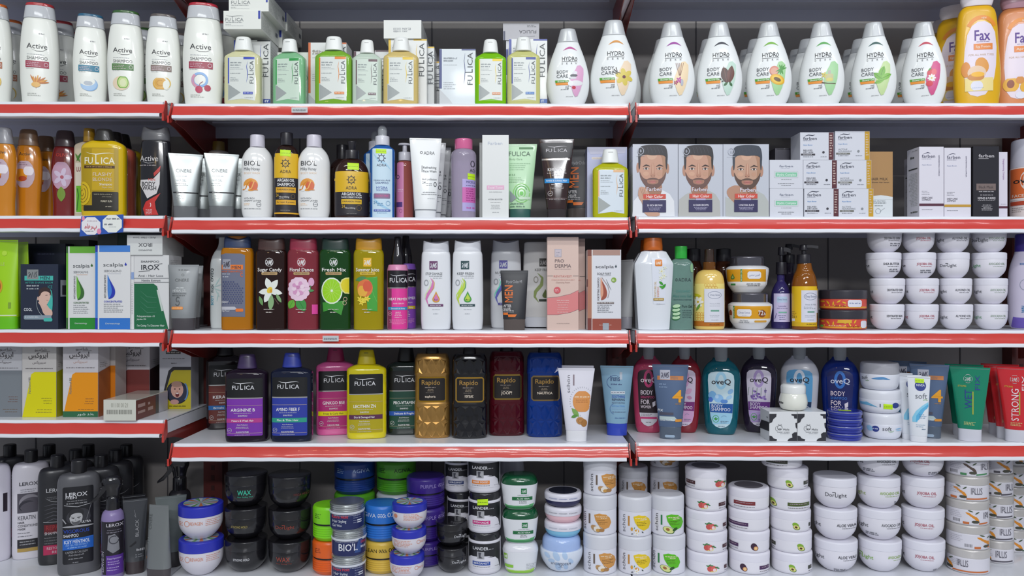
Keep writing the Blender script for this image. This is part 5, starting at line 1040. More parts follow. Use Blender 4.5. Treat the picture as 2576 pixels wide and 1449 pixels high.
def wave_shampoo(label, cx, W, y0, d, mc_, name_, c, dropc, txt, at=None):
    s = It('shampoo_bottle', label, 'bottle', 'C3', 1012, 1207, 'C3', d, dp=.52, w=366, at=at if at else V['C3'][0]+cx/V['C3'][2], kx=W/366, k=(1207-y0)/(1207-150.), group='white shampoo bottles with scooped caps')
    s.body([(1207, 340, 24), (1100, 362, 40), (800, 366, 60), (400, 352, 50), (310, 345, 16), (278, 322, 8)], satin('e6e8ec'), n=2.6, name='bottle')
    mmark(s, 932, 395, 1030, 494, mc_, 'd8dce0'); s.t(name_, 885, 1088, 530, 558, '54585c', 0).mi(930, 1085, 568, '84888c', 9).mi(975, 1085, 590, 'b0b4b8', 9)
    s.ring(895, 650, 22, 32, 10, 'a8acb0')
    s.ln([(945, 590), (975, 640), (965, 700), (920, 780), (895, 840), (920, 920)], 34, c, taper=True).ln([(925, 610), (950, 650), (935, 710), (885, 790), (875, 850)], 14, c[:2]+'e8'+c[4:], taper=True).ln([(965, 600), (992, 650), (985, 710), (940, 780)], 9, dropc, taper=True)
    drop(s, 1012, 838, 46, dropc); drop(s, 1012, 838, 32, c); s.t(txt, 985, 1042, 840, 860, '3c5c30' if c > 'b' else 'a07020')
    s.r(920, 903, 1098, 930, mc_).mi(940, 1075, 912, 'd8dce0', 10).mi(965, 1060, 960, 'b8bcc0', 8).mi(980, 1040, 1012, '9a9ea4', 7)
    s.body([(280, 316, 4), (270, 318, 4), (150, 302, 8)], satin('dcdee4'), n=2.6, dp=.56, name='cap', scoop=36)
    return s
wave_shampoo('white damage care shampoo bottle with pink wave and amber drop', 640, 358, 155, .012, '6c3c68', 'STOP DAMAGE', 'd87cb8', 'd89c28', '5x1')
wave_shampoo('white keep fresh shampoo bottle with lime wave and green drop', 1012, 366, 150, .008, '28484c', 'KEEP FRESH', 'c0d84c', '3c9c3c', '4x1')
wave_shampoo('white daily shampoo bottle with blue wave behind the black tube', 1462, 366, 168, .085, '5c58a8', 'NUTRI DAILY', '6c70c8', '3c3c98', '3x1')
s = It('shampoo_bottle', 'dim white shampoo bottle standing on its cap behind the pink cleansing carton', 'bottle', 'C3', 1850, 1190, 'C3', .09, dp=.5, w=370)
s.body([(1180, 320, 6), (1060, 350, 4)], satin('dcdee4'), n=2.6, name='cap').body([(1060, 368, 4), (700, 378, 60), (300, 362, 50), (175, 345, 26)], satin('dcdad8'), n=2.6, name='bottle')
mmark(s, 1855, 370, 1950, 466, '34302c', 'b0acac'); s.t('KEEP FRESH', 1800, 1990, 492, 520, '54504c', 0).ring(1815, 620, 24, 34, 10, '9a968c').ln([(1830, 540), (1890, 600), (1880, 680), (1810, 760), (1800, 820), (1850, 890)], 40, '8c9c58', taper=True); drop(s, 1925, 800, 36, '5c6c38'); s.r(1850, 850, 1990, 876, '2c342c')
men_tube('black after shave tube with orange lettering in front of the blue wave shampoo', 'C3', 1560, 0, 'C3', .002)
def pink_carton(label, d, at=None):
    s = carton(label, 'C4', 78, 445, 122, 1216, 'C3', d, .045, 'dcc0b4', group='pink cleansing foam cartons', at=at)
    s.poly([(78, 840), (200, 830), (350, 795), (445, 748), (445, 972), (350, 1010), (200, 1035), (78, 1036)], 'dc8484').ln([(78, 836), (200, 826), (350, 792), (445, 746)], 3, '84646c').ln([(78, 1036), (200, 1036), (350, 1010), (445, 972)], 3, '84646c').r(78, 122, 445, 165, 'bca49c')
    s.r(165, 262, 245, 358, 'b0acb8').r(172, 270, 238, 350, 'c8bcc4').mi(185, 225, 300, '8c8898', 10, rows=2, gap=30).t('PRO', 164, 278, 385, 420, '6c5c60', 0).t('DERMA', 164, 358, 440, 480, '6c5c60', 0).mi(165, 360, 496, 'a89498', 5).ln([(80, 580), (145, 580)], 4, '5c585c').ln([(380, 580), (445, 580)], 4, '5c585c').t('REVITAVEST', 150, 368, 572, 595, 'cc7c74', 0).mi(130, 398, 620, 'd49c90', 10).t('Cleansing Foam', 178, 345, 648, 664, 'a8847c', 0)
    s.e(195, 748, 40, 40, 'd05c64').mi(170, 220, 735, 'f0d0d0', 10, rows=2, gap=16).mi(190, 340, 862, 'f0d0cc', 10).mi(175, 350, 890, 'ecc4c0', 8, rows=5, gap=28, al='c').mi(190, 340, 1135, 'b09c94', 6)
    s.side(1).poly([(0, 770), (100, 750), (100, 970), (0, 990)], 'cc8c88'); return s
pk = pink_carton('tall pink cleansing foam carton with coral wave, front one', .006)
cp(pk, 'tall pink cleansing foam carton with coral wave, standing behind its twin', V['C4'][0]+335/4.675, .058, yaw=0)
s = carton('white and brown scalp fortifying shampoo carton with a brown drop', 'C4', 552, 946, 265, 1208, 'C3', .010, .045, 'dfe0e6')
s.r(552, 265, 600, 1208, 'b07860').r(552, 265, 600, 338, '7c4438').r(552, 1070, 600, 1208, '7c3c34').r(600, 265, 612, 1208, 'e8e4e0').r(612, 267, 936, 330, 'b08c80').r(608, 1075, 948, 1208, '9c4c3c').r(540, 612, 556, 700, '5c3430')
s.t('scalpia', 642, 862, 445, 480, '44444c', 0); drop(s, 885, 462, 12, '3c4c54'); s.t('SCALP FORT', 664, 828, 535, 560, '6c6c70').ln([(700, 572), (830, 568)], 3, '84868c').t('FORTIFYING SHAMPOO', 668, 690, 590, 862, '6c6468', 1, 90)
s.ch = 2; s.poly([(705, 590), (705, 585), (750, 680), (782, 760), (778, 810), (750, 845), (702, 860)], 'dca084').poly([(715, 620), (760, 690), (785, 770), (775, 825), (740, 852), (702, 860), (735, 800), (740, 740)], 'a0503c'); s.ch = 0; s.ln([(720, 590), (790, 690), (808, 760), (790, 830)], 6, '9a8480').ln([(770, 610), (800, 680), (830, 740)], 6, '5c6468', taper=True).e(860, 620, 30, 30, '84a83c').mi(840, 880, 608, 'e4ecd0', 9, rows=2, gap=16).r(665, 880, 862, 900, '5c4c4c').mi(670, 855, 884, 'e0dcd8', 10).mi(668, 865, 912, '84868c', 10, rows=5, gap=20).mi(690, 840, 1145, 'd8b0a4', 10).r(730, 1128, 802, 1206, 'a0a8b0')
s = tube('cosmetic_tube', 'silver tube seen edge on between the fortifying carton and the faceted bottle', 'C4', 1030, 1190, 'C3', .06, 145, 215, 1050, 378, 'a8a8a8', '8c8a90', yaw=-62, depb=.6, at=1570)
s.e(960, 740, 48, 90, '8c7464').mi(990, 1050, 640, '6c6860', 6, rows=14, gap=18)
def faceted(label, d, at=None):
    s = It('conditioner_bottle', label, 'bottle', 'C4', 1325, 1212, 'R3', d, dp=.55, w=460, at=at, yaw=0, group='white faceted bottles')
    s.body([(1212, 375, 10), (1180, 380, 10), (430, 468, 20), (285, 300, 10), (265, 180, 4)], gloss('e4e8ee'), n=2.6, name='bottle', sides=10, flat=True)
    s.part('label', 'white label with white flowers').poly([(1280, 362), (1462, 362), (1448, 905), (1305, 905)], 'e0e4ee').r(1322, 382, 1408, 462, 'dc8430', 14); mmark(s, 1328, 392, 1400, 456, 'dc8430', 'f0e4d4')
    for x, y, r in ((1400, 520, 38), (1430, 575, 34), (1395, 600, 30), (1440, 480, 24)): flower(s, x, y, r, 'e8ecdc', 'd8b838')
    leaf(s, 1395, 660, 32, 14, 40, '3c9c30'); leaf(s, 1425, 700, 40, 16, -50, '3c9c30'); leaf(s, 1400, 705, 30, 12, 20, '4cac3c')
    s.t('MOISTURE OIL', 1315, 1338, 640, 825, 'd8b878', 0, 90).t('SHAMPOO', 1348, 1370, 700, 825, 'dc8c60', 0, 90).r(1305, 835, 1428, 865, 'b09040').mi(1318, 1415, 844, 'ecd8a8', 11).mi(1340, 1390, 900, 'b0b4bc', 6)
    s.body([(270, 225, 4), (235, 228, 6), (120, 212, 12)], satin('c8641c'), name='cap', sides=16, n=2, dp=.9, xo=-5)
    return s
fc = faceted('white faceted bottle with orange cap and white flowers', .006)
cp(fc, 'white faceted bottle with orange cap directly behind the other', 1635, .075, yaw=0)
s = It('aloe_gel_bottle', 'clear bottle of green aloe gel with bright green cap', 'bottle', 'C4', 1650, 1208, 'R3', .016, dp=.6, w=300)
s.body([(1208, 285, 10), (440, 300, 30), (390, 230, 30), (368, 145, 6)], clear('9cc4b8', .6), name='bottle', n=2.6)
s.part('label', 'printed clear film with aloe slices').t('ADRA', 1618, 1768, 600, 640, '2c3c40', 0).ring(1598, 620, 10, 15, 6, '2c3c40').t('ORGANIC', 1590, 1765, 740, 768, '4c8c84', 0).t('Aloe vera Gel', 1555, 1775, 795, 825, '3c7c74', 0).t('SOOTHING & MOISTURE', 1565, 1775, 848, 862, '2c4c50').t('Pure Gel', 1662, 1782, 915, 948, '2c4440').mi(1665, 1785, 975, '3c5454', 8, rows=5, gap=21)
for i in range(4): s.e(1592+(i % 2)*4, 1070-i*45, 50, 28, '2c6c3c', -8).e(1594+(i % 2)*4, 1064-i*45, 46, 20, 'b8d8b0', -8)
s.e(1780, 480, 20, 60, '8cb88c')
s.body([(370, 146, 6), (225, 148, 10), (222, 130, 4)], satin('2cac3c'), name='cap', dp=1)
s = It('body_lotion_bottle', 'yellow milk and honey lotion bottle with white label and brown pump', 'bottle', 'C5', 533, 1208, 'R3', .012, w=368, dp=.8)
s.body([(1208, 340, 20), (1170, 366, 16), (640, 366, 90), (530, 300, 90), (495, 152, 14)], gloss('eac86c'), name='bottle')
s.part('label').r(352, 665, 716, 1105, 'f0dc80').r(352, 1105, 716, 1165, 'b86c1c')
for i in range(5):
    for j in range(4): s.ring(490+j*36+(i % 2)*18, 680+i*30, 15, 15, 4, 'dca848') if i < 2 else s.ring(385+j*30, 960+i*30, 15, 15, 4, 'dca040')
flower(s, 400, 880, 66, 'f0ece0', 'd8b020', 7); leaf(s, 380, 800, 60, 18, 10, 'c8c020'); leaf(s, 405, 940, 50, 14, 120, '6c9c3c')
s.r(475, 724, 712, 1118, 'dcdde6').ring(597, 798, 78, 42, 5, '848ca0').t('Deep Sense', 545, 660, 784, 806, '848ca0', 0).t('Honey & Milk', 540, 662, 892, 906, 'a8acb4', 0).mi(540, 660, 922, 'b0b4bc', 8).r(552, 974, 650, 992, '6ca48c').mi(530, 665, 1036, '9aa0a8', 6, rows=2, gap=15, al='c').mi(560, 640, 1088, '9aa0a8', 6).mi(540, 655, 1138, '7c4c14', 10)
s.body([(500, 150, 4), (405, 148, 6)], M('7c4c1c', .15, .5, 0, .3), name='collar', dp=1).body([(410, 120, 4), (255, 112, 10), (250, 100, 6)], M('3c2a20', .2, .5), name='cap', dp=1)
for x, l, dd in ((700, 'dark brown bottle with black cap in shadow behind the honey lotion', .108), (345, 'black capped bottle in the dark between the aloe gel and the honey lotion', .11)):
    s = It('shampoo_bottle', l, 'bottle', 'C5', x, 1205, 'R3', dd, w=230)
    s.body([(1205, 225, 12), (520, 230, 40), (420, 170, 10)], M('4c2818', .12, .5, 0, .2), name='bottle').body([(425, 176, 4), (272, 172, 8)], satin('26242a'), name='cap')
def hair_mask(label, cx, rb, y0, W, on=None, flip=0):
    s = It('hair_mask_jar', label, 'jar', 'C5', cx, rb, 'R3', .010, w=W, on=on, group='orange and white hair mask jars')
    H = rb-y0; a = W/2
    s.body([(rb, W*.62, 10), (rb-H*.1, W*.76, 10), (rb-H*.22, W*.9, 16), (rb-H*.60, W, 10), (rb-H*.68, W*.99, 8), (rb-H*.74, W*.82, 6)], satin('e4e4e6'), name='jar', seg=48)
    ya, yb = rb-H*.64, rb-H*.30
    s.part('label').poly([(cx-a*.95, ya), (cx+a*.93, ya), (cx+a*.92, yb), (cx-a*.93, yb)], 'e0a01c').poly([(cx-a*.93, yb), (cx+a*.92, yb), (cx+a*.88, yb+H*.13), (cx-a*.88, yb+H*.13)], 'ecebea')
    if flip:
        s.poly([(cx-a*.3, ya), (cx-a*.22, ya), (cx-a*.22, yb), (cx-a*.3, yb)], '2c8c3c').t('ARGAN OIL', cx-a*.29, cx-a*.23, ya+10, yb-8, 'e0e8d8', 1, 90).r(cx+a*.02, ya+H*.06, cx+a*.64, yb-H*.08, 'ecebf0', 0, 18).t('\uFEB2\uFEE8\uFEB3 \uFED6\uFEF4\uFEE4\uFECB'.replace('\uFECB', '\uFED3').replace('\uFED6', '\uFEE6'), cx+a*.1, cx+a*.58, ya+H*.12, yb-H*.16, '6c7ca4', 0)
        drop(s, cx-a*.66, ya+H*.22, 24, '4c7c3c'); drop(s, cx-a*.66, ya+H*.22, 12, 'a8b868'); s.r(cx-a*.75, yb+H*.05, cx-a*.53, yb+H*.1, '3c8c4c').mi(cx-a*.05, cx+a*.65, yb+H*.05, '3c4048', 10, rows=2, gap=20, al='c').r(cx+a*.86, ya, cx+a*.97, yb+H*.14, 'e8e8ec')
    else:
        s.r(cx-a*.97, ya, cx-a*.75, yb+H*.12, 'ecebea').r(cx-a*.76, ya, cx-a*.69, yb, '2c8c3c').t('ARGAN OIL', cx-a*.755, cx-a*.70, ya+10, yb-8, 'e0e8d8', 1, 90).r(cx-a*.58, ya+H*.08, cx+a*.07, yb-H*.06, 'ecebf0', 0, 18).t('Deep Sense', cx-a*.5, cx, ya+H*.15, ya+H*.20, '7c84a4', 0).mi(cx-a*.35, cx-a*.12, ya+H*.24, '9aa0b0', 6).e(cx+a*.54, ya+H*.20, 44, 44, '8c4c20').t('72', cx+a*.36, cx+a*.6, ya+H*.12, ya+H*.24, 'ecebea').t('h', cx+a*.62, cx+a*.7, ya+H*.17, ya+H*.24, 'ecebea').e(cx-a*.87, ya+H*.2, 18, 40, '9c4c2c').e(cx-a*.87, ya+H*.32, 20, 30, 'e8dcd0')
        s.t('Hair Repair', cx-a*.45, cx-a*.08, yb+H*.03, yb+H*.065, '5c6474', 0).t('HAIR MASK', cx-a*.5, cx-a*.02, yb+H*.08, yb+H*.12, '5c6474', 0).r(cx+a*.2, yb+H*.045, cx+a*.74, yb+H*.10, 'dca43c', 8)
    s.body([(rb-H*.735, W*.80, 3), (y0+12, W*.80, 10), (y0, W*.74, 6)], M('5c5a62', .12, .8, .5), name='lid', seg=48)
    return s
m1 = hair_mask('orange banded hair mask jar with 72h mark, lower one of the pair', 1012, 1208, 772, 528)
hair_mask('orange banded hair mask jar with green drop, upper one of the pair', 978, 778, 345, 515, on=m1, flip=1)
s = It('pump_bottle', 'violet lavender pump bottle with lilac label', 'bottle', 'C5', 1375, 1205, 'R3', .05, w=245, dp=1)
s.body([(1205, 235, 12), (790, 245, 70), (690, 160, 60), (640, 90, 10), (560, 92, 6)], clear('3c3470', .3), name='bottle')
s.part('label').r(1292, 788, 1484, 1122, 'c8c0e0').r(1330, 825, 1452, 895, 'b8cce4', 10).t('Deep Sense', 1338, 1448, 848, 866, '7c8cb0', 0).t('Lavender', 1348, 1442, 926, 945, '7c74a0', 0).mi(1330, 1455, 958, '8c84ac', 9).r(1350, 1002, 1445, 1018, '7cb4a4').mi(1345, 1440, 1045, '5c5880', 8, rows=3, gap=22, al='c').ln([(1305, 1090), (1325, 1020)], 6, '5c508c')
pumphead(s, 1380, 235, 562, 130, '26242c', spout=-90 if False else 110)
s2 = It('pump_bottle', 'dark pump bottle in shadow behind the lavender one', 'bottle', 'C5', 1470, 1205, 'R3', .11, w=250)
s2.body([(1205, 240, 12), (700, 250, 60), (560, 110, 10), (440, 140, 4)], M('2c2438', .15, .5, 0, .2), name='bottle'); pumphead(s2, 1470, 215, 445, 150, '232128', spout=120)
s = It('pump_bottle', 'amber honey pump bottle with yellow wrap label, black collar and spout', 'bottle', 'C5', 1652, 1208, 'R3', .012, w=316)
s.body([(1208, 305, 10), (690, 316, 60), (560, 260, 90), (500, 190, 40), (420, 165, 6)], clear('a8641c', .4), name='bottle')
s.part('label').r(1494, 695, 1808, 1168, 'e8bc14').r(1616, 742, 1806, 1120, 'dcdce8').r(1494, 1120, 1808, 1168, 'd8b018').ring(1722, 815, 72, 40, 5, '848ca0').t('Deep Sense', 1665, 1785, 800, 826, '848ca0', 0).t('Honey & Milk', 1662, 1790, 902, 918, '9aa0a8', 0).mi(1648, 1795, 935, 'a0a8b0', 8, rows=2, gap=18).r(1690, 988, 1772, 1004, '6ca48c').mi(1660, 1790, 1038, '9aa0a8', 6, rows=2, gap=15).mi(1690, 1770, 1088, '9aa0a8', 6).mi(1680, 1785, 1136, '5c4814', 9).mi(1506, 1560, 990, 'a88410', 10, rows=3, gap=20).t('2 in 1', 1506, 1564, 1045, 1068, '4c3c10').r(1504, 1078, 1540, 1108, 'e4e4e4')
s.part('pump_tube', 'cream dip tube seen through the bottle').surf = ('f', 0, 0, 0, None)
pumphead(s, 1645, 198, 425, 175, '242228', spout=170, collar=.48)
s.parts = [p for p in s.parts if p[0] != 'pump_tube']
def butter(label, rb, y0, on=None, k=0):
    s = It('body_butter_jar', label, 'jar', 'C6', 362, rb, 'R3', .008, w=550, on=on, group='flat orange body butter jars')
    H = rb-y0
    s.body([(rb, 520, 8), (rb-14, 545, 6), (rb-H*.55, 545, 6)], satin('c84c38'), name='jar', seg=48)
    s.poly([(92, rb-H*.55), (632, rb-H*.55), (632, rb-20), (92, rb-20)], 'd85040').r(92, rb-36, 632, rb-18, 'e8a030')
    for i in range(7): leaf(s, 130+i*62, rb-H*.38+(i % 3)*12-8, 28, 9, i*50, 'e8b828'); s.e(150+i*60, rb-50, 8, 8, 'f0c840')
    if k: s.r(420, rb-H*.50, 578, rb-H*.14, 'e4e4ec', 0, 16).mi(440, 565, rb-H*.36, '6c7ca4', 14).mi(270, 400, rb-H*.22, '8c3c20', 14)
    else: s.r(566, rb-H*.46, 632, rb-H*.10, 'e4e4ec', 0, 14).t('BODY BUTTER', 408, 555, rb-46, rb-28, '8c3018', 0).r(305, rb-H*.5, 465, rb-H*.34, 'e0b030').mi(200, 385, rb-H*.22, 'f0c8a0', 9).e(120, rb-40, 18, 14, '6cc44c')
    s.body([(rb-H*.54, 556, 4), (rb-H*.62, 560, 6), (y0+8, 560, 8), (y0, 530, 8)], M('34323a', .3, .3), name='lid', seg=48)
    return s
u1 = butter('flat orange body butter jar with black lid, lower one', 1206, 978)
butter('flat orange body butter jar with black lid, upper one', 978, 750, on=u1, k=1)
def dor(s, x, y, w_, col='2c2e34', txt='DorLight'):
    """two-weight word mark with a hooked L"""
    return s.t('Dor', x, x+w_*.44, y, y+w_*.17, col, 0).ln([(x+w_*.34, y-w_*.03), (x+w_*.49, y-w_*.03), (x+w_*.48, y+w_*.165), (x+w_*.555, y+w_*.165)], w_*.03, col).t('ight', x+w_*.565, x+w_, y-w_*.0, y+w_*.17, col, 0)
OILS = dict(d=('DEHYDRATED SKIN', '34343c'), j=('JOJOBA OIL', 'b05060'), a=('ALMOND OIL', '54545c'), v=('AVOCADO OIL', '8ca08c'), s=('SHEA BUTTER', '34343c'), n=('', '34343c'), g=('AVOCADO OIL', '8cb040'), l=('ALOE VERA', '3c3e46'), k=('AVOCADO OIL', '54565c'))
def oil_jar(label, v, cx, rb, shelf, d, W, y0, kind, tx, on=None, lg=None, lgc=None, group='white oil cream jars', stamp=None, lgy=None):
    s = bowl_jar(label, v, cx, rb, shelf, d, W, y0, 'e6e4ec', 'e8e7f0', on=on, group=group, lidh=.27, foot=.46)
    on_jar(s); H = rb-y0
    name_, c = OILS[kind]; y = y0+H*.45
    if name_: s.t(name_, cx+tx, cx+tx+W*.44, y-H*.04, y+H*.045, c).mi(cx+tx+W*.12, cx+tx+W*.42, y+H*.09, c, 7)
    if lg is not None: dor(s, cx+lg, y+(lgy or 0), W*.5, lgc or '44464c')
    if stamp: s.mi(cx+stamp[0], cx+stamp[0]+W*.34, y0+H*stamp[1], '6c6e78', 14, rows=2, gap=22)
    s.surf = s.lids; s.lay = 0; s.mb = s.parts[1][1]; s.mb.box(0, 0, 0, 0, 0, 0, M('8c8c94')) if False else None
    return s
G4 = [([863, 868, 825, 835], [405, 410, 412, 405], ('d', 'd', 's', 'd'), (1212, 920, 622, 325)), ([1258, 1260, 1228, 1222], [395, 398, 398, 380], ('j', 'j', 'j', 'j'), (1210, 918, 612, 310)),
      ([1650, 1645, 1615, 1610], [395, 385, 388, 395], ('a', 'a', 'n', 'a'), (1205, 910, 612, 318)), ([2046, 2044, 2027, 2025], [398, 402, 412, 415], ('v', 'v', 'v', 'v'), (1202, 905, 606, 312))]
cname = ('first', 'second', 'third', 'last'); lv = ('on shelf', 'second layer', 'third layer', 'top layer')
for ci, (cxs, ws, kinds, bs) in enumerate(G4):
    prev = None
    for li in range(4):
        h = (292, 296, 296, 288)[li]
        what = {'d': 'black skin print', 's': 'shea print', 'j': 'jojoba print', 'a': 'almond print', 'n': 'centred word', 'v': 'avocado print'}[kinds[li]]
        prev = oil_jar(f'small white cream jar, {what}, {cname[ci]} stack from butter jars, {lv[li]}', 'C6', cxs[li], bs[li], 'R3', .008, ws[li], bs[li]-h, kinds[li], 0 if kinds[li] != 'j' else -20, on=prev,
                       lg={'n': -150}.get(kinds[li], (-365, -350, -290, -300)[ci] if li < 3 else (None, None, -290, -215)[ci]), lgc='b04858' if kinds[li] == 'j' and li == 0 else ('5c9c6c' if kinds[li] == 'v' and li in (0, 2) else None), group='small white oil cream jars', stamp=((20, .68) if (ci, li) == (1, 2) else ((70, .64) if (ci, li) in ((0, 2), (0, 3)) else None)))
s = It('body_milk_bottle', 'large white and violet body milk bottle cut by the right edge of the third row', 'bottle', 'C6', 2480, 1200, 'R3', .03, w=500, dp=.6)
s.body([(1200, 420, 40), (1100, 480, 60), (800, 500, 90), (500, 470, 120), (330, 330, 90), (120, 260, 30)], satin('cfc8dc'), name='bottle')
s.poly([(2270, 1200), (2300, 1060), (2600, 1080), (2600, 1200)], '6c58b0').ring(2440, 690, 60, 60, 6, '9aa0b0').t('BODY', 2400, 2520, 930, 1010, '3c80b0', 1, 90).mi(2380, 2560, 440, '6c84b0', 24)
s.body([(340, 330, 20), (100, 320, 30)], satin('40308c'), name='cap', dp=.6)
# ================================================================ fourth row
def hair_box(label, x0, x1, y0, rb, d, dep, col, slant, pic=0, foot=0, sidec=None, dim='d4d0d4'):
    s = carton(label, 'D1', x0, x1, y0, rb, 'L4', d, dep, dim, group='white cartons with a slanted colour field', mat=M(dim, .24, .6)); W = x1-x0
    s.t('\uFEEE\uFE92\uFEE3\uFE8E\uFEB7', x0+W*.36, x0+W*.72, y0+62, y0+92, '6c6468', 0)
    s.t('\uFEB2\uFEDB\uFEED\uFEAE\uFEF3\uFE8D', x0+W*.18, x0+W*.76, y0+112, y0+168, '4a4648', 1).ln([(x0+W*.2, y0+190), (x0+W*.42, y0+182)], 4, '74706c').ln([(x0+W*.55, y0+102), (x0+W*.82, y0+96)], 4, '74706c')
    s.t('\uFEB2\uFEDB\uFEED\uFEAE\uFE92\uFEF4\uFEB3', x0+W*.3, x0+W*.7, y0+208, y0+236, '6c6468' if not foot else 'c8a090', 0).mi(x0+W*.1, x0+W*.9, y0+290, '5c5658', 9)
    s.poly([(x0+W*.36, slant), (x1, slant), (x1, rb), (x0+2, rb), (x0+W*.27, slant+25)], col)
    s.mi(x0+W*.55, x0+W*.88, slant+300, '6c6420' if col[0] == 'd' else '6c4430', 9, rows=3, gap=28, al='r').mi(x0+W*.4, x0+W*.88, rb-90, '7c7430' if col[0] == 'd' else '6c5430', 9, rows=2, gap=30, al='r')
    s.t('Panthenol B5', x0+W*.19, x0+W*.25, slant+60, slant+250, '7c7c74' if col[0] != '8' else 'd8c8c8', 1, 90)
    if foot: s.r(x0+2, rb-65, x1, rb, '2c6844').t('\uFEE9\uFEAD\uFEEE\uFEB7 \uFEAA\uFEBF'.replace('\uFEBF', '\uFEC2'), x0+W*.38, x0+W*.88, rb-48, rb-20, 'd8e4dc')
    s.side(1).poly([(0, slant), (100, slant-50), (100, rb), (0, rb)], sidec or col).mi(12, 88, slant-110, '7c7870', 6, rows=3, gap=22)
    return s
hair_box('white and grey anti hair loss carton at the left edge of the fourth row', -150, 256, 55, 912, .04, .05, '7c8288', 378, dim='c4c4c8')
hair_box('white and yellow carton with slanted yellow field', 258, 652, 60, 916, .034, .05, 'dcd400', 395, sidec='a09c10', dim='ccc8c4')
hair_box('white and orange carton with green foot band', 728, 1135, 50, 914, .036, .05, 'e8940c', 400, foot=1, sidec='a0582c')
s = carton('orange and white carton in shadow right behind the green footed one', 'D1', 1000, 1335, 60, 915, 'L4', .09, .05, 'c4bcb8'); s.r(1000, 365, 1335, 915, 'd87c18')
hair_box('white and brown carton with slanted maroon field, behind the lying carton', 1340, 1732, 30, 828, .147, .06, '843c38', 370, sidec='341c20')
s = carton('white baby shampoo carton with laughing baby picture in a circle', 'D1', 1925, 2290, 100, 820, 'L4', .152, .045, 'c8c8d0', mat=M('c8c8d0', .3, .5), at=441)
s.r(2000, 150, 2170, 185, '2a2628').mi(2010, 2155, 160, 'c0b8b0', 16).mi(1960, 2215, 235, '6c6468', 9).mi(2060, 2120, 288, '6c6468', 10)
s.poly([(2080, 335), (2290, 335), (2290, 372), (2100, 372), (2060, 400), (1990, 640), (1968, 640), (2030, 380)], '2c2a30').poly([(2095, 372), (2288, 372), (2288, 820), (1940, 820), (1990, 640), (2065, 400)], 'c8b828')
s.ch = 0; s.e(2132, 632, 130, 132, '24242c', m=28).e(2132, 632, 118, 120, '34384c', m=28).e(2130, 600, 72, 92, 'd8a898').e(2125, 535, 62, 36, 'b89080').e(2100, 740, 50, 30, 'c89890').e(2104, 590, 9, 8, '3c2828').e(2158, 590, 9, 8, '3c2828').e(2132, 655, 22, 28, '702c30').e(2132, 640, 17, 8, 'ecdcd8').e(2132, 618, 9, 7, 'c08878').arc(2210, 620, 40, 95, -80, 80, 16, '6c94c4').mi(2040, 2240, 782, '44400c', 12)
s = carton('lying carton with printed barcode label at the right end of the left shelf', 'D1', 1198, 1572, 728, 970, 'L4', -.013, .155, 'd4d4c4', mat=M('d4d4c8', .25, .6))
s.t('011010121', 1285, 1490, 765, 815, 'a4a498', 0); rnd = random.Random(4)
x = 1235
while x < 1530: w_ = rnd.uniform(3, 9); s.poly([(x, 845), (x+w_, 845), (x+w_, 895), (x, 895)], '84847c', 1); x += w_+rnd.uniform(3, 9)
s.side(1).r(0, 740, 60, 968, '74403c').r(60, 740, 70, 968, '484850').r(70, 740, 100, 968, 'b8b8c4').mi(5, 55, 790, 'b89890', 40, rows=2, gap=70)
s.side(2).surf = s.surf
# middle bay bottles
def at2(cx): return V['D2'][0]+cx/V['D2'][2]
tall_shampoo('dark brown keratin shampoo bottle in shadow at the left end of the fourth row', 'D2', 300, 0, 'C4', .165, 0, '1e1418', '1a181c', '6c3028', '2c6cb0', 'KERATIN', 'Brittle Hair', at=at2(292), k=.99, kx=.94, yaw='f')
tall_shampoo('dark violet arginine shampoo bottle with purple label', 'D2', 535, 0, 'C4', .008, 0, '1e1222', '3c2c54', '7c34a8', 'b83c8c', 'ARGININE B', 'Mature & Weak Hair', at=at2(537), k=.985, kx=1.07, trans=.1, yaw=6)
tall_shampoo('dark blue amino fiber shampoo bottle with blue label', 'D2', 1030, 0, 'C4', .010, 0, '161c34', '2c3c9c', '2c3ca0', '2c9c84', 'AMINO FIBER F', 'Flat & Thin Hair', at=at2(1032), k=1.0, kx=1.04, trans=.1, yaw=4)
tall_shampoo('pink ginkgo shampoo bottle with yellow band, partly behind the yellow one', 'D2', 1500, 0, 'C4', .090, 0, 'dc5c9c', 'a82c60', 'b42c74', 'e8dc10', 'GINKGO B5E', 'Frizzy & Curly Hair', at=at2(1512), k=.99, kx=.98, bw='605010')
tall_shampoo('yellow lecithin shampoo bottle with purple band', 'D2', 1855, 0, 'C4', .045, 0, 'dccc08', 'd0bc08', 'b0a010', '5c2c4c', 'LECITHIN ZN', 'Dry & Damaged Hair', at=at2(1855), k=1, kx=1)
tall_shampoo('dark green vitamin shampoo bottle in shadow beside the gold bottle', 'D2', 2290, 0, 'C4', .092, 0, '16241e', '1c1c1e', '1c4838', '2c58b0', 'PRO-VITAMIN', 'Delicate & Fragile', at=at2(2290), k=.99, kx=.95)
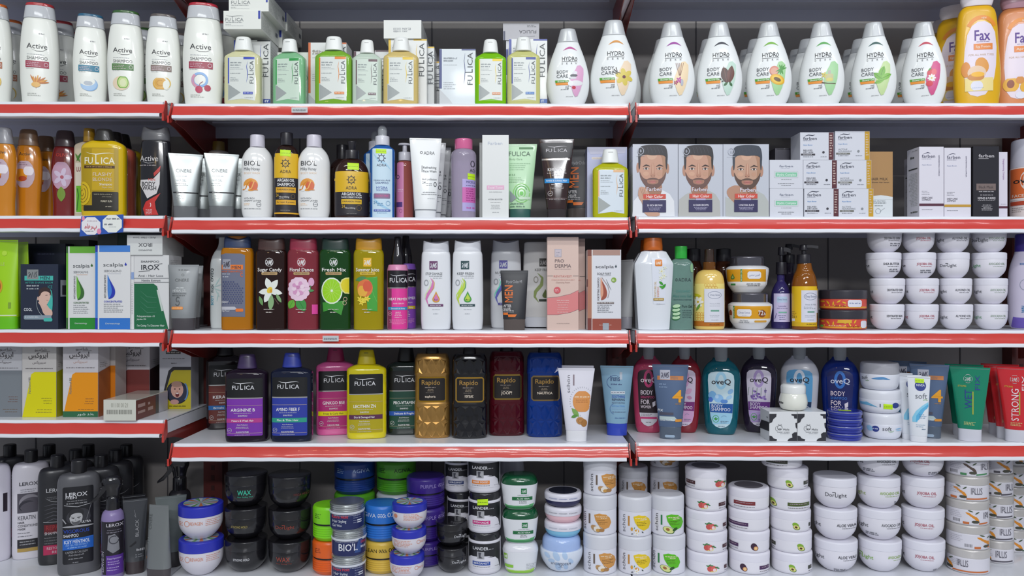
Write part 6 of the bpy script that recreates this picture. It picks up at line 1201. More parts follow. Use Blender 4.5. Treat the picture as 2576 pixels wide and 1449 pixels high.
def quilted(label, cx, col, d, frame, lines, mt, W=395, capc='1c1a1e'):
    s = It('body_lotion_bottle', label, 'bottle', 'D3', 383, 1112, 'C4', d, dp=.62, w=W, at=V['D3'][0]+cx/V['D3'][2], group='quilted lotion bottles with gold framed labels', yaw=3)
    s.body([(1112, 375, 14), (1085, 392, 10), (735, 392, 6), (715, 378, 8), (430, 378, 8), (410, 390, 6), (240, 382, 30), (178, 330, 20)], mt, name='bottle', n=3, seg=48)
    # raised diamond facets
    def facets(yc, hh):
        for i in range(-2, 3):
            for (dx, dy) in ((0, 0), ):
                x = 383+i*94+dx; s_ = s
                pts = [(x-47, yc), (x, yc-hh), (x+47, yc), (x, yc+hh)]; apex = (x, yc)
                P = [s.mp(a, b, 0) for a, b in pts]; A = s.mp(*apex, 0)
                if A is None or any(p is None for p in P): continue
                A = (A[0], A[1]-.0032, A[2])
                s.mb.add([*P, A], [(0, 4, 1), (1, 4, 2), (2, 4, 3), (3, 4, 0)], mt, False)
            x = 383+i*94+47
            for sg in (-1, 1):
                P = [s.mp(x-40, yc+sg*hh*1.02, 0), s.mp(x+40, yc+sg*hh*1.02, 0), s.mp(x, yc+sg*hh*.12, 0)]; A = s.mp(x, yc+sg*hh*.7, 0)
                if A is None or any(p is None for p in P): continue
                A = (A[0], A[1]-.0022, A[2]); s.mb.add([*P, A], [(0, 3, 1), (1, 3, 2), (2, 3, 0)], mt, False)
    facets(320, 80); facets(840, 84); facets(1012, 80)
    s.part('label', 'black label in a gold frame').r(228, 430, 545, 712, M(frame, .22, .3, .85), 0, 24).r(243, 448, 530, 695, '1c1614', 16)
    s.t('Rapido', 268, 478, 468, 518, M('c89c54', .25, .2, .6)).mi(310, 425, 545, '9c9088', 9).mi(330, 412, 568, '8c7c68', 9, rows=2, gap=14, al='c').mi(318, 412, 604, '7c746c', 7)
    a, b, c = lines
    s.t(a, *b, *c, 'ecdcc8')
    s.body([(182, 150, 4), (150, 140, 6), (90, 120, 6), (40, 110, 8)], satin(capc), name='cap', dp=.9)
    return s
quilted('gold quilted lotion bottle with black label', 383, 'gold', .052, 'c09028', ('euphoria', (308, 425), (636, 660)), M('b88c4c', .3, .2, .75))
qb = quilted('black quilted lotion bottle with octagonal gold frame', 795, 'black', .048, 'd0a040', ('MONT BLANC', (330, 425), (630, 658)), M('121114', .14, .35)); qb.r(333, 615, 420, 662, 'e0dcd8').t('MONT', 338, 415, 620, 636, '241c18').t('BLANC', 338, 415, 642, 658, '241c18').t('LEGEND', 325, 435, 668, 688, 'd8d0c8')
quilted('wine red quilted lotion bottle with black label', 1205, 'red', .080, 'b08c40', ('JOOP!', (320, 440), (618, 650)), M('4c0e1a', .12, .5, 0, .1))
quilted('blue quilted lotion bottle with black label', 1622, 'blue', .065, 'a08458', ('NAUTICA', (292, 460), (610, 636)), M('103684', .12, .5, 0, .1), W=405)
def schon_tube(label, d, at=None):
    s = tube('cosmetic_tube', label, 'D3', 1975, 1124, 'C4', d, 238, 404, 1000, 315, 'e4e2ec', 'e6e6ea', at=at, group='white orange scrub tubes')
    s.t('schön', 1868, 1905, 385, 590, '7c7c84', 0, 90).r(1938, 385, 1954, 505, '8c7c84').e(2040, 680, 105, 122, 'dc9450')
    for i in range(26):
        a = math.radians(100+i*10); s.lay = 3; s.ln([(2040+128*math.cos(a), 680+148*math.sin(a)), (2040+142*math.cos(a), 680+164*math.sin(a))], 4, '9c9ca4')
    s.mi(1955, 2120, 622, 'f0d8b8', 14).mi(1970, 2120, 660, 'a06028', 8, rows=2, gap=22); leaf(s, 1965, 800, 60, 26, 50, '7ca854'); leaf(s, 1955, 840, 40, 18, -20, '5c9440'); s.e(2020, 890, 48, 40, 'b8844c', 20).e(2060, 915, 34, 42, 'a8743c').arc(2020, 890, 26, 20, 0, 300, 4, '8c5c30'); return s
t = schon_tube('white tube with orange circle and walnuts beside the blue quilted bottle', .012)
cp(t, 'white tube top showing behind the walnut one', 1449, .075)
s = tube('cosmetic_tube', 'light blue soothing tube with bright blue cap', 'D4', 315, 1085, 'C4', .085, 235, 368, 952, 318, '8cb0c8', '2c44b4', mt=M('8cb4cc', .3, .3, .2))
s.t('irenis', 240, 350, 425, 485, '2c4474').r(345, 388, 375, 470, 'c8d4e0').mi(250, 375, 515, '3c5080', 14).arc(300, 500, 95, 75, 120, 280, 5, '3c5490').r(248, 598, 405, 625, 'e0e8f0').mi(255, 400, 606, '3c4460', 10)
for i, (w, c) in enumerate((('SOOTHING', '3458b8'), ('REPAIRING', '2c3c58'), ('MOISTURIZING', '5c6c84'), ('ANTI BACTERIAL', '5c94d8'))): s.t(w, 260, 405, 642+i*36, 668+i*33, c, 1 if i < 2 else 0)
s.mi(265, 410, 782, '8cacd0', 9).mi(265, 415, 820, '5c6c8c', 8).mi(295, 410, 885, '4c6ca0', 9).arc(300, 790, 60, 60, 110, 250, 4, '4c6ca8')
# right bay
def ovq(label, cx, d, liq, lab, ocol, band, kind, txtc='28242c', tr=.4, at=None, group='flat oval body shampoo bottles', kx=1):
    """reference D4 centre 1465"""
    s = It('body_shampoo_bottle', label, 'bottle', 'D4', 1465, 1075, 'R4', d, dp=.45, w=438, at=at if at else V['D4'][0]+cx/V['D4'][2], group=group, kx=kx, k=1)
    mt = clear(liq, tr) if tr else satin(liq)
    s.body([(1075, 290, 24), (1000, 352, 60), (800, 390, 90), (560, 420, 100), (400, 438, 100), (300, 330, 70), (245, 185, 40), (225, 178, 4)], mt, name='bottle', n=2.4, seg=44)
    s.part('label', 'arched label with large letter O')
    arch = [(1320, 470), (1325, 410), (1350, 385), (1410, 372), (1520, 372), (1575, 385), (1605, 412), (1612, 470), (1608, 600), (1598, 740), (1588, 880), (1565, 950), (1520, 985), (1460, 1000), (1410, 985), (1370, 950), (1348, 870), (1335, 740)]
    s.poly(arch, lab)
    s.ring(1465, 472, 48, 82, 32, ocol)
    s.t('oveQ', 1358, 1578, 455, 512, txtc, 1)
    if kind == 'w':
        s.t('BODY', 1358, 1520, 600, 648, 'ecdce4').t('SHAMPOO', 1360, 1545, 662, 690, ocol).t('FOR', 1360, 1480, 705, 755, 'ecdce4').t('WOMEN' if liq[0] != '1' else 'MEN', 1362, 1500, 768, 800, 'ecdce4').poly([(1515, 735), (1555, 715), (1555, 765), (1520, 785)], 'e8e0e8').poly([(1345, 850), (1590, 850), (1575, 940), (1520, 985), (1460, 1000), (1410, 985), (1370, 950)], 'd0ccd4' if liq[0] != '1' else '243068').mi(1370, 1540, 862, '6c6874', 8, rows=2, gap=16).r(1360, 895, 1575, 918, ocol).mi(1430, 1500, 950, '54505c', 10)
    else:
        if kind == 'i': s.e(1370, 640, 46, 50, '7cb4e0').e(1440, 670, 52, 46, '8cbce8').e(1350, 685, 26, 28, '4c74c8').e(1570, 590, 34, 24, '8cb8e0', -40).e(1555, 655, 36, 20, 'a0c8e8', -30).e(1500, 700, 40, 24, '5c8cd0').e(1420, 650, 20, 24, 'b4d4f0')
        if kind == 'l':
            for i in range(26): rn = random.Random(i); s.lay = 8; s.e(1360+rn.random()*190, 600+rn.random()*100, 15, 12, rn.choice(('8c6cb8', 'a88cd0', '6c4c98')), rn.random()*90, 7)
            for i in range(5): s.ln([(1340+i*50, 660), (1350+i*48, 570)], 5, '6c8c74')
        if kind == 'p': leaf(s, 1520, 610, 50, 30, -30, 'd8a8c8'); leaf(s, 1420, 640, 46, 28, 20, 'dcb0cc'); leaf(s, 1530, 680, 36, 20, 10, 'c88cb0')
        s.poly([(1340, 728), (1598, 728), (1590, 830), (1345, 825)], band).t('BODY', 1358, 1485, 737, 770, 'ece8f0', 0).t('SHAMPOO', 1358, 1570, 774, 808, 'ece8f0', 0)
        s.poly([(1346, 830), (1590, 832), (1580, 900), (1565, 948), (1380, 960), (1350, 870)], ocol).ring(1408, 897, 34, 38, 6, '3c9c40'); leaf(s, 1408, 895, 22, 8, -90, '3c9c40'); leaf(s, 1398, 900, 18, 7, -140, '3c9c40'); leaf(s, 1418, 900, 18, 7, -40, '3c9c40'); s.arc(1500, 880, 30, 20, 180, 330, 3, '5c7ca0').mi(1460, 1550, 918, '5c6478', 8, rows=2, gap=16).mi(1435, 1505, 972, '54586c', 9)
    s.body([(262, 145, 4), (230, 146, 3), (60, 148, 5), (30, 140, 8)], clear('c4c8cc', .5), name='cap', dp=1, n=2)
    return s
ovq('pink body shampoo bottle for women with black label', 665, .105, 'c4486c', '281c24', 'c43c74', None, 'w', 'ecdce4', .2, kx=.84)
ovq('clear red body shampoo bottle behind the grey blue styling tube', 1062, .105, '9c2434', 'd8c8dc', 'd0a0c8', '7c2c74', 'p', tr=.35, kx=.84)
ovq('teal body shampoo bottle with ice picture', 1465, .080, '146c7c', 'c4dce4', '9ccce4', '1c549c', 'i', tr=.35)
ovq('dark purple body shampoo bottle with lavender picture', 1882, .105, '2c2438', 'dcd4e4', 'b49cd0', '6c3488', 'l', tr=.15, kx=.94)
ovq('white body shampoo bottle with blue label behind the small white jar', 0, .105, 'c8c8d0', '5ca4d4', 'dce4f0', '1c3458', 'x', tr=0, at=V['D5'][0]+487/4.39)
ovq('navy body shampoo bottle for men behind the blue tins', 0, .09, '142c7c', '1c2464', '3c7cd0', None, 'w', 'dce0f0', .15, at=V['D5'][0]+935/4.39)
def four_tube(label, d, at=None, yaw='f'):
    s = tube('cosmetic_tube', label, 'D4', 905, 1118, 'R4', d, 252, 402, 985, 300, '586c8c', '586474', at=at, yaw=yaw, mt=M('5c7090', .28, .3, .35), mc=M('5c6878', .3, .3, .2), group='grey blue styling gel tubes')
    s.r(760, 425, 1050, 470, 'c88048'); mmark(s, 790, 360, 902, 466, M('c8c8d4', .25, .2, .3), '4c4c60'); s.t('MEN', 915, 990, 432, 462, '9c7c6c', 0).mi(780, 860, 510, '8ca4c4', 12).mi(780, 875, 542, '8ca4c4', 12).t('4', 928, 1045, 580, 712, 'e8a01c').mi(960, 1030, 726, 'c88c3c', 9).t('FIX', 765, 825, 790, 815, 'e4e8ec').r(785, 825, 940, 852, '4c4c5c').poly([(785, 868), (950, 868), (985, 905), (945, 918), (785, 905)], 'b8c8c8').t('Ultimate Hold Effect', 785, 950, 900, 918, 'e0e8ec').r(960, 898, 1030, 925, 'dc9438').r(845, 1070, 955, 1100, '9cb0c4', 14)
    return s
f4 = four_tube('grey blue styling gel tube with orange 4 standing before the pink bottle', .035)
cp(f4, 'grey blue styling gel tube with orange 4 behind the small white tubes', V['D6'][0]+690/4.391, .045)
cp(f4, 'grey blue styling gel tube in the dark behind the frosted lid jar', V['D6'][0]+450/4.391, .12)
def cow_box(label, x0, x1, d):
    s = carton(label, 'D5', x0, x1, 815, 1140, 'R4', d, .062, 'e2e4e6', group='white cartons with black cow patches'); W = x1-x0
    k = '34343a'
    s.poly([(x0, 838), (x0+80, 838), (x0+76, 870), (x0+45, 895), (x0+30, 930), (x0, 945)], k).poly([(x1-62, 840), (x1, 840), (x1, 890), (x1-30, 888), (x1-34, 862), (x1-60, 855)], k).poly([(x0, 1078), (x0+30, 1085), (x0+45, 1108), (x0+85, 1118), (x0+80, 1136), (x0, 1136)], k).poly([(x1-105, 1136), (x1-90, 1112), (x1-50, 1100), (x1-55, 1060), (x1-30, 1042), (x1, 1040), (x1, 1136)], k).poly([(x1-18, 940), (x1, 935), (x1, 1005), (x1-14, 985)], k)
    cx = x0+W*.38
    s.ring(cx, 990, 26, 26, 4, '54565c').arc(cx-30, 1000, 18, 26, 60, 300, 3, '54565c').e(cx-8, 1005, 5, 6, '3c3e44').e(cx+8, 1005, 5, 6, '3c3e44').ln([(cx-20, 965), (cx-15, 950), (cx-5, 962)], 3, '54565c').ln([(cx+5, 962), (cx+15, 950), (cx+20, 965)], 3, '54565c').t('Malia', cx+35, cx+105, 1000, 1020, '3c3e44', 0).t('water cream', cx-30, cx+108, 1030, 1044, '3c3e44', 0).mi(cx+5, cx+105, 1052, '6c7078', 5)
    s.side(-1).poly([(0, 930), (85, 945), (100, 1000), (100, 1045), (0, 1030)], '2c2c30').mi(10, 30, 880, '54565c', 10)
    return s
k1 = cow_box('white carton with black cow patches at its corners, under the small jar', 155, 460, .012)
k2 = cow_box('white carton with black cow patches, beside the stack of blue tins', 466, 780, .012)
s = It('cream_jar', 'small round white cream jar standing on the cow patched cartons', 'jar', 'D5', 418, 806, 'R4', .012, w=328, on=k1, dz=.0005)
s.body([(806, 240, 20), (780, 300, 30), (720, 328, 50), (650, 300, 30), (615, 272, 6)], gloss('ecede2'), name='jar').mi(262, 315, 712, '3c3c40', 22).body([(620, 282, 4), (540, 284, 18), (515, 230, 16)], gloss('eef0ee'), name='lid')
prev = None
for i in range(4):
    y1 = 1150-i*80
    s = It('cream_tin', ('flat blue cream tin at the bottom of the stack of four', 'flat blue cream tin, second from the bottom of its stack', 'flat blue cream tin, third from the bottom of its stack', 'flat blue cream tin on top of the stack with a neon sticker')[i], 'tin', 'D5', 985, y1, 'R4', .010, w=400, on=prev, group='flat blue cream tins')
    s.body([(y1, 372, 8), (y1-34, 385, 4)], gloss('2c389c'), name='tin', r=6, seg=48).body([(y1-36, 396, 3), (y1-40, 398, 3), (y1-74, 396, 6), (y1-79, 380, 3)], gloss('2c389c'), name='lid', seg=48)
    s.ln([(800+j*37, y1-68) for j in range(11)], 5, M('c8ccd8', .2, .3, .6))
    if i == 3: s.part('price_sticker', 'neon yellow price sticker'); z = s.lz(y1-79)+.0004; s.mb.add([(-.012, -.018, z), (.014, -.016, z), (.013, -.004, z), (-.013, -.006, z)], [(0, 1, 2, 3)], M('c4f01c', .5), False)
    prev = s
def soft_jar(label, cx, rb, y0, W, on=None, d=.02, kind=0, stick=0):
    s = It('cream_jar', label, 'jar', 'D5', cx, rb, 'R4', d, w=W, on=on, group='white soft cream jars'); H = rb-y0
    s.body([(rb, W*.78, 20), (rb-H*.12, W*.93, 30), (rb-H*.45, W, 60), (rb-H*.6, W*.99, 8)], satin('e4e6f0'), name='jar', seg=48)
    yy = rb-H*.42
    if kind == 0: s.e(cx-75, yy, 42, 34, '30408c', m=24).mi(cx-105, cx-48, yy-8, 'd8dcec', 13); leaf(s, cx-140, yy, 40, 30, 30, '9ccce8'); s.t('soft', cx, cx+105, yy-28, yy+14, '54565c', 0).arc(cx+95, yy+8, 34, 18, 10, 150, 6, '6cac4c', True).ln([(cx+145, yy-4), (cx+215, yy-8)], 9, '6cb0dc', taper=True).ln([(cx+150, yy+12), (cx+215, yy+14)], 12, 'a0d0ec', taper=True)
    if kind == 1: s.poly([(cx-225, yy-10), (cx-150, yy-18), (cx-60, yy+18), (cx-20, yy+36), (cx-120, yy+26), (cx-225, yy+18)], '74b8dc').mi(cx-5, cx+8, yy-5, '6c7484', 36).e(cx+170, yy+12, 36, 32, '30408c').t('so', cx+202, cx+228, yy-6, yy+28, '8c8e94', 0)
    if kind == 2: s.t('soft', cx-200, cx-130, yy-30, yy+10, '54565c', 0).arc(cx-140, yy+10, 26, 14, 10, 150, 5, '5c8c4c', True).ln([(cx-90, yy-5), (cx+40, yy-14), (cx+120, yy+2)], 30, '5c94c8', taper=True)
    s.body([(rb-H*.58, W*.985, 4), (rb-H*.9, W*.99, 20), (y0, W*.93, 12)], satin('e2e4ec') if kind < 2 else M('c4c4cc', .3, .3, 0, .3), name='lid', seg=48)
    if stick: s.sticker(cx+38, yy-8, cx+138, yy+48, 8)
    return s
j1 = soft_jar('white soft cream jar with blue round emblem at the bottom of its stack', 1402, 1132, 846, 442)
j2 = soft_jar('white cream jar with neon price sticker and blue stroke, middle of its stack', 1378, 846, 588, 472, on=j1, kind=1, stick=1)
soft_jar('dim white cream jar with frosted lid, top of its stack', 1372, 585, 285, 445, on=j2, kind=2, d=.02)
def soft_tube(label, d, at=None):
    s = tube('cosmetic_tube', label, 'D6', 575, 1150, 'R4', d, 195, 256, 1085, 425, 'e6eaf0', 'e8eaf0', at=at, group='small white soft cream tubes', depb=.7)
    s.poly([(690, 700), (620, 745), (545, 810), (505, 880), (505, 930), (560, 930), (585, 850), (650, 780), (690, 760)], '8cd0ec').poly([(690, 720), (600, 790), (550, 860), (545, 930), (580, 900), (640, 800), (690, 760)], '5cb4e0')
    s.e(595, 530, 62, 58, '30408c', m=24).t('NIVEA', 548, 642, 512, 536, 'dce0f0').t('soft', 535, 670, 612, 672, '7c8088', 0).arc(650, 690, 22, 8, 180, 360, 6, '7cb45c').mi(580, 665, 842, '5c8cb4', 7, rows=3, gap=18).mi(548, 665, 955, '7ca4c0', 7, rows=2, gap=20).mi(612, 655, 1000, '5c7c98', 9)
    return s
st = soft_tube('small white soft cream tube with neon sticker, foremost of three', .0)
cp(st, 'small white soft cream tube, middle of three', V['D6'][0]+480/4.391, .03)
cp(st, 'small white soft cream tube, rear one leaning by the jars', V['D6'][0]+385/4.391, .07)
st.done = False; [bpy.data.objects.remove(o) for o in st.objs]; st.surf = ('b', st.last, 2.3, 0, 0); st.sticker(535, 450, 635, 498, 4, 0)
def fix_tube(label, v, cx, d, col, w1, w2, wc, at=None, wide=1):
    s = tube('cosmetic_tube', label, 'D6', 1140, 1130, 'R4', d, 272, 448, 995, 312, col, 'd4d4de', at=at if at else V['D6'][0]+cx/4.391, mt=gloss(col), group='glossy hair gel tubes with white caps')
    s.ring(1120, 442, 48, 46, 4, 'c8c8c8'); s.t(w1, 1085, 1165, 560 if len(w1) < 5 else 540, 770 if len(w1) < 5 else 900, wc, 0, 90).t(w2, 1200, 1252, 400, 570, wc, 0, 90).t('STYLING', 1005, 1100, 515, 532, 'd0b838').r(1168, 580, 1182, 830, M('b8b030') if 0 else M('a8b03c')).mi(1075, 1205, 915, 'd8d88c', 7, rows=3, gap=14)
    mmark(s, 1080, 405, 1160, 480, M(col, .3), 'c8c8c8')
    return s
ft = fix_tube('green wet look hair gel tube with white cap', 'D6', 1140, .008, '0f8464', 'WET', 'FIX', '1c3c8c')
cp(ft, 'green wet look hair gel tube standing behind the front one', V['D6'][0]+1075/4.391, .07)
fr = fix_tube('red strong hair gel tube cut by the right edge of the fourth row', 'D6', 1655, .0, 'd02830', 'STRONG', 'FIX', 'ecdce0')
cp(fr, 'red strong hair gel tube, second behind the foremost red one', V['D6'][0]+1560/4.391, .035)
cp(fr, 'red strong hair gel tube, rearmost of the three red ones', V['D6'][0]+1470/4.391, .085)
# ================================================================ bottom row on the base deck
def lerox(label, v, cx, rb, d, W, y0, neck, col, kind, at=None, k=1, kx=None, capc='1e1d20', group='large conditioner and shampoo bottles'):
    """reference E1 centre 825 base 1437 width 455"""
    s = It('shampoo_bottle', label, 'bottle', 'E1', 825, 1437, 'K', d, dp=.6, w=455, at=at if at is not None else V[v][0]+cx/V[v][2], k=k, kx=W/455 if not kx else kx, group=group)
    s.body([(1437, 430, 16), (1390, 455, 16), (480, 455, 50), (400, 400, 40), (385, 170, 6)], satin(col), name='bottle', n=2.6)
    return s
def lcap(s, c='1e1d20'): s.body([(390, 165, 4), (262, 162, 8), (252, 140, 8)], satin(c), name='cap', dp=1, n=2); return s
s = lerox('white conditioner bottle cut by the left edge of the bottom row', 'E1', -95, 0, .076, 430, 0, 0, 'd8d4e0', 0, k=.97); s.r(960, 700, 1010, 900, '2c2430', 0); lcap(s)
cond = s = lerox('white keratin conditioner bottle with dark swirl picture', 'E1', 325, 0, .107, 400, 0, 0, 'dcd8e0', 0, k=.95)
s.t('LEROX', 680, 905, 588, 625, '3c3c44').mi(700, 890, 665, '8c8c94', 10, rows=2, gap=22).r(662, 710, 970, 925, '54505a').arc(820, 830, 130, 90, 150, 330, 40, '8c8890', True).arc(800, 860, 110, 60, 140, 300, 30, '34323c', True).t('KERATIN', 665, 880, 955, 1000, '54545c', 0).t('HAIR', 665, 745, 1018, 1040, '3c3c44').t('CONDITIONER', 665, 920, 1052, 1078, '3c3c44', 0).t('MASK', 665, 760, 1090, 1112, '3c3c44').mi(665, 880, 1140, '6c6c74', 9, rows=2, gap=35).r(662, 1215, 960, 1310, '2c2a30').mi(690, 950, 1235, 'c8c8cc', 10, rows=2, gap=30).r(662, 1312, 960, 1350, 'b89850'); lcap(s)
blk = s = lerox('black repair shampoo bottle with raspberry label field', 'E1', 600, 0, .0695, 410, 0, 0, '2a2a2e', 0, k=.955)
s.t('LEROX', 690, 920, 600, 640, 'c4c4c8').mi(705, 890, 690, '7c7c80', 8, rows=2, gap=18).arc(840, 640, 180, 110, 30, 150, 8, 'a8a8ac', True)
for i in range(5): s.ln([(665, 790+i*45), (780, 770+i*40), (940, 800+i*42)], 12, '55555c', taper=True)
s.ln([(662, 960), (960, 975)], 7, 'b0b0b4').r(670, 990, 950, 1090, '6c1c24').t('REPAIR', 690, 900, 1000, 1050, 'a83438', 0).t('SHAMPOO', 675, 880, 1072, 1100, 'c8c8cc').mi(675, 860, 1130, '8c8c90', 8, rows=3, gap=30).r(662, 1215, 960, 1320, 'b82c58').t('RESTORING', 700, 920, 1235, 1262, 'd8c8d0', 0).t('REPAIR', 760, 920, 1280, 1305, 'd8c8d0', 0); lcap(s)
s = lerox('dark grey menthol shampoo bottle for men with portrait label', 'E1', 825, 0, .006, 455, 0, 0, '5c5c60', 0)
s.part('label', 'black label with a portrait and blue menthol field').r(655, 512, 978, 1315, '1d1d22', 18)
s.t('LEROX', 682, 912, 572, 612, 'd8d8dc').t('MEN', 682, 805, 614, 636, 'd8d8dc').mi(702, 905, 655, '8c8c90', 9).mi(695, 915, 678, '9c9ca0', 12).ln([(670, 700), (810, 722), (945, 700)], 7, 'a0a0a4')
s.ch = 2; s.poly([(700, 760), (930, 730), (960, 900), (690, 900)], '38383e').poly([(725, 810), (760, 770), (830, 765), (865, 810), (860, 860), (820, 915), (770, 915), (730, 870)], 'b8b8ba').poly([(715, 800), (740, 745), (820, 735), (880, 760), (870, 830), (850, 790), (790, 785), (740, 800), (728, 840)], '2a2a2e').ln([(745, 832), (780, 836)], 6, '3c3c40').ln([(805, 834), (845, 828)], 6, '3c3c40').e(765, 842, 9, 4, '2c2c30').e(825, 840, 9, 4, '2c2c30').poly([(735, 860), (790, 885), (850, 855), (822, 915), (770, 915)], '5c5c60').ln([(780, 883), (812, 883)], 4, '3c3438').ln([(790, 845), (786, 868), (800, 870)], 3, '8c8c90').ln([(655, 842), (690, 890)], 12, '9c9ca0').ln([(955, 700), (905, 860)], 5, '84848a').t('ULTRA', 850, 950, 872, 896, 'e4e4e8').r(655, 915, 978, 935, 'a8a8ac')
s.ch = 0; s.t('VIGOROUS', 665, 935, 955, 990, '2c4cb0').t('SHAMPOO', 662, 822, 1003, 1035, 'dcdce0').poly([(655, 1050), (978, 1040), (978, 1165), (655, 1165)], '2464c0').t('ICEY MENTHOL', 668, 940, 1065, 1100, 'e0e8f4').t('ASH TEA TREE EXTRACT', 685, 920, 1108, 1126, '9cc0ec', 0).mi(705, 905, 1138, '9cc0ec', 10).t('CAFFEIN & CALCIUM', 682, 915, 1180, 1202, 'a8a8ac', 0).t('Anti-Dandruff', 715, 875, 1212, 1230, 'a8a8ac', 0).mi(715, 870, 1255, '9c9ca0', 10).mi(760, 825, 1292, '9c9ca0', 12); lcap(s)
for x, d, l in ((25, .189, 'first from the left in the rear row of the bottom deck'), (124, .189, 'second from the left in the rear row'), (222, .189, 'third from the left in the rear row'), (318, .189, 'last of the rear row'), (190, .132, 'between the two labelled bottles, middle row'), (290, .132, 'behind the trigger spray bottle'), (254, .0745, 'just behind the dark grey bottle')):
    cp(blk, 'black capped dark bottle, '+l, x, d)
def trigger(label, v, cx, d, W, at=None, dark=0):
    s = It('spray_bottle', label, 'bottle', 'E1', 1178, 1475, 'K', d, w=245, at=at, group='trigger spray bottles')
    s.body([(1475, 235, 10), (860, 245, 14), (790, 225, 60), (755, 130, 10)], satin('8c7cac' if not dark else '242228'), name='bottle')
    s.part('label').r(1060, 870, 1296, 1425, '242028').t('LEROX', 1105, 1290, 890, 922, 'c8c4cc').mi(1120, 1270, 955, '84808c', 7).mi(1115, 1275, 978, '94909c', 9).poly([(1130, 1010), (1200, 1000), (1240, 1050), (1250, 1170), (1180, 1200), (1120, 1160)], '84848a').arc(1190, 1060, 50, 40, 0, 300, 10, '3c3c44').r(1108, 1222, 1290, 1425, '5c3494').t('Deep Hydration', 1118, 1270, 1245, 1262, 'd8ccec', 0).mi(1125, 1265, 1285, 'c0b0dc', 9, rows=2, gap=24).mi(1118, 1265, 1345, 'c0b0dc', 9, rows=2, gap=26).t('LEAVE-IN', 1062, 1084, 1180, 1400, 'b0acb8', 1, 90)
    bk_ = gloss('1d1c20')
    s.body([(765, 150, 4), (640, 145, 6), (620, 120, 4)], bk_, name='collar', dp=1)
    s.part('trigger_head', 'black trigger sprayer')
    T = .011
    def pr_(pts, t):
        n = len(pts); q = [(s.lx(x), s.lz(y)) for x, y in pts]
        s.mb.add([(x, -t, z) for x, z in q]+[(x, t, z) for x, z in q], [list(range(n)), list(range(n, 2*n))[::-1]]+[(i, n+i, n+(i+1) % n, (i+1) % n) for i in range(n)], bk_, False)
    s.body([(632, 130, 8), (570, 150, 30), (500, 215, 50), (440, 190, 50), (412, 110, 30)], bk_, n=2.3, dp=.62, r=10)
    s.body([(540, 60, 20), (470, 90, 20), (430, 50, 20)], bk_, n=2.2, dp=.8, xo=-75, r=8, seg=24)
    pr_([(1075, 500), (1060, 545), (1010, 610), (950, 660), (945, 674), (1012, 648), (1088, 575), (1120, 530)], T*.6)
    pr_([(1062, 470), (1030, 480), (1030, 510), (1062, 515)], T*.5)
    return s
trigger('purple hair spray bottle with black trigger head', 'E1', 1178, -.022, 245)
trigger('black trigger spray bottle in the dark near the red upright', 'E1', 1178, .10, 245, at=452, dark=1)
tube('cosmetic_tube', 'black styling tube standing in the dark behind the trigger spray', 'E1', 1330, 1475, 'K', .03, 200, 250, 1360, 690, '242428', '2c282c', at=336, mt=M('242428', .2, .5))
s = tube('cosmetic_tube', 'charcoal tube with vertical lettering beside the purple spray bottle', 'E1', 1412, 1462, 'K', .012, 205, 262, 1335, 690, '383a3e', '3a3032', mt=M('3c3e42', .25, .4))
s.t('BLACK', 1415, 1450, 900, 1080, '9c9ca0', 0, 90).ln([(1405, 800), (1420, 880), (1400, 850)], 3, '8c8c90').mi(1425, 1510, 1200, 'a8a8ac', 24).mi(1415, 1510, 1255, '84848a', 12, rows=2, gap=22).poly([(1350, 1170), (1420, 1120), (1425, 1140), (1370, 1175)], '1c1c20')
s = tube('cosmetic_tube', 'grey gel tube in front with a gold glint and orange tab', 'E1', 1660, 1470, 'K', -.022, 240, 200, 1362, 705, '7c8080', '4c4648', yaw=-10, mt=M('7c8080', .35, .2, .2), depb=.55)
s.t('CINERE', 1565, 1600, 800, 960, '5c6060', 0, 90).r(1520, 1235, 1560, 1262, 'e0883c').mi(1550, 1590, 1040, '989c9c', 10, rows=3, gap=26)
s = tube('cosmetic_tube', 'grey gel tube standing behind the gold glinting one', 'E1', 1800, 1440, 'K', .05, 215, 330, 1280, 700, '6c7474', '3c3a3c', yaw='f', at=430, mt=M('6c7474', .35, .2, .2)); s.t('CINERE', 1700, 1780, 860, 895, '4c5452', 0).mi(1740, 1765, 990, 'c0c4c4', 16).mi(1740, 1800, 1040, '54605c', 7)
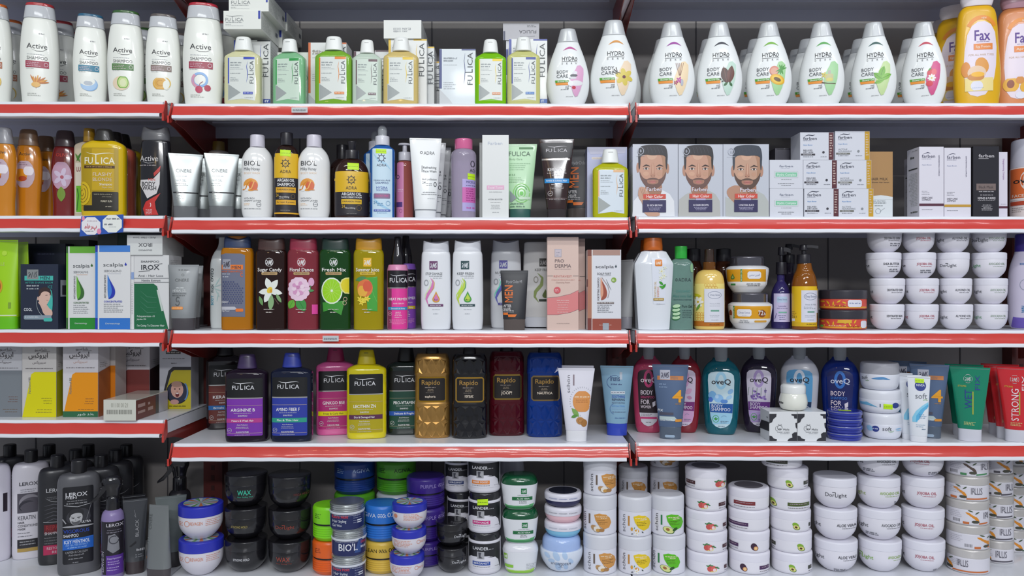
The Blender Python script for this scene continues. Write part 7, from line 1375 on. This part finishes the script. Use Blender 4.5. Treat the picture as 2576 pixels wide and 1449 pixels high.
# revitalising bowls
def rev(label, v, cx, rb, y0, W, d, on=None, shift=0, k=1):
    s = bowl_jar(label, v, cx, rb, 'K', d, W, y0, 'dcd8e0', '2c34b4', on=on, lidh=.30, foot=.42, group='pearl jars with royal blue lids'); on_jar(s)
    H = rb-y0; y = y0+H*.44; a = W/2; c = 'd88c6c'
    if shift == 0: s.ring(cx-a*.62, y+10, W*.05, H*.08, 5, c).mi(cx-a*.95, cx-a*.76, y-8, c, 9, rows=3, gap=18).t('REVAGEN', cx-a*.5, cx+a*.08, y-H*.03, y+H*.06, c, 0).mi(cx+a*.2, cx+a*.92, y-H*.08, c, 7, rows=4, gap=H*.05)
    elif shift == 1: s.mi(cx-a*.35, cx+a*.85, y-H*.1, c, 8, rows=5, gap=H*.055).e(cx-a*.8, y, W*.05, H*.08, c)
    else: s.mi(cx-a*.85, cx+a*.3, y-H*.08, c, 8, rows=5, gap=H*.055).ring(cx+a*.55, y, W*.05, H*.07, 5, c).t('REV', cx+a*.68, cx+a*.92, y-H*.03, y+H*.05, c, 0)
    s.surf = s.lids; s.part('lid_label', 'coloured picture sticker on the lid')
    R = s.last[-1][1]*.86; z = s.last[-1][0]+.0003; n = 26; v_ = [(0, 0, z)]+[(R*math.cos(2*PI*i/n), R*math.sin(2*PI*i/n), z) for i in range(n)]
    for i in range(n): s.mb.add([v_[0], v_[1+i], v_[1+(i+1) % n]], [(0, 1, 2)], M(('8ca8c8', 'c8ccd4', '6c9c5c', 'a0b4d0', 'c87c50')[i % 5], .3, .4), False)
    return s
r1 = rev('pearl jar with royal blue lid and orange print beside the black jars, lower one', 'E2', 382, 1465, 1062, 508, -.02)
rev('pearl jar with royal blue lid and orange print beside the black jars, upper one', 'E2', 377, 1090, 700, 508, -.02, on=r1)
def blackjar(label, v, cx, rb, y0, W, d, txt, col, on=None, tx=0, sub=None, big=0):
    s = bowl_jar(label, v, cx, rb, 'K', d, W, y0, '17161a', '1a191d', on=on, lidh=.30, foot=.46, group='black hair wax jars', fin=gloss); on_jar(s); H = rb-y0
    y = y0+H*.5
    if txt == 'D': dor(s, cx+tx, y-H*.04, W*.44, col)
    else: s.t(txt, cx+tx, cx+tx+W*(.31 if big else .38), y-(H*.07 if big else 0), y+H*.07, col)
    if sub: s.t(sub, cx+tx, cx+tx+W*.36, y+H*.11, y+H*.15, col, 0)
    return s
w1 = blackjar('black wax jar with bold white print, bottom of the first black stack', 'E2', 882, 1465, 1100, 478, .004, 'STRONG HOLD', 'd8d8dc', tx=-150)
w2_ = blackjar('black wax jar with pale yellow print, middle of the first black stack', 'E2', 880, 1100, 740, 478, .004, 'STRONG HOLD', 'a89858', on=w1, tx=-170)
blackjar('black wax jar with teal print on top of the first black stack', 'E2', 880, 740, 368, 482, .004, 'WAX', '3cc0a0', on=w2_, tx=-100, sub='Hair Styling Wax', big=1)
w3 = blackjar('black wax jar with red brown wax print, bottom of the second black stack', 'E2', 1362, 1452, 1088, 476, .0, 'WAX', '9c4438', tx=-150, sub='Hair Styling Wax', big=1)
w4 = blackjar('black wax jar with red brown word mark, middle of the second black stack', 'E2', 1362, 1088, 735, 478, .0, 'D', '9c4438', on=w3, tx=-160)
blackjar('black wax jar with faint red print on top of the second black stack', 'E2', 1362, 735, 365, 480, .0, 'MEGA HOLD', '6c3434', on=w4, tx=40)
def agiva(label, v, cx, rb, y0, W, d, col, txt=None, tc='1e1e20', on=None, tx=0, num=None, z0=None):
    s = It('hair_wax_jar', label, 'jar', v, cx, rb, 'K', d, w=W, on=on, group='two tier coloured hair wax jars'); H = rb-y0
    P = [(rb, W*.80, 8), (rb-H*.08, W*.92, 8)]
    for i in range(5): P += [(rb-H*(.12+i*.065), W*.985, 1), (rb-H*(.145+i*.065), W*.985, 1), (rb-H*(.15+i*.065), W*.955, 1), (rb-H*(.170+i*.065), W*.955, 1)]
    P += [(rb-H*.46, W*.985, 3)]
    s.body(P, satin(col), name='jar', seg=48)
    s.body([(rb-H*.455, W*.93, 1), (rb-H*.52, W*.93, 1)], satin('1c1c1e'), name='neck', seg=40)
    s.body([(rb-H*.515, W*.99, 5), (rb-H*.93, W, 10), (y0, W*.92, 8)], satin(col), name='lid', seg=48)
    a = W/2; y = y0+H*.24
    if txt: s.t(txt, cx+tx, cx+tx+W*.42, y-H*.05, y+H*.06, tc, 0)
    if num: s.mi(cx+tx+W*.48, cx+tx+W*.66, y-H*.05, tc, 12).t('WAX', cx+tx+W*.46, cx+tx+W*.70, y-H*.01, y+H*.06, tc).t(num, cx+tx+W*.73, cx+tx+W*.93, y-H*.07, y+H*.06, tc, 0)
    else: s.mi(cx-a*.85, cx-a*.5, y-20, tc, 8, rows=3, gap=20)
    return s
o1 = agiva('orange two tier wax jar on the deck under the lime one', 'E3', 262, 1415, 1045, 385, .0, 'e8641c')
agiva('lime green two tier wax jar on the orange one', 'E3', 262, 1040, 655, 380, .0, '84d820', on=o1)
y1_ = agiva('yellow two tier wax jar marked 08', 'E3', 850, 1415, 1060, 400, .005, 'dcb848', 'CLEAN', '2c2818', tx=-230, num='08')
b1_ = agiva('bright blue two tier wax jar marked 02', 'E3', 850, 1050, 648, 410, .005, '2c74cc', 'AGIVA', 'dce4f0', on=y1_, tx=-250, num='02')
def rear(cx, W, d, stack):
    prev = None
    for (l, col, txt, tc, rb, y0, num) in stack: prev = agiva(l, 'E3', cx, rb, y0, W, d, col, txt, tc, on=prev, num=num, tx=-W*.06 if txt else 0)
rear(540, 455, .085, [('green two tier wax jar low in the rear column, mostly hidden', '4c9c20', None, '1c1c1c', 1295, 925, None), ('green two tier wax jar in the rear under the dark blue one', '58a824', None, '1c1c1c', 925, 560, None), ('dark blue two tier wax jar on top of the rear column', '1c3c84', 'AGIVA', 'a8b8d8', 560, 200, None)])
rear(1000, 440, .085, [('blue two tier wax jar low in the second rear column', '2458a0', None, '1c1c1c', 1295, 925, None), ('white two tier wax jar in the second rear column', 'c0c4cc', None, '1c1c1c', 925, 560, None), ('green two tier wax jar on top of the second rear column', '4c9820', 'AGIVA', '1c2c10', 560, 195, None)])
prev = None
for i, (rb, y0) in enumerate(((1405, 1100), (1100, 740), (740, 395))):
    prev = agiva(('violet two tier wax jar at the bottom of the violet column', 'violet two tier wax jar in the middle of the violet column', 'violet two tier wax jar on top of the violet column')[i], 'E3', 1325, rb, y0-(0 if i else -20), 425, .045, '3c2484', 'PURPLE', 'a090d0', on=prev, num='08', tx=-60)
def tin(label, rb, y0, W, cx, on=None, kind=0):
    s = It('hair_gel_jar', label, 'jar', 'E3', cx, rb, 'K', -.045, w=W, on=on, group='navy gel wax jars with silver lids'); H = rb-y0
    s.body([(rb, W*.86, 6), (rb-H*.06, W*.96, 8), (rb-H*.60, W*.97, 4), (rb-H*.66, W*1.0, 4), (rb-H*.70, W, 3)], satin('d8dce4'), name='jar', seg=48)
    s.part('label', 'navy wrap label').r(cx-W/2, rb-H*.62, cx+W/2, rb-H*.04, '242c5c').mi(cx-150, cx+150, rb-H*.60, 'c8ccd8', 7)
    y = rb-H*.4
    if kind: s.t("BIO'L", cx-120, cx+95, y-35, y+40, 'e4e6ec').poly([(cx+110, y-80), (cx+150, y-80), (cx+130, y+70), (cx+60, y+70)], '34508c').t('Extra', cx+130, cx+185, y-60, y-30, 'c83c58').mi(cx+130, cx+185, y, 'c8ccd8', 24)
    else: s.t('Extra Hold', cx-170, cx+10, y-58, y-28, 'd8404c').t('Hair Styling', cx-165, cx-10, y-10, y+20, 'e0e4ec', 0).t('Gel Wax', cx-165, cx-60, y+38, y+66, 'e0e4ec', 0).mi(cx+70, cx+175, y-50, '9ca4c0', 7, rows=2, gap=22).mi(cx+70, cx+150, y, '9ca4c0', 8, rows=2, gap=24).r(cx+112, y-2, cx+160, y+12, 'd8dce4').r(cx+112, y+22, cx+160, y+34, 'd8dce4')
    al = M('c4c8c8', .25, .2, .85); P = [(rb-H*.70, W*.90, 2)]
    for i in range(3): P += [(rb-H*(.72+i*.075), W*.97, 3), (rb-H*(.765+i*.075), W*.97, 3), (rb-H*(.78+i*.075), W*.92, 1)]
    P += [(y0+6, W*.99, 4), (y0, W*.93, 4)]
    s.body(P, al, name='lid', seg=48)
    return s
q1 = tin('navy gel wax jar with silver lid at the bottom, red extra hold print', 1482, 1195, 392, 470)
q2 = tin('navy gel wax jar with silver lid in the middle, large white word mark', 1195, 905, 395, 475, on=q1, kind=1)
tin('navy gel wax jar with silver lid on top, red extra hold print', 905, 610, 395, 455, on=q2)
v1 = rev('pearl jar with royal blue lid before the violet column, lowest', 'E3', 1118, 1478, 1185, 388, -.045, shift=2)
v2 = rev('pearl jar with royal blue lid before the violet column, middle', 'E3', 1140, 1190, 905, 388, -.045, on=v1, shift=2)
rev('pearl jar with royal blue lid before the violet column, topmost', 'E3', 1148, 895, 608, 388, -.045, on=v2, shift=1)
x1 = blackjar('black jar with white word mark beside the striped pomade jars, lower one', 'E4', 270, 1440, 1132, 372, .004, 'D', 'd8d8dc', tx=0)
x2 = blackjar('black jar with white word mark beside the striped pomade jars, upper one', 'E4', 262, 1128, 835, 375, .004, 'D', 'd8d8dc', on=x1, tx=30)
def lander(label, cx, rb, y0, d, band, word_, on=None, W=392, stick=0):
    s = It('pomade_jar', label, 'jar', 'E4', cx, rb, 'K', d, w=W, on=on, group='black and white pomade jars'); H = rb-y0; a = W/2
    s.body([(rb, W*.90, 14), (rb-H*.06, W*.99, 10), (rb-H*.76, W*.98, 6), (rb-H*.79, W*.99, 4), (rb-H*.82, W*.97, 3)], satin('dedce4'), name='jar', seg=48)
    s.part('label', 'black label with a white curved field').r(cx-a, rb-H*.76, cx+a*.93, rb-H*.15, '222226').poly([(cx-a, rb-H*.38), (cx-a*.8, rb-H*.44), (cx-a*.2, rb-H*.47), (cx+a*.3, rb-H*.46), (cx+a*.65, rb-H*.42), (cx+a*.82, rb-H*.34), (cx+a*.9, rb-H*.15), (cx-a, rb-H*.15)], 'dedce4')
    s.t('LANDER', cx-a*.72, cx+a*.22, rb-H*.68, rb-H*.61, 'e0e0e4').mi(cx+a*.25, cx+a*.55, rb-H*.635, 'a8a8ac', 9).r(cx-a*.45, rb-H*.57, cx-a*.02, rb-H*.39, 'a8a8ac').poly([(cx-a*.38, rb-H*.55), (cx-a*.2, rb-H*.55), (cx-a*.25, rb-H*.46), (cx-a*.1, rb-H*.41), (cx-a*.35, rb-H*.41)], '4c4c54')
    s.r(cx-a*.72, rb-H*.33, cx+a*.34, rb-H*.24, band).t(word_, cx-a*.66, cx+a*.26, rb-H*.31, rb-H*.265, 'e8e8ee').mi(cx-a*.7, cx+a*.34, rb-H*.21, '6c6c74', 7).mi(cx+a*.62, cx+a*.9, rb-H*.21, '6c6c74', 6)
    s.body([(rb-H*.81, W*.93, 4), (rb-H*.97, W*.93, 14), (y0, W*.86, 8)], gloss('202024'), name='lid', seg=48)
    if stick: s.surf = s.surf; s.mb = s.mb; s.surf = ('b', [(q[0], s.lx(s.cx+W*.5), s.lx(s.cx+W*.5)) for q in s.last], 2, 0, 0); s.surf = ('b', [(-1, s.lx(s.cx+W*.5), s.lx(s.cx+W*.5)), (1, s.lx(s.cx+W*.5), s.lx(s.cx+W*.5))], 2, 0, 0); s.sticker(cx-85, rb-H*.86, cx+40, rb-H*.71, -8, 0)
    return s
n1 = lander('black and white pomade jar with blue band, bottom of the front stack', 652, 1462, 978, .006, '2c4c9c', 'BERGAMOT')
n2 = lander('black and white pomade jar with magenta band and neon sticker, middle of the front stack', 652, 978, 505, .006, 'c8307c', 'POMADE', on=n1, stick=1)
lander('black and white pomade jar with orange band, top of the front stack', 645, 505, 32, .006, 'e08438', 'HAIR FOOD', on=n2)
u_ = None
for i, (rb, y0) in enumerate(((1300, 895), (895, 465), (465, 35))): u_ = lander(('black and white pomade jar hidden low in the rear stack', 'black and white pomade jar in the middle of the rear stack', 'black and white pomade jar with navy band, top of the rear stack')[i], 375 if i < 2 else 348, rb, y0, .075, '2c3c6c', 'BERGAMOT', on=u_, W=340)
def aloe(label, rb, y0, cx, W, lidc, band, on=None, kind=0):
    s = It('hair_mask_jar', label, 'jar', 'E4', cx, rb, 'K', .006, w=W, on=on, group='square shouldered aloe jars', dp=.85); H = rb-y0; a = W/2
    s.body([(rb, W*.72, 14), (rb-H*.12, W*.86, 20), (rb-H*.72, W*.99, 6), (rb-H*.75, W*.99, 4)], satin('e2e4e8'), name='jar', n=2.6, seg=48, dp=.85)
    s.poly([(cx-a*.72, rb-H*.05), (cx-a*.8, rb-H*.17), (cx-a*.3, rb-H*.13), (cx+a*.3, rb-H*.14), (cx+a*.8, rb-H*.19), (cx+a*.72, rb-H*.05)], '5cac6c' if not kind else 'b0dc60').poly([(cx-a*.72, rb-H*.03), (cx-a*.75, rb-H*.10), (cx+a*.76, rb-H*.10), (cx+a*.72, rb-H*.03)], '3c8c54' if not kind else '94d040')
    if not kind: mmark(s, cx+20, rb-H*.65, cx+88, rb-H*.49, '1c7440', 'd8e4dc'); s.mi(cx-20, cx+110, rb-H*.46, '9ca4a4', 8).r(cx-85, rb-H*.40, cx+155, rb-H*.30, '1c6c3c').t('ALOE VERA', cx-30, cx+120, rb-H*.37, rb-H*.325, 'd8e8dc').mi(cx-10, cx+95, rb-H*.27, '5c6464', 8, rows=2, gap=16, al='c')
    else: mmark(s, cx-195, rb-H*.68, cx-155, rb-H*.5, '8cc43c', 'e4ecd8'); s.r(cx-205, rb-H*.32, cx-85, rb-H*.22, '8cc83c').mi(cx+70, cx+195, rb-H*.36, 'a8acb0', 8, rows=4, gap=18)
    s.body([(rb-H*.74, W*.985, 6), (rb-H*.86, W*.96, 24), (y0+10, W*.80, 20), (y0, W*.6, 10)], gloss(lidc), name='lid', n=2.6, seg=48, dp=.87)
    return s
al1 = aloe('white jar with pearl lid and lime print under the two green lidded jars', 1478, 1120, 1075, 425, 'e4e4ea', '8cc43c', kind=1)
al2 = aloe('white aloe jar with dark green lid, lower of the two', 1148, 750, 1072, 430, '0f5230', '1c6c3c', on=al1)
aloe('white aloe jar with dark green lid, upper of the two', 762, 358, 1062, 436, '0f5230', '1c6c3c', on=al2)
s = It('conditioner_bottle', 'white bottle standing on a black cap in the dark behind the green lidded jars', 'bottle', 'E4', 975, 1360, 'K', .13, w=300, dp=.6); s.body([(1360, 280, 10), (1100, 290, 10), (350, 290, 30), (100, 240, 20)], satin('b8b8c0'), name='bottle'); s.r(930, 120, 1000, 210, '8c8488')
s = It('cream_jar', 'large pale blue marbled cream jar under three flat compacts', 'jar', 'E4', 1558, 1452, 'K', .004, w=515)
s.body([(1452, 250, 10), (1430, 330, 40), (1330, 470, 80), (1240, 512, 40), (1185, 500, 14)], gloss('dce4f0'), name='jar', seg=48)
for x, y, r in ((1500, 1230, 60), (1600, 1220, 50), (1440, 1290, 40), (1670, 1290, 40), (1520, 1360, 60), (1610, 1360, 44), (1390, 1230, 40)): s.e(x, y, r, r*.6, 'b4cce8', x % 90, 12)
s.t('HYDRODERM', 1435, 1672, 1308, 1340, '5c6478', 0).ring(1550, 1335, 16, 24, 4, '5c6478').mi(1525, 1575, 1368, '5c6478', 7)
s.body([(1195, 455, 10), (1080, 452, 40), (1035, 380, 24)], gloss('a8c0ec'), name='lid', seg=48); big = s
def compact(label, rb, y0, on, bc, lc, tc, cx=1572):
    s = It('cream_jar', label, 'jar', 'E4', cx, rb, 'K', .024, w=435, on=on, group='flat two tone cream compacts'); H = rb-y0
    s.body([(rb, 330, 10), (rb-H*.2, 400, 20), (rb-H*.5, 428, 20)], satin(bc), name='jar', seg=48)
    s.body([(rb-H*.48, 436, 4), (rb-H*.86, 438, 10), (y0, 410, 8)], satin('e4e2ec'), name='lid', seg=48)
    for q in (-165, -50, 70): s.t('HYDRODERM', cx+q, cx+q+100, rb-H*.72, rb-H*.64, tc, 0)
    if lc: s.part('lid_label').mb.add([(.85*s.last[-1][1]*math.cos(2*PI*i/26), .85*s.last[-1][1]*math.sin(2*PI*i/26), s.last[-1][0]+.0003) for i in range(26)], [list(range(26))], M(lc, .2, .5), False)
    s.loc = (s.loc[0], big.loc[1], s.loc[2])
    return s
f1 = compact('flat blue and white cream compact on the marbled jar', 1078, 905, big, '84c4e4', None, '9ca4b4')
f2 = compact('flat pink and white cream compact, middle one', 925, 745, f1, 'ecc0c8', '3c3840', '84848c')
compact('flat navy and white cream compact with dark lid label on top', 772, 610, f2, '2c2c54', '24283c', '3c5ca0')
def schon(label, cx, rb, y0, d, W, col, kind, on=None, tx=0, k='E5', dark=0):
    s = It('cream_jar', label, 'jar', k, cx, rb, 'K', d, w=W, on=on, group='tall white hand cream jars'); H = rb-y0; a = W/2
    s.body([(rb, W*.93, 10), (rb-H*.03, W*.97, 8), (rb-H*.64, W*.97, 4)], satin('dfdfe8'), name='jar', seg=48)
    y = rb-H*.62
    s.t('schön', cx-a*.78+tx, cx-a*.60+tx, y+H*.06, y+H*.52, '5c5c64', 0, 90).r(cx-a*.44+tx, y+H*.09, cx-a*.34+tx, y+H*.34, ('6c5c50', 'c08840', '2c7c4c')[kind])
    bx = cx+a*.38+tx; P = [(bx-a*.5, y+H*.10), (bx-a*.2, y+H*.06), (bx+a*.2, y+H*.09), (bx+a*.42, y+H*.18), (bx+a*.5, y+H*.30), (bx+a*.38, y+H*.42), (bx+a*.1, y+H*.46), (bx-a*.2, y+H*.38), (bx-a*.42, y+H*.24)]
    s.poly(P, col).mi(bx-a*.38, bx+a*.28, y+H*.13, 'ecdcc0', 12).mi(bx-a*.1, bx+a*.28, y+H*.17, 'ecdcc0', 12).mi(bx-a*.3, bx+a*.35, y+H*.235, '4c3c20', 6, rows=3, gap=H*.04)
    gx, gy = bx-a*.35, y+H*.46
    if kind == 0: s.e(gx-20, gy-8, a*.26, H*.07, 'b89060', 30).e(gx+8, gy, a*.26, H*.08, 'e8e0d4', -10).e(gx+22, gy+12, a*.16, H*.045, 'c89850').arc(gx+8, gy, a*.24, H*.075, -60, 200, 5, '5c4030').e(gx+60, gy+10, a*.16, H*.05, 'a87c4c')
    if kind == 1: s.e(gx+10, gy+5, a*.13, H*.055, 'd89c38'); s.e(gx-50, gy-20, a*.07, H*.05, 'd8a040'); flower(s, gx+8, gy+24, a*.18, 'ecece8', 'd8a838'); leaf(s, gx-45, gy+36, 16, 5, -10, '3c4448'); leaf(s, gx+78, gy+16, 14, 6, 40, '3c4448'); leaf(s, gx-18, gy-34, 14, 5, -70, '5c9c6c')
    if kind == 2: s.e(gx, gy, a*.36, H*.085, '3c6424', 20).e(gx-2, gy-3, a*.32, H*.075, 'd8dc90', 20).e(gx-10, gy-8, a*.12, H*.035, 'a06c38', 20).e(gx+75, gy-8, a*.16, H*.035, '2c5420', -30)
    s.body([(rb-H*.635, W*.985, 4), (rb-H*.95, W*.99, 10), (y0, W*.92, 8)], satin('d8d9e0'), name='lid', seg=48)
    return s
z = None
for i, (rb, y0, tx) in enumerate(((1450, 985, 0), (985, 520, -52), (520, 55, 30))): z = schon('tall white hand cream jar with brown blob and nuts, '+('bottom', 'middle', 'top')[i]+' of its stack', 325, rb, y0, .006, 402, 'd0944c', 0, on=z, tx=(10, -45, 40)[i])
z = None
for i, (rb, y0) in enumerate(((1455, 1010), (1010, 545))): z = schon('tall white hand cream jar with yellow blob and chamomile, '+('bottom', 'top')[i]+' of its stack', 736, rb, y0, .006, 404, 'e8c820', 1, on=z, tx=8)
z = None
for i, (rb, y0) in enumerate(((1455, 1000), (1000, 532))): z = schon('tall white hand cream jar with green blob and avocado, '+('bottom', 'top')[i]+' of its stack', 1135-i*15, rb, y0, .006, 400, '5cbc1c', 2, on=z, tx=(-40, 10)[i])
for cx, kd, cl, nm in ((715, 0, 'd0944c', 'yellow'), (1085, 0, 'd0944c', 'green')):
    z = None
    for i, (rb, y0) in enumerate(((1365, 1010), (1010, 650), (650, 290), (290, -70))[:4 if cx > 800 else 3]): z = schon(f'tall hand cream jar in the dark behind the {nm} blob stack, '+('lowest', 'second', 'third', 'topmost')[i], cx, rb, y0, .105, 350, cl, kd, on=z)
def flat_jar(label, cx, rb, y0, kind, on=None, tx=0, W=500, bx=None, band='3c2830', top=0):
    s = It('body_butter_jar', label, 'jar', 'E6', cx, rb, 'K', .006, w=W, on=on, group='flat white fruit cream jars'); H = rb-y0; a = W/2
    s.body([(rb, W*.90, 12), (rb-H*.10, W*.965, 14), (rb-H*.58, W*.97, 4)], satin('e5e3ea'), name='jar', seg=48)
    fx, fy = cx+tx, rb-H*.30
    if kind == 'l': s.e(fx+10, fy+20, 50, 22, 'e8e888').e(fx-22, fy, 34, 34, 'c85450').e(fx+22, fy, 34, 34, 'd86460').e(fx+30, fy+14, 18, 22, 'f0d8d8'); [leaf(s, fx+dx, fy-38+dy, 22, 7, r, '3c7c40') for dx, dy, r in ((-50, 6, 20), (-28, -4, -30), (0, 0, 10), (50, 20, -10), (70, 30, 20))]
    if kind == 'p': s.e(fx-8, fy-6, 38, 44, '3c2438', -30).e(fx+10, fy+12, 32, 30, '502c44', -20).e(fx+12, fy+12, 24, 23, 'e8b070', -20).e(fx+12, fy+12, 13, 12, 'f0d098')
    if kind == 'a': s.e(fx-5, fy-18, 40, 26, '84b038', 20).e(fx+6, fy+12, 44, 28, '5c7c28', 20).e(fx+4, fy+9, 38, 23, 'dcd880', 20).e(fx+2, fy+10, 17, 12, '54341c', 20)
    if bx is not None: s.r(cx+bx, rb-H*.42, cx+bx+255, rb-H*.25, band).mi(cx+bx+25, cx+bx+230, rb-H*.37, 'b09ca4', 9).mi(cx+bx+5, cx+bx+250, rb-H*.18, '5c5458', 8)
    s.body([(rb-H*.57, W*.975, 5), (rb-H*.94, W*.985, 22), (y0, W*.90, 12)], satin('e7e5ee'), name='lid', seg=48)
    if top: s.part('lid_label').mb.add([(.8*s.last[-1][1]*math.cos(2*PI*i/26), .8*s.last[-1][1]*math.sin(2*PI*i/26), s.last[-1][0]+.0003) for i in range(26)], [list(range(26))], M('6c6870', .3, .4), False)
    return s
pos = ('on the deck', 'second from the deck', 'third from the deck', 'fourth from the deck', 'topmost')
z = None
for i, (cx, tx, bx) in enumerate(((367, 60, 205), (362, 25, 190), (357, 55, 200), (352, -30, 155), (353, 170, -380))): z = flat_jar('flat white cream jar with red lychee, '+pos[i], cx, 1452-i*247, 1205-i*247, 'l', on=z, tx=tx, bx=bx, band='4c2c30', top=i == 4)
z = None
for i, (cx, tx, bx, kd) in enumerate(((864, -60, 125, 'p'), (862, 70, -380, 'p'), (860, 0, -260, ''), (858, 0, -175, ''))): z = flat_jar(('flat white cream jar with passion fruit on the deck', 'flat white cream jar with passion fruit, second from the deck', 'flat white cream jar with purple band, third from the deck', 'flat white cream jar with maroon band on top of the passion fruit stack')[i], cx, 1455-i*251, 1204-i*251, kd, on=z, tx=tx, bx=bx, band=('4c3058', '4c3058', '4c3058', '7c3034')[i], top=i == 3)
z = None
for i, (cx, tx, bx, kd) in enumerate(((1366, 10, 195, 'a'), (1360, 115, -440, 'a'), (1348, 70, 220, 'a'), (1345, -200, -25, 'a'), (1318, 20, 190, 'a'), (1248, 0, -185, ''))): z = flat_jar('flat white cream jar in the avocado stack, '+('on the deck', 'second from the deck', 'third from the deck', 'with long green band, fourth', 'fifth, shifted left', 'topmost, cut by the shelf strip')[i], cx, 1452-i*248, 1204-i*248, kd, on=z, tx=tx, bx=bx, band='3c4034' if i != 3 else '4c5c2c')
BIG = [((385, 380, 372), (1445, 1072, 692), (('l', 30, -395), ('l', 20, -430), ('n', 0, -115)), 'first'), ((905, 898, 890, 878), (1460, 1092, 712, 332), (('g', 100, -335), ('k', 30, -388), ('g', 20, -410), ('k', -5, -428)), 'second'), ((1418, 1410, 1408, 1408), (1462, 1092, 710, 332), (('j', -95, -480), ('j', -90, -480), ('j', -60, -465), ('j', -140, None)), 'third')]
for cxs, bs, kk, nm in BIG:
    z = None
    for i in range(len(cxs)):
        kd, tx, lg = kk[i]
        z = oil_jar(f'large white cream jar with {dict(l="black aloe print", n="a big centred word mark", g="green avocado print", k="grey avocado print", j="red jojoba print")[kd]}, {("bottom", "second", "third", "top")[i]} of the {nm} large stack', 'E7', cxs[i], bs[i], 'K', .006, 520, bs[i]-376, kd, tx, on=z, lg=lg, lgc='7cb430' if (nm, i) == ('second', 0) else ('9cb060' if (nm, i) == ('second', 2) else None), group='large white oil cream jars', stamp={('second', 1): (-160, .72), ('second', 3): (-170, .72), ('third', 3): (70, .8), ('third', 0): (120, .86), ('first', 0): (-20, .86), ('second', 2): (190, .72)}.get((nm, i)))
def iplus(label, cx, rb, y0, d, kind, on=None, tx=0, W=530, acc='d87c34'):
    s = It('cream_jar', label, 'jar', 'E8', cx, rb, 'K', d, w=W, on=on, group='grey lidded cream jars with white wrap labels'); H = rb-y0; a = W/2
    s.body([(rb, W*.95, 10), (rb-H*.05, W*.985, 6), (rb-H*.66, W*.97, 4)], satin('d4d2d4'), name='jar', seg=48)
    s.part('label', 'white wrap label with fruit picture').r(cx-a, rb-H*.66, cx+a, rb-H*.06, 'dcdae2')
    y = rb-H*.38
    if tx is not None:
        for i in range(5): leaf(s, cx+tx-60+i*26, y-30+i*16, 44, 13, 20+i*10, 'e0902c' if kind else '5c4c44')
        leaf(s, cx+tx-40, y-65, 34, 8, 15, '4c5c44'); leaf(s, cx+tx+40, y-45, 30, 8, -30, '4c5c44'); s.e(cx+tx+20, y+60, 46, 18, '4c4c40').r(cx+tx-130, rb-H*.16, cx+tx-55, rb-H*.07, acc)
        s.ln([(cx+tx+60, rb-H*.10), (cx+a*.9, rb-H*.13)], 16, acc).t('IPLUS', cx+tx+110, cx+tx+250, y-52, y+24, '6c6a74', 0).ln([(cx+tx+130, y-10), (cx+tx+190, y+24), (cx+tx+240, y+20)], 4, '54525c')
    if kind != 2:
        r0 = random.Random(int(y)); x = cx-a*.9
        bx0 = cx+(tx or 0)-(250 if (tx or 0) < 300 else 240)
        if bx0 > cx-a*1.0:
            x = bx0
            while x < bx0+90: q = r0.uniform(3, 7); s.poly([(x, rb-H*.25), (x+q, rb-H*.25), (x+q, rb-H*.12), (x, rb-H*.12)], '6c6a70', 3); x += q+r0.uniform(3, 7)
    s.mi(cx-a*.75, cx-a*.2, y-50, 'a8a6b0', 6, rows=4, gap=20)
    s.body([(rb-H*.655, W*.985, 4), (rb-H*.94, W, 8), (y0, W*.95, 6)], M('c8c4c0', .28, .3, .15), name='lid', seg=48)
    return s
z = None
for i, (cx, tx, kd) in enumerate(((868, -245, 1), (860, 215, 1), (858, 80, 1), (855, -65, 1), (852, 55, 0))): z = iplus('grey lidded cream jar with orange fruit label, '+('on the deck', 'second up with barcode', 'third up', 'fourth up', 'top one with green label')[i], cx, 1460-i*287, 1173-i*287, .006, kd, on=z, tx=tx, acc='c8703c' if i < 4 else '4c8c5c')
z = None
for i, (cx, tx, kd) in enumerate(((1160, -125, 0), (1160, -75, 0), (1158, -60, 0), (1155, 0, 0), (1148, 110, 0))): z = iplus('grey lidded cream jar at the right rear, '+('lowest', 'second', 'third', 'fourth', 'topmost')[i]+' of its stack', cx+45, 1400-i*263, 1137-i*263, .073, 2, on=z, tx=tx, W=420, acc='54505a')
z = None
for i in range(5): z = iplus('jar in the dark at the far right, '+('lowest', 'second', 'third', 'fourth', 'topmost')[i]+' of the column', 1390, 1340-i*255, 1085-i*255, .15, 2, on=z, tx=60, W=400, acc='3c5c44')
for it in ITEMS:
    if not getattr(it, 'done', False): it.finish()
